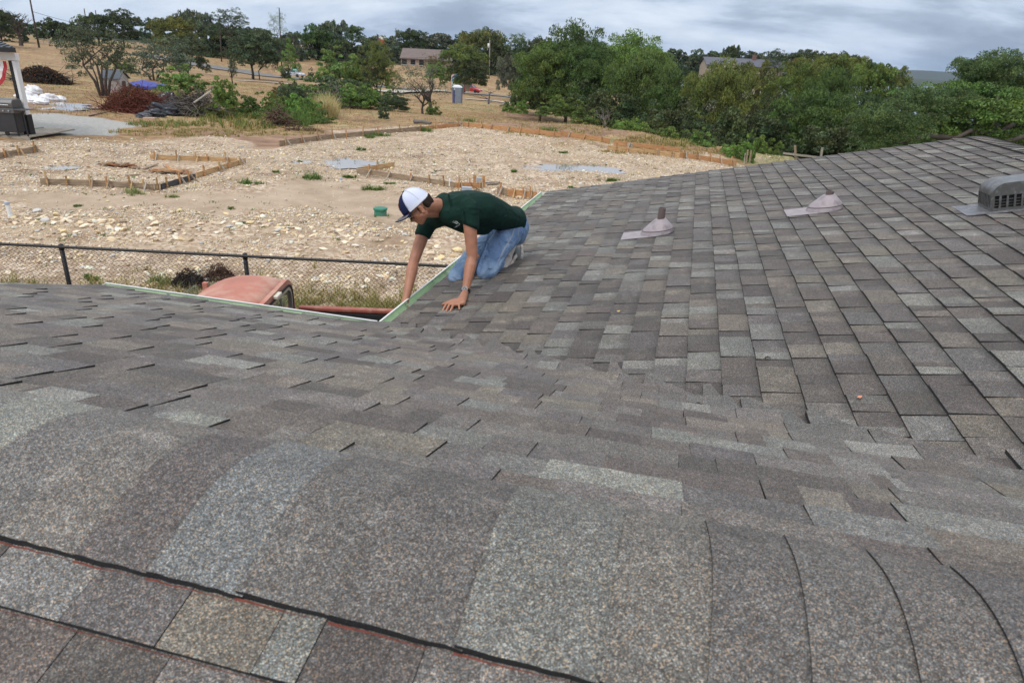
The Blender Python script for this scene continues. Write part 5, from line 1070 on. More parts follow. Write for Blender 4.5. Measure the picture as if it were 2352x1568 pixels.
# far brush piles
twig_pile('brush_pile', G(95, 190), 2.3, 1.6, 1.15, 420, M_TWD, 'cut brush pile with rusty dead leaves in the left field', 'brush pile', 3, th=.025, L_=1.3, nleaf=5200, lcol=[(.16, .075, .03), (.10, .05, .03), (.03, .035, .03), (.02, .022, .02)], lsz=.11)
twig_pile('brush_pile', at(312, 244, 37.5) * [1, 1, 0] + UZ * T1(at(312, 244, 37.5)[0], 37.5), 1.75, 1.5, 1.25, 800, M_TWR, 'big heap of red-brown dead brush left of the black tarp', 'brush pile', 4, th=.018, L_=1.0, nleaf=7000, lcol=[(.11, .035, .022), (.16, .05, .025), (.07, .03, .02), (.2, .07, .03)], lsz=.05)
twig_pile('brush_pile', at(450, 232, 38.5) * [1, 1, 0] + UZ * T1(at(450, 232, 38.5)[0], 38.5), 1.5, 1.2, 1.35, 520, M_TWG, 'grey dead branch heap under the leafy mound beside the plank', 'brush pile', 5, th=.022, L_=1.2, nleaf=2500, lcol=[(.05, .06, .03), (.06, .04, .03)], lsz=.06)
twig_pile('brush_pile', at(775, 226, 56) * [1, 1, 0] + UZ * T1(at(775, 226, 56)[0], 56), 2.6, 1.4, 1.1, 300, M_TWG, 'purple-grey dead branches in the middle thicket', 'brush pile', 6, th=.03, L_=1.4, nleaf=1200, lcol=[(.09, .06, .05)], lsz=.08)
twig_pile('root_stump', G(640, 290), .55, .5, 1.0, 160, M_TW, 'uprooted brown stump with pale splayed roots in front of the thicket', 'stump', 7, th=.03, L_=.8)
twig_pile('brush_pile', G(700, 300), .9, .3, .14, 120, M_TW, 'low line of brown roots and twigs at the edge of the pad', 'brush pile', 8, th=.014, L_=.5)
for i, (pts, r0, lab) in enumerate((([(640, 206, 72), (700, 201, 71.5), (772, 209, 71)], .05, 'x'),)): pass
def branch(pts, r0, lab, mat=M_TWG):
    P = [G(u, v) + UZ * h for u, v, h in pts]; c = P[0]; root = empty('fallen_branch', c, lab, 'branch'); m = MB(); m.tube([p - c for p in P], [r0 * (1 - .7 * k / (len(P) - 1)) for k in range(len(P))], 6)
    q = random.Random(int(pts[0][0])); 
    for k in range(1, len(P)):
        for _ in range(3): a_ = (P[k - 1] + P[k]) / 2 - c; e_ = a_ + np.array([q.gauss(0, 1), q.gauss(0, 1), abs(q.gauss(0, .7))]) * r0 * 9; m.tube([a_, e_], [r0 * .35, r0 * .12], 4)
    m.build('branch_wood', mat, root)
branch([(1148, 245, .1), (1165, 243, .25), (1212, 239, .1)], .10, 'long grey fallen branch on the dry grass left of the grove')
branch([(1172, 234, .3), (1190, 230, .5), (1212, 232, .1)], .12, 'raised dead branch lying right of the fallen long branch')
branch([(1122, 239, .0), (1124, 231, .7), (1126, 226, 1.1)], .13, 'short dark stump branch standing in the grass right of the toilet', M_TWD)
branch([(1218, 250, .1), (1240, 243, .4), (1262, 244, .2)], .12, 'broken limb at the foot of the spreading oak', M_TWD)
branch([(1086, 444, .0), (1095, 437, .05), (1108, 441, .02)], .018, 'small dark forked twig on the limestone pad', M_TWD); bpy.context.view_layer.update()
branch([(990, 398, .0), (1005, 393, .03), (1020, 392, .0)], .014, 'thin black twig on the gravel above the forked twig', M_TWD)
branch([(205, 268, .03), (250, 262, .1), (285, 266, .03)], .035, 'brown root lying in the mud right of the white puddle', M_TW)

# red pickup truck below the eaves
M_TRED = plain('sun_faded_red_paint', (.44, .175, .125), .6, var=.16, scale=3, dirt=(.50, .30, .225), dscale=2.2, spec=.35)
M_RAIL = plain('dull_red_rail', (.30, .085, .06), .6, var=.2, dirt=(.36, .17, .12), dscale=8)
M_TRED2 = plain('red_paint', (.34, .05, .035), .45, var=.15, scale=6, dirt=(.22, .08, .05), dscale=9)
M_GLASS = new_mat('window_glass')[0]; gb = M_GLASS.node_tree.nodes['Principled BSDF']; gb.inputs['Base Color'].default_value = (.7, .78, .74, 1); gb.inputs['Transmission Weight'].default_value = .95; gb.inputs['Roughness'].default_value = .02; gb.inputs['IOR'].default_value = 1.05
M_CHR = plain('dull_aluminium', (.45, .46, .47), .35, .75); M_RUB = plain('tyre_rubber', (.018, .018, .018), .8); M_DK = plain('dark_bed_floor', (.014, .014, .016), .75, var=.3, scale=4)
TA = math.radians(1.5); TX = np.array([math.cos(TA), math.sin(TA), 0]); TY = np.array([-math.sin(TA), math.cos(TA), 0]); TX3 = (TX, TY, UZ)
tg = .02; T0 = np.array([*at(672, 706, 7.0)[:2], tg]); T0 = np.array([at(686, 705, 7.55)[0] + .02, 6.72, tg])     # rear of the cab, centre line, on the ground
tr = root_at('pickup_truck', T0, 'old faded red pickup truck parked between the roof and the fence', 'pickup truck')
def tp(x, y, z): return TX * x + TY * y + UZ * z
def loft(sections, name, mat, par, closed_ends=True, sub=1, smooth=True):
    m = MB(); n = len(sections[0]); vs = [p for s in sections for p in s]; fs = [(i * n + k, i * n + (k + 1) % n, (i + 1) * n + (k + 1) % n, (i + 1) * n + k) for i in range(len(sections) - 1) for k in range(n)]
    if closed_ends: fs += [tuple(range(n - 1, -1, -1)), tuple((len(sections) - 1) * n + k for k in range(n))]
    m.add(vs, fs); o = m.build(name, mat, par, auto=True); return o
def rrect(w_, h_, r_, cx=0, cy=0, n=5):
    pts = []
    for sx, sy, a0 in ((1, 1, 0), (-1, 1, 90), (-1, -1, 180), (1, -1, 270)):
        for k in range(n + 1): a_ = math.radians(a0 + 90 * k / n); pts.append((cx + sx * (w_ / 2 - r_) + r_ * math.cos(a_), cy + sy * (h_ / 2 - r_) + r_ * math.sin(a_)))
    return pts
# cab shell: cross-sections in y (width) by z, running forward (-x)
ZT = 1.63; ZBELT = 1.08
secs = []
for x, zt, w_t, cr in ((0.0, 1.44, 1.10, .18), (-.02, 1.53, 1.18, .20), (-.06, 1.585, 1.24, .22), (-.16, 1.62, 1.28, .23), (-.38, ZT, 1.32, .24), (-.58, 1.61, 1.30, .24), (-.74, 1.56, 1.26, .23), (-.85, 1.47, 1.2, .22), (-.95, 1.32, 1.16, .20)):
    pts = []; nseg = 10
    # roof arc from belt left to belt right with a domed top
    wb = 1.58
    prof = [(-wb / 2, ZBELT), (-(w_t / 2 + .06), ZBELT + (zt - ZBELT) * .55)]
    for k in range(nseg + 1):
        a_ = math.pi * (1 - k / nseg); yy = math.cos(a_) * w_t / 2; zz = zt - .19 + .19 * math.sin(a_) ** .42 if 0 < k < nseg else zt - .19; prof.append((yy, zz))
    prof += [((w_t / 2 + .06), ZBELT + (zt - ZBELT) * .55), (wb / 2, ZBELT)]
    secs.append([tp(x - (0 if True else 0), y, z) for y, z in prof])
m = MB(); n = len(secs[0]); vs = [p for s in secs for p in s]
fs = [(i * n + k, i * n + k + 1, (i + 1) * n + k + 1, (i + 1) * n + k) for i in range(len(secs) - 1) for k in range(2, n - 3)]
m.add(vs, fs); o = m.build('cab_roof', M_TRED, tr); o.modifiers.new('s', 'SOLIDIFY').thickness = .02; sm = o.modifiers.new('u', 'SUBSURF'); sm.levels = sm.render_levels = 1; o.data.shade_smooth()
# rear wall of the cab with an opening for the window (window plane at x = 0)
def ring_face(outer, inner, x0, dx, name, mat):
    m = MB(); n = len(outer); vs = [tp(x0 + 0, y, z) for y, z in outer] + [tp(x0 + 0, y, z) for y, z in inner] + [tp(x0 - dx, y, z) for y, z in outer] + [tp(x0 - dx, y, z) for y, z in inner]
    fs = []
    for k in range(n):
        j = (k + 1) % n; fs += [(k, j, n + j, n + k), (2 * n + k, 2 * n + j, 3 * n + j, 3 * n + k), (n + k, n + j, 3 * n + j, 3 * n + k), (k, j, 2 * n + j, 2 * n + k)]
    m.add(vs, fs); return m.build(name, mat, tr, auto=True)
def squash(pts, c, sx, sz): return [(c[0] + (y - c[0]) * sx, c[1] + (z - c[1]) * sz) for y, z in pts]
outer = [(y * (1.0 if z > 1.25 else 1.18), z) for y, z in rrect(1.26, .90, .2, 0, 1.12)]
win = rrect(.98, .34, .11, 0, 1.31)
ring_face(outer, rrect(1.12, .44, .15, 0, 1.28), .015, .05, 'cab_back', M_TRED)
wr = ring_face(rrect(1.11, .43, .145, 0, 1.28), rrect(1.04, .36, .12, 0, 1.28), .028, .03, 'rear_window_frame', M_CHR)
for y0, y1 in ((-.52, -.185), (-.17, .17), (.185, .52)):
    m = MB(); m.box(tp(.01, (y0 + y1) / 2, 1.28), (.006, y1 - y0, .36), TX3); o = m.build('rear_window_pane', M_GLASS, wr)
for y in (-.178, .178):
    m = MB(); m.box(tp(.02, y, 1.28), (.02, .018, .36), TX3); o = m.build('window_divider', M_CHR, wr)
ring_face(rrect(1.16, .48, .16, 0, 1.28), rrect(1.11, .435, .148, 0, 1.28), .034, .012, 'rubber_seal', M_RUB)
m = MB(); m.box(tp(.04, .02, 1.535), (.05, .16, .035), TX3); m.build('cab_lamp', plain('cream_lamp', (.6, .58, .48), .5), tr, bevel=.008)
# body sides, doors, hood, fenders
def slab(x0, x1, y0, y1, z0, z1, name, mat, bev=.04): m = MB(); m.box(tp((x0 + x1) / 2, (y0 + y1) / 2, (z0 + z1) / 2), (x1 - x0, y1 - y0, z1 - z0), TX3); return m.build(name, mat, tr, bevel=bev, seg=3)
for s in (-1, 1):
    slab(-1.04, .0, s * .80 - .03, s * .80 + .03, .45, 1.12, 'door', M_TRED); d_ = slab(-1.0, -.12, s * .70 - .01, s * .70 + .01, 1.14, 1.42, 'side_glass', M_GLASS, .005)
    slab(-1.03, -.97, s * .70 - .03, s * .70 + .03, 1.1, 1.42, 'pillar', M_TRED, .01)
slab(-1.08, -1.05, -.6, .6, 1.12, 1.42, 'windscreen', M_GLASS, .005)
slab(-2.75, -1.06, -.55, .55, .62, 1.12, 'hood', M_TRED, .12); slab(-2.8, -1.06, .56, .84, .5, .95, 'fender', M_TRED, .12); slab(-2.8, -1.06, -.84, -.56, .5, .95, 'fender', M_TRED, .12)
slab(-2.92, -2.82, -.8, .8, .42, .56, 'bumper', M_CHR, .03); slab(-1.28, 0, -.78, .78, .40, .5, 'cab_floor', M_DK, .01)
# bed: outer sides with rolled rails, dark inside
BL = 2.15
for s in (-1, 1):
    slab(.06, BL, s * .80 - .025, s * .80 + .025, .55, 1.10, 'bed_side', M_TRED, .012)
    m = MB(); m.beam(tp(.02, s * .785, 1.12), tp(BL, s * .785, 1.12), .085, .05); m.build('bed_rail', M_RAIL, tr, bevel=.015)
    slab(.1, BL - .05, s * .755 - .02, s * .755 + .02, .62, 1.085, 'bed_liner', M_DK, .005)
    m = MB(); m.beam(tp(1.55, s * .73, .62), tp(1.55, s * .73, 1.0), .05, .02, up=TX); m.build('stake_pocket', M_DK, tr)
slab(.06, BL, -.74, .74, .58, .62, 'bed_floor', M_DK, .005); slab(.05, .09, -.76, .76, .6, 1.10, 'bed_front', M_TRED2, .01); slab(BL, BL + .04, -.76, .76, .55, 1.10, 'tailgate', M_TRED, .02)
for x in (-2.1, 1.35):
    for s in (-1, 1):
        m = MB(); prof = [(.20, -.09), (.30, -.095), (.335, -.07), (.345, 0), (.335, .07), (.30, .095), (.20, .09)]; m.lathe(tp(x, s * .72, .345), prof, 24, ax=(TX, UZ, TY)); w__ = m.build('wheel', M_RUB, tr, auto=True)
        m = MB(); m.lathe(tp(x, s * .72, .345), [(.0, -.05), (.12, -.06), (.2, -.085), (.205, 0), (.2, .085), (.12, .06), (0, .05)], 20, ax=(TX, UZ, TY)); m.build('rim', M_TRED2, w__, auto=True)
# red gas-can-like round tank lying in the bed
c = T0 + tp(1.32, -.12, .62); rt = root_at('red_tank', c, 'red round tank lying in the dark bed of the old truck', 'tank'); m = MB(); m.lathe((0, 0, .17), [(0, -.3), (.08, -.29), (.15, -.25), (.17, -.18), (.17, .18), (.15, .25), (.08, .29), (0, .3)], 20, ax=(UZ, TY, TX)); m.build('tank_body', M_TRED2, rt, smooth=True)
m = MB(); m.box((0, 0, .36), (.16, .05, .03)); m.box((.06, 0, .335), (.02, .05, .06)); m.box((-.06, 0, .335), (.02, .05, .06)); m.build('handle', plain('pale_handle', (.45, .42, .4), .5), rt)

# ---- timber form boards with their stakes
W_NEW = wood('new_form_timber', (.36, .21, .09), (.56, .38, .20)); W_OLD = wood('weathered_form_timber', (.20, .145, .10), (.36, .27, .18)); W_DRK = wood('dark_wet_timber', (.035, .035, .037), (.075, .075, .08)); W_ORG = wood('orange_form_timber', (.38, .18, .08), (.52, .29, .13)); W_GRY = wood('grey_stake_timber', (.26, .23, .19), (.42, .38, .32)); W_STK = wood('brown_stake_timber', (.22, .12, .05), (.42, .26, .12))
def form(lab, segs, hgt=.145, stakes=(), origin=None, sh=.32, zoff=.01):
    """segs: (u0, v0, u1, v1, material, n stakes); stakes lean against the boards"""
    c = G(segs[0][0], segs[0][1]); root = root_at('form_boards', c, lab, 'form boards'); q = random.Random(int(segs[0][0] * 7 + segs[0][1]))
    for u0, v0, u1, v1, mt, ns in segs:
        a, b = G(u0, v0), G(u1, v1); m = MB(); up = UZ * (hgt / 2 + zoff); m.beam(a + up - c, b + up - c, .038, hgt); m.build('board', mt, root)
        x = (b - a) / np.linalg.norm(b - a); nrm = np.cross(x, UZ); nrm /= np.linalg.norm(nrm); nrm = nrm if nrm[1] < 0 else -nrm
        for k in range(ns):
            p = a + (b - a) * ((k + .3 + q.uniform(0, .4)) / ns) + nrm * .045; l = sh * q.uniform(.75, 1.15); ln = np.array([q.gauss(0, .03), q.gauss(0, .03), 1])
            m = MB(); m.beam(p - c - UZ * .05, p - c + ln * l, .04, .038, up=x); m.build('stake', q.choice((W_STK, W_NEW, W_ORG)), root)
            if q.random() < .7:
                p2 = p + x * .07; foot = p2 + nrm * q.uniform(.12, .25); m = MB(); m.beam(foot - c - UZ * .03, p2 - c + UZ * (hgt + .05), .036, .03, up=x); m.build('brace', q.choice((W_GRY, W_NEW, W_OLD)), root)
    return root
form('left L-shaped timber form with a dark corner board, around scrap wood', [(94, 424, 232, 428, W_OLD, 3), (232, 428, 353, 436.5, W_OLD, 3), (356, 436, 370, 436.5, W_OLD, 1), (371, 436, 449, 412, W_DRK, 3), (452, 409, 512, 390, W_NEW, 2), (512, 390, 564, 374.5, W_NEW, 2), (345, 366, 545, 373.5, W_NEW, 5)])
form('weathered board form at the far left below the porch deck', [(-160, 378, 0, 365, W_OLD, 3), (0, 365, 88, 349, W_OLD, 3)], hgt=.17)
form('short board corner left of the man with a twisted end board', [(822, 397, 905, 384, W_NEW, 1), (820, 398, 930, 414, W_OLD, 2), (930, 414, 1045, 432, W_OLD, 3), (1045, 432, 1110, 433, W_ORG, 3)], hgt=.16)
form('orange form board with braces just left of the gutter end', [(1142, 445, 1165, 450, W_OLD, 1), (1165, 450, 1232, 458, W_ORG, 3)], hgt=.2)
form('long grey and tan board line at the left rear of the pad', [(642, 336, 742, 322, W_OLD, 3), (742, 322, 842, 312, W_OLD, 3), (842, 312, 976, 300, W_OLD, 3), (976, 300, 1060, 291, W_ORG, 3)], hgt=.2, sh=.42)
form('long orange board line along the right rear of the pad', [(1063, 291, 1150, 300, W_ORG, 3), (1150, 300, 1288, 315, W_ORG, 4), (1290, 312, 1400, 330, W_ORG, 3), (1395, 346, 1560, 364, W_NEW, 5), (1410, 334, 1560, 352, W_ORG, 2), (1560, 362, 1690, 382, W_ORG, 5), (1440, 340, 1452, 342, W_GRY, 1)], hgt=.22, sh=.36)
# electric boxes and stub-ups by the boards
M_BOXG = plain('blue-grey_electrical_box', (.36, .42, .48), .5); M_PVC = plain('white_pvc', (.78, .78, .76), .4, var=.03)
p = G(1100, 430); rt = root_at('electrical_box', p, 'blue-grey electrical box screwed to upright boards behind the man\'s back', 'electrical box'); m = MB(); m.box((0, 0, .22), (.16, .09, .16)); m.build('box', M_BOXG, rt, bevel=.008); 
for x in (-.14, .14): m = MB(); m.box((x, .05, .17), (.09, .03, .36)); m.build('upright_board', W_ORG, rt)
m = MB(); m.box((0, -.05, .22), (.13, .012, .13)); m.build('cover', M_BOXG, rt, bevel=.004)
p = G(1072, 441); rt = root_at('meter_box', p, 'low grey utility box behind the man\'s shoulder', 'utility box'); m = MB(); m.box((0, 0, .06), (.28, .16, .13)); m.build('box', M_BOXG, rt, bevel=.01); m = MB(); m.box((0, 0, .135), (.30, .18, .02)); m.build('lid', M_BOXG, rt, bevel=.005)
def pipe(u, v, h, r, lab, cap=None, tilt=0, mat=None):
    p = G(u, v); rt = root_at('pvc_pipe', p, lab, 'pipe'); m = MB(); m.lathe((0, 0, 0), [(r, -.1), (r, h), (r * .85, h), (r * .85, h - .05)], 16); m.build('pipe', mat or M_PVC, rt, auto=True)
    m = MB(); m.lathe((0, 0, 0), [(r * 1.15, h * .0 + .02), (r * 1.15, .06), (r, .065)], 16); m.build('collar', mat or M_PVC, rt, auto=True)
    if cap: m = MB(); m.lathe((0, 0, h), [(r * 1.12, -.045), (r * 1.12, .012), (r * .9, .02), (0, .022)], 16); m.build('cap', cap, rt, auto=True)
    rt.rotation_euler = (0, tilt, 0); return rt
pipe(25, 500, .33, .045, 'white PVC pipe with grey cap standing in the left rubble', M_BOXG, -.04); pipe(783, 418, .10, .04, 'tiny white pipe stub between the two green weed tufts', M_BOXG); pipe(1033, 430, .26, .03, 'slim white pipe standing behind the man\'s neck'); pipe(1333, 424, .07, .04, 'short white pipe stub just above the roof edge')
p = G(874, 495); rt = root_at('septic_riser', p, 'round green ribbed riser lid standing in the rubble left of the man', 'riser'); M_GRN = plain('green_plastic', (.015, .19, .115), .5, var=.15, dirt=(.12, .2, .14), dscale=7)
m = MB(); prof = [(.148, -.1)];
for k in range(7): prof += [(.155, k * .023), (.149, k * .023 + .014)]
m.lathe((0, 0, 0), prof + [(.150, .165)], 28); m.build('ribbed_riser', M_GRN, rt, auto=True); m = MB(); m.lathe((0, 0, .165), [(.172, -.018), (.175, .012), (.165, .028), (.1, .036), (0, .038)], 28); m.build('lid', M_GRN, rt, auto=True)
# scrap lumber piles, stray boards, batter boards, pallet
def scrap(cu, cv, n, rx, ry, lab, seed, mats, L_=.35, name='scrap_wood_pile'):
    c = G(cu, cv); root = root_at(name, c, lab, 'scrap wood'); q = random.Random(seed)
    for _ in range(n):
        p = np.array([q.gauss(0, rx), q.gauss(0, ry), 0]); a_ = q.gauss(0, .5); d = np.array([math.cos(a_), math.sin(a_), q.gauss(0, .1)]); l = L_ * q.uniform(.5, 1.3); z = q.uniform(.02, .11) * max(0, 1 - abs(p[0]) / (2.2 * rx)) + .012
        m = MB(); m.beam(p - d * l / 2 + UZ * z, p + d * l / 2 + UZ * z, q.uniform(.03, .08), q.uniform(.012, .03)); m.build('plank', q.choice(mats), root)
    return root
W_RST = wood('rusty_bark_wood', (.16, .06, .025), (.36, .15, .06))
scrap(268, 382, 38, .28, .09, 'small heap of rust coloured wood scraps left of the form board', 1, (W_RST, W_RST, W_OLD)); scrap(388, 397, 44, .32, .09, 'long heap of orange-brown slats inside the left form', 2, (W_RST, W_ORG, W_OLD), .5)
scrap(1045, 283, 14, .5, .3, 'pile of pale planks beyond the far board corner', 3, (W_GRY, W_OLD, W_ORG), 1.2)
for i, (u0, v0, u1, v1, lab) in enumerate(((288, 405, 320, 405, 'grey plank lying left of the orange-brown slats'), (330, 390, 362, 380, 'tilted grey plank between the two scrap heaps'), (1085, 424, 1148, 422, 'thin dark board lying behind the electrical box'), (952, 284, 990, 287, 'dark log lying on the rear gravel'), (1030, 430, 1145, 424, 'long thin board behind the row of orange stakes'))):
    a, b = G(u0, v0), G(u1, v1); m = MB(); 
    if 'log' in lab: m.tube([a - a + UZ * .12, (b - a) / 2 + UZ * .14, b - a + UZ * .1], [.12, .1, .07], 8)
    else: m.beam(UZ * .03, b - a + UZ * .05, .09, .022)
    o = m.build('log' if 'log' in lab else 'plank', M_TWG if 'log' in lab else (W_OLD if i != 2 else W_DRK)); o.location = a; tag(o, lab, 'log' if 'log' in lab else 'plank')
a = at(445, 236, 36.6); b = at(503, 197, 37.5); m = MB(); m.beam((0, 0, 0), b - a, .16, .05); o = m.build('plank', W_GRY); o.location = a; tag(o, 'pale plank leaning up against the brush pile', 'plank')
# batter boards: stakes with a cross bar at the slope edge
def bb(pts, lab, name='batter_board', cat='batter board'):
    c = at(*pts[0][0]); root = root_at(name, c, lab, cat)
    for k, (p0, p1, w_) in enumerate(pts):
        a, b = at(*p0) - c, at(*p1) - c; m = MB(); m.beam(a, b, w_, .03, up=(0, 1, .01)); m.build('cross_bar' if abs(b[2] - a[2]) < .5 * abs(b[0] - a[0]) else 'stake', W_GRY if k else W_OLD, root)
YB = 33
bb([((1828, 372, YB), (1826, 334, YB), .10), ((1799, 352, YB - .06), (1882, 362, YB - .06), .09), ((1884, 372, YB), (1889, 339, YB), .10), ((1842, 372, YB + .2), (1824, 356, YB - .1), .07), ((1833, 374, YB), (1822, 352, YB), .06)], 'wooden batter board with two stakes and a cross bar above the roof edge')
bb([((1713, 378, 30), (1718, 344, 30), .06), ((1709, 376, 30), (1712, 352, 30), .03)], 'left one of two leaning wooden stakes at the pad corner', 'survey_stake', 'stake'); bb([((1721, 376, 30.2), (1726, 345, 30.2), .06)], 'right one of two leaning wooden stakes at the pad corner', 'survey_stake', 'stake')

# ---- porch at the left edge
M_SLATE = plain('dark_metal_roofing', (.04, .046, .058), .5, .1); M_PBLK = plain('black_post_paint', (.012, .012, .013), .6); M_DECKW = wood('grey_deck_boards', (.22, .19, .15), (.38, .33, .27))
pc = at(68, 308, 24.0); PXs = pc[0]; pzb = pc[2]; porch = root_at('porch', (PXs, 24, pzb), 'open porch with black and white post, dark roof and wooden deck, at left edge', 'porch')
ph = (at(38, 140, 24)[2] - pzb)
m = MB(); m.box((.065, -.02, ph / 2 + .30), (.095, .20, ph - .60)); m.build('post', M_WHITE, porch); m = MB(); m.box((-.045, -.01, ph / 2), (.125, .20, ph)); m.build('black_post_face', M_PBLK, porch)
m = MB(); m.box((.01, 0, .32), (.24, .26, .64)); m.build('post_base', M_PBLK, porch, bevel=.01)
m = MB(); m.box((-3.0, 0, ph + .12), (6.3, .18, .22)); m.build('beam', M_WHITE, porch); 
for k in range(26): m = MB(); m.box((-.1 - .24 * k, -.095, ph + .28), (.225, .02, .12)); m.build('beadboard', M_WHITE, porch)
he_ = ph + .36; E0 = (.42, -.42, he_); E1 = (-6.2, -.42, he_); E2 = (-6.2, 2.4, he_ + .5); E3 = (-3.0, 2.4, he_ + .5); E4 = (-2.1, 3.0, he_)
m2 = MB(); m2.prism([E0, E3, E2, E1], (0, 0, .05)); rfp = m2.build('roof_slope', M_SLATE, porch); m2 = MB(); m2.prism([E0, E4, E3], (0, 0, .049)); m2.build('roof_slope', M_SLATE, porch)
m = MB()
for k in range(26):
    x = .3 - .25 * k; t = min(1, (.42 - x) / 3.42); m.beam((x, -.42, he_ + .06), (x, -.42 + 2.82 * t, he_ + .06 + .5 * t), .02, .03)
m.build('roof_ribs', M_SLATE, rfp)['kind'] = 'stuff'
m = MB(); m.box((-2.9, -.45, he_ - .03), (6.7, .04, .14)); m.build('fascia', M_PBLK, porch)
for k in range(16): m = MB(); m.box((-2.6, -.5 + .155 * k, -.02), (6.0, .145, .04)); m.build('deck_board', M_DECKW, porch)
m = MB(); m.box((-2.6, -.62, -.12), (6.0, .05, .22)); m.build('deck_rim', M_DECKW, porch)
st_ = root_at('wooden_post', (PXs - .42, 24.2, pzb), 'rough weathered timber stub standing behind the porch post', 'post'); m = MB(); m.tube([(0, 0, 0), (.02, 0, .4), (-.03, 0, .8), (-.07, 0, .86)], [.12, .11, .12, .05], 7); m.build('timber', W_OLD, st_)
gp = at(72, 300, 25.6); gt = root_at('green_tray', gp, 'green plastic tray lying behind the porch post', 'tray'); m = MB(); m.box((0, 0, .0), (.62, .5, .04)); m.box((.3, 0, .05), (.03, .5, .12)); m.build('tray', M_GRN, gt)
# pleated flag bunting
M_FR = plain('flag_red', (.42, .03, .04), .7); M_FW = plain('flag_white', (.75, .74, .72), .7)
fp = np.array([at(7, 152, 23.9)[0], 23.86, ph + pzb - .02]); fl = root_at('flag_bunting', fp, 'red and white striped flag bunting hanging from the porch beam', 'flag')
for k in range(7):
    r0, r1 = .78 - .11 * k, .78 - .11 * (k + 1) ; m = MB(); vs = []
    nn = 14
    for rr2 in (r0, r1):
        for j in range(nn + 1): a_ = math.pi * j / nn; vs.append((-.62 + 1.0 * rr2 * math.cos(a_), .03 * math.sin(j * 2.3), -rr2 * math.sin(a_) * 1.15))
    m.add(vs, [(j, j + 1, nn + 2 + j, nn + 1 + j) for j in range(nn)]); o = m.build('stripe', M_FR if k % 2 == 0 else M_FW, fl); o.modifiers.new('s', 'SOLIDIFY').thickness = .006
# grill
M_GRL = plain('brushed_grill_steel', (.14, .14, .14), .35, .5); gr = root_at('gas_grill', (at(26, 300, 23.6)[0], 23.6, pzb), 'dark steel gas grill on wheels standing on the porch deck', 'grill')
m = MB(); prof = [(-.32, .0), (-.34, .16), (-.24, .27), (.2, .28), (.3, .22), (.33, 0)]; m.prism([(-.40, b * .8, .88 + c_) for b, c_ in prof], (.80, 0, 0)); m.build('lid', M_GRL, gr, bevel=.02)
m = MB(); m.box((0, 0, .80), (.84, .54, .15)); m.build('firebox', M_GRL, gr, bevel=.01); m = MB(); m.box((0, 0, .42), (.72, .46, .62)); m.build('cabinet', plain('dark_grill_cabinet', (.05, .05, .055), .4, .3), gr, bevel=.01)
for s in (-1, 1): m = MB(); m.box((s * .58, 0, .84), (.34, .5, .03)); m.build('side_shelf', M_GRL, gr)
for k in range(4): m = MB(); m.lathe((-.27 + .18 * k, -.28, .80), [(.03, 0), (.028, .03), (0, .032)], 10, ax=(np.array([1, 0, 0]), UZ, np.array([0, -1, 0]))); m.build('knob', M_CHR, gr)
m = MB(); m.tube([(-.3, -.3, .98), (.3, -.3, .98)], .014, 8); m.build('handle', M_CHR, gr)
for x, y in ((-.36, -.2), (.36, -.2), (-.36, .2), (.36, .2), (.66, -.18)): m = MB(); m.box((x, y, .42), (.035, .035, .84)); m.build('leg', M_PBLK, gr)
for x in (-.3, .05): m = MB(); m.lathe((x, -.28, .07), [(.0, -.02), (.07, -.02), (.07, .02), (0, .02)], 14, ax=(np.array([1, 0, 0]), UZ, np.array([0, 1, 0]))); m.build('wheel', M_RUB, gr)

# ---- sacks, tarp, shed, canopy
M_SACK = plain('white_woven_sack', (.74, .74, .76), .6, var=.06, bump=.8, bscale=8)
def blob_thing(name, p, sz, mat, lab, cat, seed, parent=None, rough=.22):
    bm = bmesh.new(); bmesh.ops.create_icosphere(bm, subdivisions=4, radius=1); rr_ = random.Random(seed); ph_ = [rr_.uniform(0, 6) for _ in range(9)]
    for v in bm.verts:
        x, y, z = v.co; f = 1 + rough * (.5 * math.sin(4 * x + ph_[0] + 2 * math.sin(3 * y + ph_[1])) + .35 * math.sin(7 * y + ph_[2] + 3 * z) + .3 * math.sin(11 * z + ph_[3] + 5 * x) + .22 * math.sin(17 * x + 9 * y + ph_[4])); v.co = Vector((x * sz[0] * f, y * sz[1] * f, max(-.02, z * sz[2] * f + sz[2] * .25)))
    me = bpy.data.meshes.new(name); bm.to_mesh(me); bm.free(); o = link(name, me, mat, smooth=True); o.location = p; o.rotation_euler = (0, 0, rr_.uniform(-.4, .4)); return tag(o, lab, cat)
for i, (u, v, sx, sz, lab) in enumerate(((62, 226, 1.0, .42, 'left flat end of the white sacks behind the porch post'), (78, 216, .75, .62, 'tallest white sack of the heap, at the back'), (72, 234, .85, .36, 'white sack at the left front of the heap'), (112, 232, .72, .46, 'white crumpled sack in the middle of the heap'), (138, 233, .45, .34, 'small white sack at the right end of the heap'), (96, 238, .5, .3, 'white and brown muddy sack at the front of the heap'))):
    blob_thing('white_sack', G(u, v), (sx * .62, .45, sz * .66), M_SACK, lab, 'sack', 40 + i)['group'] = 'white sacks heaped in the field'
M_TARP = new_mat('black_plastic_tarp')[0]; tb = M_TARP.node_tree.nodes['Principled BSDF']; tb.inputs['Base Color'].default_value = (.018, .022, .032, 1); tb.inputs['Roughness'].default_value = .28
rt = root_at('black_tarp', G(378, 262), 'crumpled black plastic tarp heap in front of the tall grass', 'tarp')
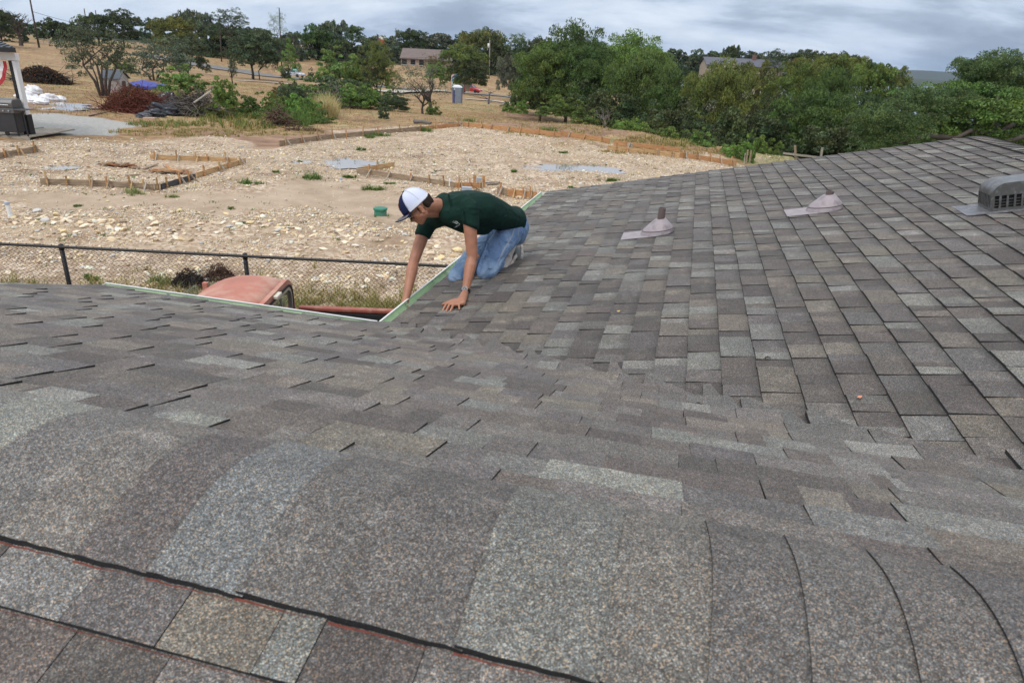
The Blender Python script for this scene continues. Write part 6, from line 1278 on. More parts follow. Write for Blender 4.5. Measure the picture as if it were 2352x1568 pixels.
for i, (u, v, sx, sy, sz) in enumerate(((372, 264, .85, .5, .42), (392, 258, .75, .5, .72), (350, 268, .6, .4, .24), (425, 256, .5, .4, .5), (333, 271, .4, .3, .14), (405, 262, .5, .35, .45))):
    o = blob_thing('tarp_fold', G(u, v), (sx, sy, sz), M_TARP, None, None, 60 + i, rough=.42); o.parent = rt; o.matrix_parent_inverse = Matrix.Translation(-rt.location)
a = G(345, 275); m = MB(); m.box((0, 0, .05), (.55, .3, .1)); o = m.build('board_offcut', wood('tan_board', (.4, .28, .2), (.5, .36, .26))); o.location = a; tag(o, 'tan board offcut at the foot of the black tarp', 'board')
# little wooden playhouse shed
p = at(268, 209, 52); p[2] = T1(p[0], 52); sh = root_at('garden_shed', p, 'small white shed with grey shingle roof behind the scrub oak trunks', 'shed'); M_SHW = plain('peeling_white_boards', (.5, .47, .45), .8, var=.15, dirt=(.30, .18, .14), dscale=3); M_SHR = plain('grey_shed_shingles', (.10, .115, .135), .8, var=.2)
m = MB(); m.box((0, 0, .5), (1.2, 1.3, 1.0)); m.build('walls', M_SHW, sh)
m = MB(); m.prism([(.62, -.65, 1.0), (.62, .65, 1.0), (.62, 0, 1.45)], (-.04, 0, 0)); m.build('gable', M_SHW, sh); m = MB(); m.prism([(-.7, -.72, .96), (-.7, 0, 1.5), (-.7, 0, 1.56), (-.7, -.78, .98)], (1.45, 0, 0)); m.build('roof_slope', M_SHR, sh); m = MB(); m.prism([(-.7, .72, .96), (-.7, 0, 1.5), (-.7, 0, 1.56), (-.7, .78, .98)], (1.45, 0, 0)); m.build('roof_slope', M_SHR, sh)
m = MB(); m.box((.61, 0, .42), (.03, .45, .8)); m.build('door', plain('dark_door', (.1, .06, .05), .7), sh)
for k in range(5): m = MB(); m.box((-.5 + .25 * k, -.66, .5), (.02, .02, .98)); m.build('batten', M_SHW, sh)
M_BLU = plain('blue_canopy_cloth', (.045, .06, .30), .7); p = at(331, 208, 60); p[2] = T1(p[0], 60); cn = root_at('canopy', p, 'dark blue pop-up canopy behind the red brush pile', 'canopy'); hh = at(331, 184, 60)[2] - p[2]; w_ = 1.45
m = MB(); z0 = hh - .42; m.add([(-w_, -w_, z0), (w_, -w_, z0), (w_, w_, z0), (-w_, w_, z0), (0, 0, hh), (-w_, -w_, z0 - .22), (w_, -w_, z0 - .22), (w_, w_, z0 - .22), (-w_, w_, z0 - .22)], [(0, 1, 4), (1, 2, 4), (2, 3, 4), (3, 0, 4), (5, 6, 1, 0), (6, 7, 2, 1), (7, 8, 3, 2), (8, 5, 0, 3)]); m.build('canopy_cloth', M_BLU, cn)
for x in (-1, 1):
    for y in (-1, 1): m = MB(); m.beam((x * w_ * .97, y * w_ * .97, -.1), (x * w_ * .97, y * w_ * .97, z0), .06, .06); m.build('leg', M_WHITE, cn)

# ---- toilet, sign, cars, poles, houses
p = G(1050, 240); p = at(1050, 240, 92); p[2] = T1(p[0], 92); pt = root_at('portable_toilet', p, 'grey and blue portable toilet with a white roof on the dry grass', 'portable toilet', rz=.25)
M_PG = plain('grey_toilet_plastic', (.22, .26, .31), .5); M_PB = plain('blue_toilet_plastic', (.05, .06, .17), .5); M_PW = plain('white_toilet_roof', (.7, .74, .78), .5)
m = MB(); m.box((0, 0, 1.02), (1.1, 1.1, 2.04)); m.build('cabin', M_PB, pt, bevel=.03); m = MB(); m.box((.03, -.56, 1.05), (.84, .04, 1.84)); dr = m.build('door', M_PG, pt); m = MB(); m.box((.56, 0, 1.05), (.03, 1.0, 1.9)); m.build('side_panel', M_PG, pt)
for z in (.5, 1.1, 1.65): m = MB(); m.box((.03, -.59, z), (.66, .02, .42)); m.build('door_panel', M_PG, dr)
m = MB(); m.box((-.3, -.6, 1.1), (.05, .03, .14)); m.build('latch', M_PB, dr); m = MB(); m.box((0, 0, 2.12), (1.14, 1.14, .16), taper=(.9, .9)); m.box((0, 0, 2.26), (1.0, 1.0, .14), taper=(.55, .55)); m.build('roof', M_PW, pt); m = MB(); m.box((0, 0, .04), (1.15, 1.15, .12)); m.build('skid', M_PBLK, pt)
m = MB(); m.box((-.47, -.57, 1.86), (.14, .03, .14)); m.build('vent', M_PW, pt)
def car(p, rz, body, lab, suv=False, L_=4.6):
    root = root_at('parked_car', p, lab, 'car', rz=rz); Hh = 1.62 if suv else 1.45; cl = .30 if suv else .26; bl = .98 if suv else .88; w_ = 1.82
    prof = [(-2.3, .42), (-2.32, .62), (-2.2, .84), (-1.9, bl + (.04 if suv else .0)), (-1.2, bl + .03), (0, bl + .04), (.9, bl), (1.75, .82), (2.2, .66), (2.32, .5), (2.3, .34), (1.9, cl), (-1.9, cl)]
    prof = [(x * L_ / 4.6, z) for x, z in prof]
    m = MB(); m.prism([(x, -w_ / 2, z) for x, z in prof], (0, w_, 0)); m.build('body', body, root, bevel=.07, seg=3, auto=True)
    gl = [(-2.0, bl), (-1.75, Hh - .12), (-1.1, Hh), (.1, Hh - .02), (.55, Hh - .18), (1.15, bl)] if suv else [(-1.75, bl), (-1.2, Hh - .12), (-.6, Hh), (.15, Hh - .02), (.5, Hh - .14), (1.15, bl)]
    m = MB(); vs = [(x, s * (.78 if z < bl + .05 else .62), z - (.02 if z > bl else 0)) for s in (-1, 1) for x, z in gl]; n = len(gl); m.add(vs, [tuple(range(n)), tuple(range(2 * n - 1, n - 1, -1))] + [(i, (i + 1) % n, n + (i + 1) % n, n + i) for i in range(n)]); m.build('windows', M_CGL, root, auto=True)
    rf = gl[1:-1]; m = MB(); vs = [(x, s * .64, z) for s in (-1, 1) for x, z in rf]; n = len(rf); m.add(vs + [(a, b, c_ + .03) for a, b, c_ in vs], [tuple(range(n - 1)) + (n - 1,)][:0] + [(i, i + 1, n + i + 1, n + i) for i in range(n - 1)] + [(2 * n + i, 2 * n + i + 1, 3 * n + i + 1, 3 * n + i) for i in range(n - 1)]); m.build('roof', body, root)
    for x0, z0, x1, z1 in ((gl[0][0], bl, gl[1][0], gl[1][1]), (-.35, bl, -.35, Hh - .03), (gl[-1][0], bl, gl[-2][0], gl[-2][1])):
        for s in (-1, 1): m = MB(); m.beam((x0, s * .79, z0), (x1, s * .65, z1), .05, .05); m.build('pillar', body, root)
    for x in (-1.42, 1.42):
        for s in (-1, 1):
            m = MB(); m.lathe((x * L_ / 4.6, s * .82, .33), [(.2, -.1), (.32, -.09), (.335, 0), (.32, .1), (.2, .1)], 20, ax=(np.array([1, 0, 0]), UZ, np.array([0, s, 0]))); wh = m.build('wheel', M_RUB, root, auto=True)
            m = MB(); m.lathe((x * L_ / 4.6, s * .82, .33), [(0, .08), (.1, .09), (.21, .1), (.21, .02)], 14, ax=(np.array([1, 0, 0]), UZ, np.array([0, s, 0]))); m.build('rim', M_CHR, wh, auto=True)
    for s in (-1, 1):
        m = MB(); m.box((2.2 * L_ / 4.6, s * .62, .68), (.2, .36, .12)); m.build('headlight', M_WHITE, root, bevel=.02); m = MB(); m.box((-2.26 * L_ / 4.6, s * .66, .8), (.12, .3, .14)); m.build('tail_light', M_TRED2, root); m = MB(); m.box((.75, s * .98, bl + .02), (.16, .16, .12)); m.build('mirror', body, root, bevel=.02)
    return root
M_CGL = plain('tinted_car_glass', (.03, .035, .04), .1, spec=.8); M_SIL = plain('silver_car_paint', (.50, .53, .58), .3, .3, var=.03); M_RCAR = plain('red_car_paint', (.42, .03, .035), .3, var=.03)
def on_road(u, v, Y): p = at(u, v, Y); p[2] = T1(p[0], p[1]) + .16; return p
car(on_road(675, 177, 147), -.30, M_SIL, 'silver saloon car driving on the road at the left')
car(on_road(1079, 214, 143), -.28, M_RCAR, 'red SUV on the road behind the portable toilet', True, 4.7)
def pole(u0, vb, vt, Y, r, lab, mat=None, arm=0, name='utility_pole', tx=0, white=0):
    p = at(u0, vb, Y); g = T1(p[0], Y); top = at(u0 + tx, vt, Y); root = root_at(name, (p[0], Y, g), lab, 'pole' if name != 'survey' else 'stake'); h = top[2] - g; dx = top[0] - p[0]
    m = MB(); m.tube([(0, 0, -.5), (dx * .5, 0, h * .5), (dx, 0, h)], [r, r * .85, r * .7], 8); m.build('pole', mat or M_BARK, root, smooth=True)
    if arm: m = MB(); m.beam((dx - arm, 0, h - .5), (dx + arm, 0, h - .5), .1, .12); m.build('crossarm', M_BARK, root)
    if white: m = MB(); m.lathe((dx - .25, 0, h - white), [(0, -.5), (.24, -.48), (.26, 0), (.24, .48), (0, .5)], 10); m.build('transformer', M_WHITE, root, smooth=True)
    return np.array([p[0] + dx, Y, g + h])
P1 = pole(87, 96, 0 - 30, 135, .17, 'tall dark utility pole leaning left on the left skyline', tx=-24)
pole(198, 60, 20, 175, .14, 'left thin pole of two above the skyline trees', tx=-5); pole(221, 56, 24, 178, .14, 'right thin pole of two above the skyline trees', tx=-2)
P2 = pole(507, 127, 40, 160, .15, 'brown utility pole in front of the stone wall', tx=-3)
P3_ = pole(644, 118, 18, 165, .16, 'tall dark utility pole beside the thin pale tree', tx=-3)
P4 = pole(909, 110, 65, 215, .16, 'small pole above the brown roofed house', tx=0)
P5 = pole(1124, 176, 92, 182, .15, 'white topped utility pole right of the round rusty tree', mat=M_BARKP, tx=1, white=1.3, arm=.8)
P6 = pole(1735, 160, 122, 240, .15, 'utility pole with grey transformer beside the grey roofed house', tx=0, white=1.6)
M_WIRE = plain('power_cable', (.05, .05, .055), .6)
def wire(a, b, sag, lab, off=0): 
    a, b = np.array(a), np.array(b); t = np.linspace(0, 1, 16); pts = [a + (b - a) * s - UZ * (sag * 4 * s * (1 - s) + off) for s in t]; m = MB(); m.tube([p - a for p in pts], .03, 4); o = m.build('power_line', M_WIRE); o.location = a; tag(o, lab, 'power line')
wire(P1 - UZ * 4, P2 - UZ * 1, 2.5, 'long sagging power line over the scrub oaks at the left'); wire(P2 - UZ * 1.2, P3_ - UZ * 5, 1.5, 'power line between the brown pole and the tall pole'); wire(P3_ - UZ * 7, P5 - UZ * 2.2, 2.5, 'upper power line running right to the white topped pole'); wire(P3_ - UZ * 8.3, P5 - UZ * 3.2, 2.5, 'lower power line running right to the white topped pole'); wire(P5 - UZ * 2.2, at(1500, 112, 180), 1.5, 'power line running right from the white topped pole into the grove')
# flag on a pole
p = at(867, 130, 205); fz = at(866, 78, 205)[2]; g = T1(p[0], 205); fl2 = root_at('flag_pole', (p[0], 205, g), 'thin flag pole with a small red, white and blue flag behind the trees', 'flag'); m = MB(); m.tube([(0, 0, 0), (0, 0, fz - g)], .06, 6); m.build('pole', M_WIRE, fl2)
for k, (x0, x1, z0, z1, mt) in enumerate(((0, .5, -1.6, -.1, plain('flag_blue', (.03, .05, .2), .7)), (.5, 1.7, -1.0, -.3, M_FW), (.5, 1.9, -1.75, -1.0, M_FR))):
    m = MB(); m.prism([(x0, 0, fz - g + z0), (x1, .1, fz - g + z0 - .35 * x1), (x1, .1, fz - g + z1 - .35 * x1), (x0, 0, fz - g + z1)], (0, .03, 0)); m.build('flag_panel', mt, fl2)
# houses
M_RBR = plain('brown_roof', (.16, .125, .115), .8, var=.15, scale=1); M_RGR = plain('slate_grey_roof', (.105, .11, .135), .8, var=.15, scale=1); M_TAN = plain('tan_house_wall', (.42, .33, .25), .8); M_DW = plain('dark_window', (.02, .022, .025), .2)
def far_house(u, v_ridge, v_eave, Y, wpx, lab, roof, rz=0.0, gable=False):
    W = wpx / FPX * Y * .93; c = at(u, v_eave, Y); g = T1(c[0], Y); root = root_at('house', (c[0], Y, g), lab, 'house', rz=rz); he = c[2] - g; hr = at(u, v_ridge, Y)[2] - g; D_ = 9
    m = MB(); m.box((0, D_ / 2, he / 2), (W * .96, D_, he)); m.build('wall', M_TAN, root)
    if gable: m = MB(); m.prism([(-W * .48, 0, he), (-W * .48, D_, he), (-W * .48, D_ / 2, hr - .1)], (W * .96, 0, 0)); m.build('gable', M_TAN, root)
    for s in (0, 1):
        y0, y1 = (-.6, D_ / 2) if s == 0 else (D_ + .6, D_ / 2); m = MB(); m.prism([(-W / 2, y0, he - .1), (-W / 2, y1, hr), (-W / 2, y1, hr + .15), (-W / 2, y0, he + .05)], (W, 0, 0)); m.build('roof_slope', roof, root)
    for k in range(5): m = MB(); m.box((-W * .4 + W * .2 * k, -.03, he * .5), (1.3, .06, 1.3)); wn = m.build('window', M_DW, root); m = MB(); m.box((-W * .4 + W * .2 * k, -.05, he * .5 - .72), (1.5, .08, .1)); m.build('sill', M_WHITE, wn)
    return root, W, he, hr
hs, W, he, hr = far_house(968, 114, 136, 205, 98, 'low brown roofed house behind the dark tree and red shrub', M_RBR); m = MB(); m.box((W * .55, 4, he * .45), (W * .3, 7, he * .9)); m.build('wing_wall', M_TAN, hs); m = MB(); m.prism([(W * .4, -.4, he * .92), (W * .4, 4, he + 1.4), (W * .4, 8, he * .92)], (W * .32, 0, 0)); m.build('wing_roof', M_RBR, hs)
hs, W, he, hr = far_house(1712, 136, 153, 210, 180, 'long grey roofed house with a pale gable on the right skyline', M_RGR, gable=True); m = MB(); m.box((W * .15, 4, hr + .3), (.9, .9, 1.8)); m.build('chimney', plain('chimney_brick', (.2, .1, .08), .8), hs)
m = MB(); m.prism([(-W * .2 - 2.4, -1.6, he - .6), (-W * .2 + 2.4, -1.6, he - .6), (-W * .2, -1.6, hr - .9)], (0, 2.5, 0)); m.build('front_gable', M_TAN, hs)
# stone wall
a, b = at(470, 127, 178), at(520, 129, 176); c = (a + b) / 2; c[2] = T1(c[0], c[1]); sw = root_at('stone_wall', c, 'low pale stone wall behind the brown utility pole', 'wall'); M_STW = plain('pale_wall_stone', (.42, .36, .27), .85, var=.3, scale=.6); q = random.Random(4); Lw = np.linalg.norm(b - a); dd = (b - a) / Lw; dd[2] = 0
for r__ in range(4):
    x = -Lw / 2
    while x < Lw / 2: w_ = q.uniform(.5, 1.0); m = MB(); m.box(dd * (x + w_ / 2) + UZ * (.3 + r__ * .42), (w_ - .05, .5, .38), (dd, np.cross(UZ, dd), UZ)); m.build('stone', M_STW, sw, bevel=.04, seg=1); x += w_
for x in (Lw / 2 + .3,): m = MB(); m.box(dd * x + UZ * .95, (.7, .8, 2.1), (dd, np.cross(UZ, dd), UZ)); m.build('pillar', M_STW, sw)
# street name sign, blank at this distance
p = at(679, 182, 133); p[2] = T1(p[0], 133); ss = root_at('street_sign', p, 'small teal street name sign on a post beside the silver car', 'sign'); z = at(683, 162, 133)[2] - p[2]; m = MB(); m.tube([(0, 0, -.2), (0, 0, z)], .04, 6); m.build('post', M_CHR, ss); m = MB(); m.box((0, -.02, z + .1), (.95, .03, .3)); m.build('name_plate', plain('teal_sign', (.03, .30, .26), .5), ss); m = MB(); m.box((0, -.04, z + .1), (.6, .01, .1)); m.build('white_lettering_band', M_WHITE, ss)
# arched welcome sign: cream board with blue sky, green hills and red rim
p = at(1051, 214, 128); p[2] = T1(p[0], 128); sg = root_at('entrance_sign', p, 'arched roadside sign with blue band, white letters and red rim behind the toilet', 'sign'); zb_ = at(1051, 206, 128)[2] - p[2]; zt_ = at(1050, 169, 128)[2] - p[2]; Wd = 1.12; 
def arch(w_, z0, z1, y, n=14): return [(-w_, y, z0)] + [(w_ * math.cos(math.pi * (1 - k / n)), y, z1 - w_ * .45 + w_ * .45 * math.sin(math.pi * k / n)) for k in range(n + 1)] + [(w_, y, z0)]
m = MB(); m.prism(arch(Wd * 1.08, zb_ - .1, zt_ + .1, 0), (0, .2, 0)); m.build('red_rim', M_TRED2, sg); m = MB(); m.prism(arch(Wd, zb_, zt_, -.03), (0, .03, 0)); m.build('cream_board', M_WHITE, sg)
m = MB(); n = 14; i_ = [(Wd * .92 * math.cos(math.pi * k / n), -.05, zt_ - 1.35 + 1.25 * math.sin(math.pi * k / n)) for k in range(n + 1)]; o_ = [(Wd * .92 * .62 * math.cos(math.pi * k / n), -.05, zt_ - 1.35 + 1.25 * .55 * math.sin(math.pi * k / n)) for k in range(n + 1)]; m.add(i_ + o_, [(k, k + 1, n + 2 + k, n + 1 + k) for k in range(n)]); m.build('blue_band', plain('sign_blue', (.03, .26, .45), .5), sg)
m = MB(); m.prism([(-Wd * .9, -.06, zb_ + .1), (Wd * .9, -.06, zb_ + .1), (Wd * .9, -.06, zb_ + .5), (Wd * .3, -.06, zb_ + .85), (-Wd * .3, -.06, zb_ + .55), (-Wd * .9, -.06, zb_ + .8)], (0, .02, 0)); m.build('green_hills', plain('sign_green', (.05, .22, .09), .5), sg)
for k in range(7): a_ = math.radians(150 - 20 * k); m = MB(); m.box((Wd * .72 * math.cos(a_), -.07, zt_ - 1.35 + 1.0 * math.sin(a_)), (.14, .02, .24)); m.build('letter', M_WHITE, sg)
m = MB(); m.box((Wd * 1.55, .1, (zt_ + zb_) / 2 - .3), (.8, .5, zt_ - zb_ - .3)); m.build('stone_pier', M_STW, sg); m = MB(); m.box((-Wd * .0, .1, zb_ / 2), (2 * Wd, .3, zb_ + .4)); m.build('base', M_STW, sg)
# wooden rail fence far left
fr2 = root_at('rail_fence', (at(150, 92, 150)[0], 150, T1(at(150, 92, 150)[0], 150)), 'pale wooden rail fence on the left rise behind the leaning pole', 'fence'); o0 = np.array(fr2.location)
prev = None
for k in range(9):
    q_ = at(86 + 12 * k, 90, 150); g = np.array([q_[0], 150, T1(q_[0], 150)]); m = MB(); m.beam(g - o0, g - o0 + UZ * 1.2, .12, .12, up=(0, 1, 0)); m.build('post', W_GRY, fr2)
    if prev is not None:
        for z in (.5, 1.0): m = MB(); m.beam(prev - o0 + UZ * z, g - o0 + UZ * z, .05, .12); m.build('rail', W_GRY, fr2)
    prev = g

# ---- the humid air
hz = MB(); hz.box((0, 2500, 40), (14400, 13200, 200)); ho = hz.build('haze', None); hmz = bpy.data.materials.new('humid_air'); hmz.use_nodes = True; tt = hmz.node_tree; tt.nodes.remove(tt.nodes['Principled BSDF']); pv = tt.nodes.new('ShaderNodeVolumePrincipled')
pv.inputs['Color'].default_value = (.55, .74, 1.0, 1); pv.inputs['Density'].default_value = .00005; pv.inputs['Anisotropy'].default_value = .2; tt.links.new(pv.outputs[0], tt.nodes['Material Output'].inputs['Volume']); ho.data.materials.append(hmz); tag(ho, kind='stuff'); ho['label'] = 'thin humid haze over the whole place'
# ================================================================ THE MAN
def U(zx, zy, Y): return at((960 + zx / 4.355) * .91875, (440 + zy / 4.355) * .91875, Y)
PO = U(900, 700, 4.85); PO[2] = float(onB(1100, 700)[2])
man = empty('person', PO, 'man kneeling on the roof in a dark green polo, blue jeans and navy and white cap, one hand in the gutter', 'person')
man['label'] = 'man in green polo, jeans and cap kneeling on the roof, reaching into the gutter'
def ball(bm, c, r, sub=3):
    rr_ = (r, r, r) if not hasattr(r, '__len__') else r
    res = bmesh.ops.create_icosphere(bm, subdivisions=sub, radius=1); 
    for v in res['verts']: v.co = Vector((v.co.x * rr_[0], v.co.y * rr_[1], v.co.z * rr_[2])) + Vector(c)
    return res['verts']
def disc(c, ax, r, n=20, r2=None):
    ax = np.array(ax, float); ax /= np.linalg.norm(ax); a = np.cross(ax, (.31, .2, .9)); a /= np.linalg.norm(a); b = np.cross(ax, a); return [np.array(c) + a * r * math.cos(6.2832 * k / n) + b * (r2 or r) * math.sin(6.2832 * k / n) for k in range(n)]
SPH = None
def sphere_pts(c, r, n=70):
    k = np.arange(n) + .5; ph = np.arccos(1 - 2 * k / n); th = math.pi * (1 + 5 ** .5) * k; d = np.stack([np.cos(th) * np.sin(ph), np.sin(th) * np.sin(ph), np.cos(ph)], 1); return [np.array(c) + x for x in d * (np.array(r) if hasattr(r, '__len__') else r)]
def blob(name, hulls, voxel, smooth, mat, parent, dsm=None, frame=None):
    """hulls: list of convex pieces, each a list of (centre, radius) balls or raw point lists; voxel-merged to one skin"""
    bm = bmesh.new()
    for h in hulls:
        pts = []
        for it in h:
            if isinstance(it, tuple) and len(it) == 2: pts += sphere_pts(it[0], it[1])
            else: pts += list(it)
        if frame is not None: pts = [frame(p) for p in pts]
        vs = [bm.verts.new(Vector(p) - Vector(PO)) for p in pts]; r = bmesh.ops.convex_hull(bm, input=vs)
        bmesh.ops.delete(bm, geom=[v for v in vs if v.is_valid and not v.link_faces], context='VERTS')
    me = bpy.data.meshes.new(name); bm.to_mesh(me); bm.free(); o = link(name, me, mat, parent); md = o.modifiers.new('r', 'REMESH'); md.mode = 'VOXEL'; md.voxel_size = voxel; md.use_smooth_shade = True
    s = o.modifiers.new('s', 'SMOOTH'); s.iterations = smooth; s.factor = .6
    dg = bpy.context.evaluated_depsgraph_get(); m2 = bpy.data.meshes.new_from_object(o.evaluated_get(dg)); o.modifiers.clear(); o.data = m2; m2.name = name
    m2.materials.clear(); m2.materials.append(mat); m2.shade_smooth(); return o
def cloth(name, col, bump=.4, wr=7, weave=500, var=.1, rough=.85, stretch=(1, 1, 1), streak=None):
    m, t, b = new_mat(name); N = t.nodes.new; L = t.links.new; b.inputs['Roughness'].default_value = rough; b.inputs['Specular IOR Level'].default_value = .2
    b.inputs['Sheen Weight'].default_value = .0
    tcn = N('ShaderNodeTexCoord'); mp = N('ShaderNodeMapping'); mp.inputs['Scale'].default_value = stretch; L(tcn.outputs['Object'], mp.inputs[0])
    n1 = N('ShaderNodeTexNoise'); n1.inputs['Scale'].default_value = wr; n1.inputs['Detail'].default_value = 3; n1.inputs['Distortion'].default_value = 1.2; L(mp.outputs[0], n1.inputs[0])
    n2 = N('ShaderNodeTexNoise'); n2.inputs['Scale'].default_value = weave; L(tcn.outputs['Object'], n2.inputs[0])
    c = np.array(col); mx_ = N('ShaderNodeMix'); mx_.data_type = 'RGBA'; mx_.inputs['A'].default_value = (*(c * (1 - var)), 1); mx_.inputs['B'].default_value = (*(c * (1 + var)), 1); L(n2.outputs[0], mx_.inputs['Factor']); last = mx_.outputs['Result']
    if streak is not None:
        n3 = N('ShaderNodeTexNoise'); n3.inputs['Scale'].default_value = 6; n3.inputs['Detail'].default_value = 5; L(tcn.outputs['Object'], n3.inputs[0]); rp = N('ShaderNodeValToRGB'); rp.color_ramp.elements[0].position = .42; rp.color_ramp.elements[1].position = .62; L(n3.outputs[0], rp.inputs[0])
        m3 = N('ShaderNodeMix'); m3.data_type = 'RGBA'; L(rp.outputs[0], m3.inputs['Factor']); L(last, m3.inputs['A']); m3.inputs['B'].default_value = (*streak, 1); last = m3.outputs['Result']
    L(last, b.inputs['Base Color'])
    bp = N('ShaderNodeBump'); bp.inputs['Strength'].default_value = bump; bp.inputs['Distance'].default_value = .03; L(n1.outputs[0], bp.inputs['Height']); L(bp.outputs[0], b.inputs['Normal']); return m
M_SKIN = plain('skin', (.37, .165, .098), .5, var=.2, scale=22, bump=.12, bscale=220); M_SKIN.node_tree.nodes['Principled BSDF'].inputs['Subsurface Weight'].default_value = .12; M_SKIN.node_tree.nodes['Principled BSDF'].inputs['Subsurface Radius'].default_value = (.02, .008, .004)
M_POLO = cloth('dark_green_knit', (.0055, .026, .019), .7, 8); M_JEAN = cloth('washed_blue_denim', (.135, .215, .37), .9, 13, 350, .4, streak=(.30, .42, .59))
M_NAVY = cloth('navy_cap_cloth', (.012, .018, .06), .1, 20); M_MESHC = cloth('white_cap_mesh', (.62, .66, .82), .25, 300, 300, .12); M_HAIR = cloth('dark_brown_hair', (.028, .018, .013), .5, 60, 400, .5)
M_SHOE = cloth('grey_shoe_knit', (.16, .18, .18), .3, 30, 300, .2); M_SOLE = plain('off_white_sole', (.50, .45, .40), .8, var=.12, scale=14, dirt=(.3, .26, .23), dscale=14); M_THR = plain('pale_thread', (.55, .5, .42), .8)
SP = np.array([-.69, -.72, 0]); NE = np.array([.72, -.69, 0])        # from hips to head; towards the near side
# near hand on the shingles: wrist, knuckles, fingertips
def z3(x, y, lift): return onB(1080 + x / 9.046, 640 + y / 9.046, lift, True)
wrN = U(884, 1262, 4.50)
palm = [z3(640, 985, .030), z3(700, 1060, .028)]
KN = {'index': z3(360, 1065, .024), 'middle': z3(425, 1090, .026), 'ring': z3(505, 1110, .026), 'little': z3(600, 1100, .022)}
TIP = {'index': z3(240, 1238, .009), 'middle': z3(318, 1256, .009), 'ring': z3(412, 1252, .009), 'little': z3(618, 1205, .009)}
# head frame
HCn = U(375, 310, 4.70)
Fv = np.array([-.715, -.12, -.69]); Fv /= np.linalg.norm(Fv); Uv = np.array([-.68, .02, .73]); Uv -= Fv * (Uv @ Fv); Uv /= np.linalg.norm(Uv); Lv = np.cross(Uv, Fv); Lv = Lv if Lv[1] < 0 else -Lv
def hd(f, l, u): return HCn + Fv * f + Lv * l + Uv * u
body = []
# head
body += [[(hd(.004, s * .010, .012), .072), (hd(-.020, s * .008, .014), .070)] for s in (-1, 1)]
body += [[(hd(.028, 0, .012), .070), (hd(-.022, 0, .012), .070), (hd(0, 0, .03), .068)]]
body += [[(hd(.062, .026, .005), .034), (hd(.062, -.026, .005), .034), (hd(.048, .040, -.042), .026), (hd(.048, -.040, -.042), .026), (hd(.0, .045, -.02), .03), (hd(.0, -.045, -.02), .03)]]
body += [[(hd(.048, .036, -.05), .026), (hd(.048, -.036, -.05), .026), (hd(.004, .046, -.078), .020), (hd(.004, -.046, -.078), .020), (hd(.066, .014, -.102), .017), (hd(.066, -.014, -.102), .017), (hd(.078, 0, -.078), .018)]]
body += [[(hd(.086, 0, -.012), .008), (hd(.113, 0, -.050), .0095), (hd(.095, 0, -.058), .010)], [(hd(.104, .012, -.055), .007), (hd(.104, -.012, -.055), .007), (hd(.085, 0, -.05), .012)]]
body += [[(hd(.090, .020, .000), .008), (hd(.090, -.020, .000), .008), (hd(.075, .045, -.002), .008), (hd(.075, -.045, -.002), .008)]]
body += [[(hd(.090, .016, -.077), .005), (hd(.090, -.016, -.077), .005), (hd(.096, 0, -.075), .006)], [(hd(.086, .014, -.088), .006), (hd(.086, -.014, -.088), .006), (hd(.091, 0, -.089), .0065)]]
for s in (-1, 1):
    body += [[(hd(-.004 - .010 * math.cos(a_), s * (.079 + .004), -.036 + .028 * math.sin(a_)), .0055), (hd(-.004 - .010 * math.cos(a_ + .7), s * .083, -.036 + .028 * math.sin(a_ + .7)), .0055)] for a_ in np.arange(-2.6, 1.8, .7)]
    body += [[(hd(.0, s * .074, -.03), .010), (hd(-.004, s * .078, -.06), .006), (hd(-.004, s * .074, -.02), .012)]]
nb = U(640, 330, 4.83); body += [[(hd(-.035, 0, -.045), .052), (nb, .060)], [(hd(.0, 0, -.075), .035), (nb + np.array([-.02, -.01, -.03]), .05)]]
# trunk under the clothes
chest = U(850, 370, 4.86); mid = U(1120, 400, 5.0); pel = U(1360, 520, 5.22); shN = U(925, 380, 4.70); shF = U(470, 500, 4.95)
body += [[(nb, .05), (chest, .09), (shN, .045)], [(nb, .05), (chest, .09), (shF, .045)], [(chest, .10), (mid + UZ * .02, .08)], [(mid + UZ * .02, .08), (pel, .08)]]
elN = U(962, 875, 4.63); elF = U(325, 925, 4.80); wrF = U(243, 1320, 4.60)
def limb(a, b, ra, rb, bulge=None, t=.35):
    o_ = [[(a, ra), (b, rb)]]
    if bulge: o_.append([(a * (1 - t) + b * t, bulge), (a, ra * .9)]); o_.append([(a * (1 - t) + b * t, bulge), (b, rb)])
    return o_
body += limb(shN, elN, .052, .039, .047, .45) + limb(elN, wrN, .038, .0255, .0425, .25) + limb(shF, elF, .052, .039, .047, .45) + limb(elF, wrF, .038, .0265, .0425, .25)
body += [[(elN + np.array([.022, .01, .0]), .026), (elN, .034)]]
# near hand
body += [[(wrN, .024), (palm[0], .020), (palm[1], .018)], [(palm[0], .017), (palm[1], .016), (KN['index'], .0125), (KN['middle'], .0125), (KN['ring'], .012), (KN['little'], .0115)]]
for k in KN:
    a, b = KN[k], TIP[k]; m1 = a * .62 + b * .38 + UZ * .011; m2 = a * .28 + b * .72 + UZ * .005; r0 = {'index': .0090, 'middle': .0092, 'ring': .0088, 'little': .0080}[k]
    body += [[(a, r0 * 1.08), (m1, r0)], [(m1, r0), (m2, r0 * .92)], [(m2, r0 * .92), (b, r0 * .8)]]
th0 = z3(520, 1000, .024); th1 = z3(380, 1035, .018); th2 = z3(248, 1090, .012); body += [[(th0, .015), (th1, .0110)], [(th1, .0110), (th2, .0088)]]
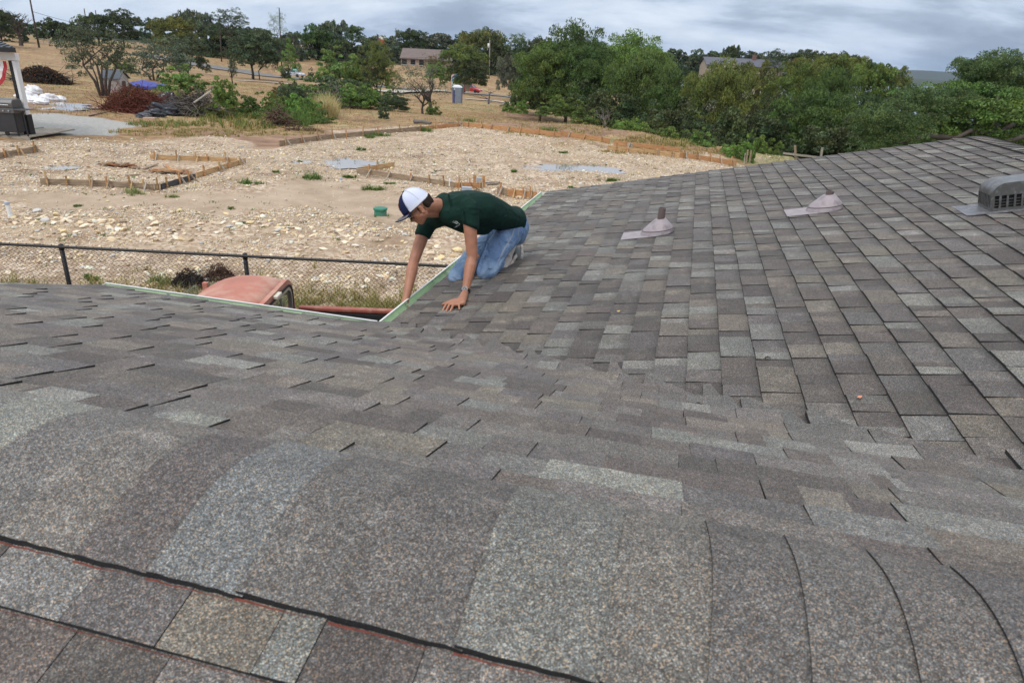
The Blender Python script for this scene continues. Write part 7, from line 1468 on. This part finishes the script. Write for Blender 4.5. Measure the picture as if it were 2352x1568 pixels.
# far hand, reaching down into the trough with bent fingers
hdF = U(222, 1415, 4.56); kF = [U(178 + 28 * k, 1455 + (8, 2, 0, 6)[k], 4.54 + .016 * k) for k in range(4)]
body += [[(wrF, .026), (hdF, .028)], [(hdF, .024), *[(k, .0115) for k in kF]]]
for i, k in enumerate(kF):
    a = k + np.array([-.006, -.006, -.030]); b = a + np.array([.016, .0, -.026]); body += [[(k, .0098), (a, .009)], [(a, .009), (b, .0078)]]
tF = U(262, 1400, 4.53); body += [[(hdF, .017), (tF + np.array([.004, -.01, -.02]), .0105)], [(tF + np.array([.004, -.01, -.02]), .0105), (tF + np.array([.006, -.014, -.048]), .0085)]]
# legs under the jeans
hipN = U(1400, 580, 5.18); hipF = U(1290, 600, 5.38); knN = U(1120, 1035, 4.90); knF = U(800, 1095, 4.98); anN = U(1335, 905, 5.30); anF = U(1395, 790, 5.50)
body += [[(pel, .10), (hipN, .08), (hipF, .08)], [(hipN, .08), (knN, .055)], [(hipF, .08), (knF, .055)], [(knN, .052), (anN, .035)], [(knF, .052), (anF, .035)]]
ob = blob('body', body, .0042, 2, M_SKIN, man)
# ---- polo shirt
sh = []
c1 = U(700, 330, 4.84); 
sh += [[(chest + NE * .085 + UZ * .02, .120), (chest - NE * .085 + UZ * .0, .118), (U(1010, 345, 4.93) + NE * .06, .125), (U(1010, 345, 4.93) - NE * .06, .12)]]
sh += [[(U(1010, 345, 4.93) + NE * .06, .125), (U(1010, 345, 4.93) - NE * .06, .12), (U(1170, 400, 5.04) + NE * .055, .112), (U(1170, 400, 5.04) - NE * .055, .112)]]
sh += [[(U(1170, 400, 5.04) + NE * .055, .112), (U(1170, 400, 5.04) - NE * .055, .112), (U(1345, 455, 5.17) + NE * .06, .078), (U(1345, 455, 5.17) - NE * .07, .085)]]
sh += [[(U(900, 480, 4.84), .10), (U(1080, 520, 4.98), .085), (U(700, 430, 4.84), .08)]]
sh += [[(chest + NE * .05, .11), (c1 + NE * .03, .092), (nb + SP * -.01 + UZ * -.02, .062)], [(chest - NE * .05, .11), (c1, .09), (shF + np.array([.01, 0, .03]), .062)]]
sh += [[(chest + NE * .08, .11), (shN + UZ * .012, .062), (U(870, 280, 4.74), .058), (nb + np.array([.03, 0, -.01]), .055)], [(nb + np.array([.02, -.01, -.03]), .056), (shN + UZ * .0, .058), (U(820, 470, 4.74), .06), (U(700, 420, 4.76), .065)]]
sh += [[(c1, .085), (U(520, 500, 4.93), .058), (U(620, 440, 4.86), .075)]]
# sleeves end in flat hems
dN = (elN - shN) / np.linalg.norm(elN - shN); dF = (elF - shF) / np.linalg.norm(elF - shF)
hN = shN + dN * .112; hF = shF + dF * .118
sh += [[(shN + UZ * .012, .068), disc(hN + np.array([.0, .0, .012]), dN + np.array([-.35, 0, .3]), .068)], [(U(900, 320, 4.71), .058), disc(hN, dN + np.array([-.35, 0, .3]), .062)]]
sh += [[(shF, .062), disc(hF, dF, .060)], [(U(520, 480, 4.93), .055), disc(hF, dF, .058)]]
# hem at the waist
sh += [[(U(1345, 455, 5.17) + NE * .05, .082), disc(U(1432, 470, 5.24), (.69, .72, -.15), .125, 26, .105)], [(U(1170, 430, 5.04), .10), disc(U(1425, 490, 5.22), (.69, .72, -.2), .12, 26, .10)]]
# folds
for a_, b_, r_f in ((U(1050, 560, 4.85), U(1330, 520, 5.1), .012), (U(700, 200, 4.72), U(760, 420, 4.70), .012), (U(1000, 300, 4.68), U(1030, 560, 4.72), .013), (U(840, 330, 4.62), U(870, 480, 4.60), .010), (U(1250, 300, 5.02), U(1400, 420, 5.16), .011)): sh += [[(a_, r_f * .8), ((a_ + b_) / 2 , r_f), (b_, r_f * .7)]]
oshirt = blob('polo_shirt', sh, .0075, 9, M_POLO, man)
# collar: a folded band round the neck
def strap(name, pts, width_vec, th, mat, par, wv=None):
    m = MB(); n = len(pts); vs = []
    for i, p in enumerate(pts):
        wv_ = width_vec[i] if isinstance(width_vec, list) else width_vec
        t = np.array(pts[min(i + 1, n - 1)]) - np.array(pts[max(i - 1, 0)]); nn = np.cross(t, wv_); nn /= np.linalg.norm(nn) + 1e-9
        vs += [p - wv_ + nn * th - PO, p + wv_ + nn * th - PO, p + wv_ - nn * th - PO, p - wv_ - nn * th - PO]
    fs = [(4 * i + k, 4 * i + (k + 1) % 4, 4 * i + 4 + (k + 1) % 4, 4 * i + 4 + k) for i in range(n - 1) for k in range(4)] + [(3, 2, 1, 0), tuple(4 * (n - 1) + k for k in range(4))]
    m.add(vs, fs); o = m.build(name, mat, par, smooth=False, auto=True); return o
nax = (nb - hd(-.035, 0, -.045)); nax /= np.linalg.norm(nax); cc = nb - nax * .012; ca = np.cross(nax, UZ); ca /= np.linalg.norm(ca); cb = np.cross(nax, ca)
cpts = []; cwv = []
for k in range(25):
    a_ = .35 + 2 * math.pi * k / 24 * .94; rad = ca * math.cos(a_) + cb * math.sin(a_); cpts.append(cc + rad * .078 - nax * .004); w_ = nax * .030 + rad * .016; cwv.append(w_)
strap('collar', cpts, cwv, .003, M_POLO, oshirt)
# chest logo and the letters, lying on the cloth
dg = bpy.context.evaluated_depsgraph_get(); dg.update()
from mathutils.bvhtree import BVHTree
def bvh_of(o): me = o.data; return BVHTree.FromPolygons([v.co for v in me.vertices], [p.vertices for p in me.polygons])
BV = {'shirt': bvh_of(oshirt), 'body': bvh_of(ob)}
def onto(bv, zx, zy, lift=.0022):
    o_ = Vector(CAM - PO); d_ = Vector(U(zx, zy, 5) - CAM).normalized(); h = bv.ray_cast(o_, d_); return (np.array(h[0]) + np.array(h[1]) * lift * (1 if h[1].dot(d_) < 0 else -1) + PO) if h[0] is not None else U(zx, zy, 4.7)
M_LOGO = plain('white_print', (.6, .62, .6), .8)
for k, (a, b, w_) in enumerate((((745, 498), (800, 520), 3.2), ((752, 488), (806, 508), 2.4), ((790, 484), (812, 512), 2.6), ((776, 486), (828, 522), 2.2))):
    m = MB(); P = [onto(BV['shirt'], a[0] + (b[0] - a[0]) * t, a[1] + (b[1] - a[1]) * t) - PO for t in np.linspace(0, 1, 6)]; m.tube(P, [w_ * .0004 * (.5 + t) for t in np.linspace(0, 1, 6)], 4); m.build('logo_stroke', M_LOGO, oshirt)
for ch, (x, y) in zip('CONST', ((770, 556), (784, 548), (798, 541), (811, 534), (823, 528))):
    cu = bpy.data.curves.new('letter', 'FONT'); cu.body = ch; cu.size = .0145 if ch == 'C' else .0125; cu.extrude = .0004; cu.align_x = 'CENTER'; cu.align_y = 'CENTER'; tmp = bpy.data.objects.new('tmp', cu); COL.objects.link(tmp); dg = bpy.context.evaluated_depsgraph_get(); me = bpy.data.meshes.new_from_object(tmp.evaluated_get(dg)); bpy.data.objects.remove(tmp)
    o = link('letter', me, M_LOGO, oshirt); X_ = U(x + 14, y - 7, 4.7) - U(x, y, 4.7); X_ /= np.linalg.norm(X_); Z_ = CAM - U(x, y, 4.7); Z_ /= np.linalg.norm(Z_); Y_ = np.cross(Z_, X_); Mx = Matrix.Identity(4)
    p = onto(BV['shirt'], x, y, .003) - PO
    for i in range(3): Mx[i][0], Mx[i][1], Mx[i][2], Mx[i][3] = X_[i], Y_[i], Z_[i], p[i]
    o.matrix_local = Mx
# ---- jeans
jn = [[(hipN + UZ * .0, .105), (hipF, .10), (U(1440, 520, 5.27), .095)], [(hipN + UZ * .01, .100), (U(1470, 560, 5.24), .082), (U(1450, 660, 5.28), .07)], [(hipN, .104), (U(1240, 780, 5.02), .092)], [(U(1240, 780, 5.02), .092), (knN, .078)],
      [(hipF, .095), (U(1000, 850, 5.15), .084)], [(U(1000, 850, 5.15), .084), (knF, .074)], [(knN, .074), (U(1215, 985, 5.12), .058), (anN + np.array([.0, .0, 0]), .042)], [(knF, .070), (anF + np.array([0, -.06, -.02]), .05)],
      [(pel, .115), disc(U(1405, 470, 5.22), (.69, .72, -.15), .105, 24, .09)]]
for a_, b_, r_f in ((U(1150, 1000, 4.83), U(1260, 930, 4.98), .014), (U(1170, 1050, 4.86), U(1280, 990, 5.0), .013), (U(1330, 640, 5.06), U(1440, 700, 5.18), .013), (U(1130, 720, 4.98), U(1330, 640, 5.08), .013), (U(1080, 900, 4.86), U(1110, 760, 4.94), .012)): jn += [[(a_, r_f * .8), ((a_ + b_) / 2, r_f), (b_, r_f * .6)]]
oj = blob('jeans', jn, .0075, 4, M_JEAN, man); BV['jean'] = bvh_of(oj)
for nm, px in (('side_seam', [(1420, 560), (1395, 640), (1350, 720), (1300, 800), (1265, 880), (1235, 950)]), ('side_seam', [(1430, 556), (1405, 640), (1360, 722), (1310, 802), (1275, 882)]), ('pocket_stitching', [(1470, 560), (1462, 640), (1480, 700)]), ('waist_stitching', [(1400, 556), (1450, 540), (1510, 548)]), ('pocket_stitching', [(1395, 575), (1360, 600), (1310, 600)])):
    P = []
    for i in range(len(px) - 1):
        for t in np.linspace(0, 1, 5)[:-1 if i < len(px) - 2 else 5]: P.append(onto(BV['jean'], px[i][0] + (px[i + 1][0] - px[i][0]) * t, px[i][1] + (px[i + 1][1] - px[i][1]) * t, .0005) - PO)
    ok = [P[0]] + [P[i] for i in range(1, len(P)) if np.linalg.norm(P[i] - P[i - 1]) < .12]
    m = MB(); m.tube(ok, .0011, 4); m.build(nm, M_THR, oj)
# green pen in the back pocket
m = MB(); a = U(1518, 520, 5.2) - PO; m.tube([a, a + np.array([-.004, 0, -.04])], .005, 8); m.build('pen', M_GRN, man)
# ---- shoes
def shoe(heel, toe, up, mat, par, wd=.040, label=None):
    x = toe - heel; l = np.linalg.norm(x); x /= l; up = up - x * (up @ x); up /= np.linalg.norm(up); y = np.cross(up, x)
    h = [[(heel + up * .045, .040), (heel + x * l * .35 + up * .035, .040), (heel + x * l * .5 + up * .02, .038)], [(heel + x * l * .45 + up * .02 + y * .008, .038), (heel + x * l * .8 + up * .012 + y * .008, .038), (heel + x * l * .8 + up * .012 - y * .008, .038), (heel + x * l * .97 + up * .006, .026)]]
    s = blob('shoe', h, .006, 3, mat, par)
    out = []
    for t, wv in ((-.06, .022), (0, .034), (.2, .035), (.4, .031), (.6, .040), (.8, .043), (.95, .032), (1.03, .015)): out.append((t, wv))
    m = MB(); top = [heel + x * l * t + y * wv for t, wv in out] + [heel + x * l * t - y * wv for t, wv in reversed(out)]; base = [p - up * .012 - PO for p in top]; m.prism(base, up * -.022); m.build('sole', M_SOLE, s, bevel=.004); return s
shoe(U(1420, 815, 5.36), U(1262, 1075, 5.05), np.array([-.62, -.1, .75]), M_SOLE, man)
shoe(U(1462, 775, 5.44), U(1462, 905, 5.31), np.array([-.95, -.25, .1]), M_SHOE, man)
# ---- cap
def dome(name, mat, f0, f1, parent, off=0.0):
    m = MB(); nu, nv = 28, 14; vs = []
    for i in range(nv + 1):
        el = (math.pi / 2) * i / nv
        for j in range(nu + 1):
            az = math.radians(f0 + (f1 - f0) * j / nu)
            ff = math.cos(el) ** .9 * math.cos(az); ll = math.cos(el) ** .9 * math.sin(az); uu = math.sin(el)
            vs.append(hd(.014 + ff * ((.114 if ff > 0 else .111) + off), ll * (.090 + off), .002 + uu * (.126 + off) + (.006 if ff > 0 else -.004) * (1 - uu)) - PO)
    W_ = nu + 1; m.add(vs, [(i * W_ + j, i * W_ + j + 1, (i + 1) * W_ + j + 1, (i + 1) * W_ + j) for i in range(nv) for j in range(nu)]); o = m.build(name, mat, parent, smooth=True); s = o.modifiers.new('s', 'SOLIDIFY'); s.thickness = .003; return o
cap = dome('cap', M_MESHC, 62, 298, man); fp_ = dome('front_panel', M_NAVY, -62, 62, cap, .0012)
for az in (118, 180, 242, 62.5, -62.5):
    P = [];
    for el in np.linspace(.02, math.pi / 2, 14): a_ = math.radians(az); ff = math.cos(el) ** .9 * math.cos(a_); ll = math.cos(el) ** .9 * math.sin(a_); P.append(hd(.014 + ff * ((.116 if ff > 0 else .113)), ll * .092, .003 + math.sin(el) * .128 + (.006 if ff > 0 else -.004) * (1 - math.sin(el))) - PO)
    m = MB(); m.tube(P, .0022, 5); m.build('panel_seam', plain('white_seam', (.72, .74, .82), .8) if az not in (62.5, -62.5) else M_NAVY, cap, smooth=True)
P = [hd(.014 + math.cos(a_) * (.1165 if math.cos(a_) > 0 else .1135), math.sin(a_) * .0925, .013) - PO for a_ in np.radians(np.linspace(64, 296, 24))]; strap('sweat_band', [p + PO for p in P], Uv * .011, .0014, plain('white_band', (.7, .72, .8), .8), cap)
m = MB(); m.lathe(hd(.014, 0, .131) - PO, [(.009, 0), (.008, .004), (0, .006)], 12, ax=(Fv, Lv, Uv)); m.build('button', M_NAVY, cap, smooth=True)
# bill
m = MB(); nu, nv = 20, 6; vs = []
for i in range(nv + 1):
    t = i / nv
    for j in range(nu + 1):
        a_ = math.radians(-70 + 140 * j / nu); rf = .110 * math.cos(a_) ; rl = .086 * math.sin(a_); ext = .078 * t * math.cos(a_) ** .45
        vs.append(hd(.014 + rf + ext * 1.0, rl * (1 + .02 * t), .008 + .004 * math.cos(a_) - (.030 * math.sin(a_) ** 2) * (.3 + t) + .010 * t) - PO)
W_ = nu + 1; m.add(vs, [(i * W_ + j, i * W_ + j + 1, (i + 1) * W_ + j + 1, (i + 1) * W_ + j) for i in range(nv) for j in range(nu)]); ob_ = m.build('bill', M_NAVY, cap, smooth=True); ob_.modifiers.new('s', 'SOLIDIFY').thickness = .004
for q_ in (.55, .68, .81, .93):
    P = []
    for j in range(nu + 1):
        a_ = math.radians(-66 + 132 * j / nu); rf = .110 * math.cos(a_); rl = .086 * math.sin(a_); ext = .078 * q_ * math.cos(a_) ** .45
        P.append(hd(.014 + rf + ext, rl * (1 + .02 * q_), .0110 + .004 * math.cos(a_) - (.030 * math.sin(a_) ** 2) * (.3 + q_) + .010 * q_ + .0016) - PO)
    m = MB(); m.tube(P, .0008, 4); m.build('bill_stitching', M_THR, ob_)
m = MB(); vs = []
for i in range(5):
    for j in range(5): el = .35 + .42 * i / 4; az = math.radians(-17 + 34 * j / 4); ff = math.cos(el) ** .9 * math.cos(az); ll = math.cos(el) ** .9 * math.sin(az); vs.append(hd(.014 + ff * .119, ll * .094, .003 + math.sin(el) * .131 + .006 * (1 - math.sin(el))) - PO)
m.add(vs, [(i * 5 + j, i * 5 + j + 1, i * 5 + j + 6, i * 5 + j + 5) for i in range(4) for j in range(4)]); o = m.build('leather_patch', plain('brown_leather_patch', (.30, .10, .035), .6), cap); o.modifiers.new('s', 'SOLIDIFY').thickness = .002
# hair at the back of the head
blob('hair', [[(hd(-.075, s * .02, -.004), .026), (hd(-.082, s * .012, -.035), .019), (hd(-.045, s * .052, -.01), .022), (hd(-.05, s * .045, -.045), .017)] for s in (-1, 1)] + [[(hd(-.076, 0, 0), .03), (hd(-.078, 0, -.045), .02)]] + [[(hd(.012, s * .071, -.004), .008), (hd(.016, s * .070, -.035), .005)] for s in (-1, 1)], .004, 2, M_HAIR, man)
# glasses
M_FRM = plain('black_spectacle_frame', (.01, .01, .012), .35); 
fr_ = MB()
for s in (-1, 1): fr_.tube([hd(.101 + .003 * math.cos(a_), s * (.030 + .021 * math.cos(a_)), -.026 + .016 * math.sin(a_)) - PO for a_ in np.linspace(0, 6.283, 17)], .0018, 5)
gl_ = fr_.build('glasses', M_FRM, man, smooth=True)
m = MB(); m.tube([hd(.103, .009, -.022) - PO, hd(.106, 0, -.020) - PO, hd(.103, -.009, -.022) - PO], .0016, 5); m.build('bridge', M_FRM, gl_)
for s in (-1, 1):
    m = MB(); m.tube([hd(.100, s * .051, -.020) - PO, hd(.09, s * .069, -.018) - PO, hd(.03, s * .080, -.018) - PO, hd(-.008, s * .083, -.020) - PO, hd(-.022, s * .080, -.040) - PO], .0017, 5); m.build('temple_arm', M_FRM, gl_, smooth=True)
    m = MB(); m.lathe(hd(.101, s * .030, -.026) - PO, [(0, .001), (.018, 0), (.018, -.0012), (0, -.0005)], 14, ax=(Lv, Uv, Fv)); m.build('lens', M_GLASS, gl_, smooth=True)
    m = MB(); m.lathe(hd(.078, s * .030, -.026) - PO, [(0, -.011), (.008, -.008), (.0115, 0), (.008, .008), (.004, .0105), (0, .011)], 12, ax=(Lv, Uv, Fv)); m.build('eye', plain('eye_white', (.6, .56, .52), .3), man, smooth=True)
    m = MB(); m.tube([hd(.096, s * .012, .004) - PO, hd(.098, s * .028, .008) - PO, hd(.086, s * .046, .004) - PO], [.003, .0035, .002], 5); m.build('eyebrow', M_HAIR, man, smooth=True)
# ---- wrist watch
wa = (wrN - elN); wa /= np.linalg.norm(wa); wc = wrN - wa * .012; fdir = (U(850, 1290, 4.42) - wc); fdir -= wa * (fdir @ wa); fdir /= np.linalg.norm(fdir); sdir = np.cross(wa, fdir)
P = [wc + (fdir * math.cos(a_) * .030 + sdir * math.sin(a_) * .031) for a_ in np.linspace(0, 6.283, 25)]
wt = strap('wrist_watch', P, wa * .011, .002, plain('black_watch_strap', (.012, .011, .010), .5), man)
m = MB(); m.lathe(wc + fdir * .031 - PO, [(.0, .0), (.021, .0), (.0215, .006), (.0185, .008), (.0175, .0065)], 24, ax=(wa, sdir, fdir)); m.build('watch_case', M_CHR, wt, auto=True)
m = MB(); m.lathe(wc + fdir * .0372 - PO, [(.0180, .0), (.0180, .0006), (0, .0006)], 24, ax=(wa, sdir, fdir)); m.build('watch_dial', plain('black_dial', (.02, .022, .025), .25), wt)
for k in range(12): a_ = k * math.pi / 6; c = wc + fdir * .0382 + (wa * math.cos(a_) + sdir * math.sin(a_)) * .0145 - PO; m = MB(); m.box(c, (.003, .0011, .0006), (wa * math.cos(a_) + sdir * math.sin(a_), -wa * math.sin(a_) + sdir * math.cos(a_), fdir)); m.build('hour_mark', M_WHITE, wt)
for a_, l in ((.6, .011), (2.5, .008)): d_ = wa * math.cos(a_) + sdir * math.sin(a_); m = MB(); m.box(wc + fdir * .0386 + d_ * l / 2 - PO, (l, .0012, .0006), (d_, np.cross(fdir, d_), fdir)); m.build('watch_hand', M_WHITE, wt)
# finger nails
for k in TIP:
    d_ = (TIP[k] - KN[k]); d_ /= np.linalg.norm(d_); m = MB(); m.lathe(TIP[k] + UZ * .0062 - d_ * .001 - PO, [(.0046, -.0012), (.0046, .0004), (0, .0011)], 10, ax=(d_ * 1.35, np.cross(NBv, d_) * .9, NBv)); m.build('finger_nail', plain('nail', (.55, .32, .25), .3), man, smooth=True)
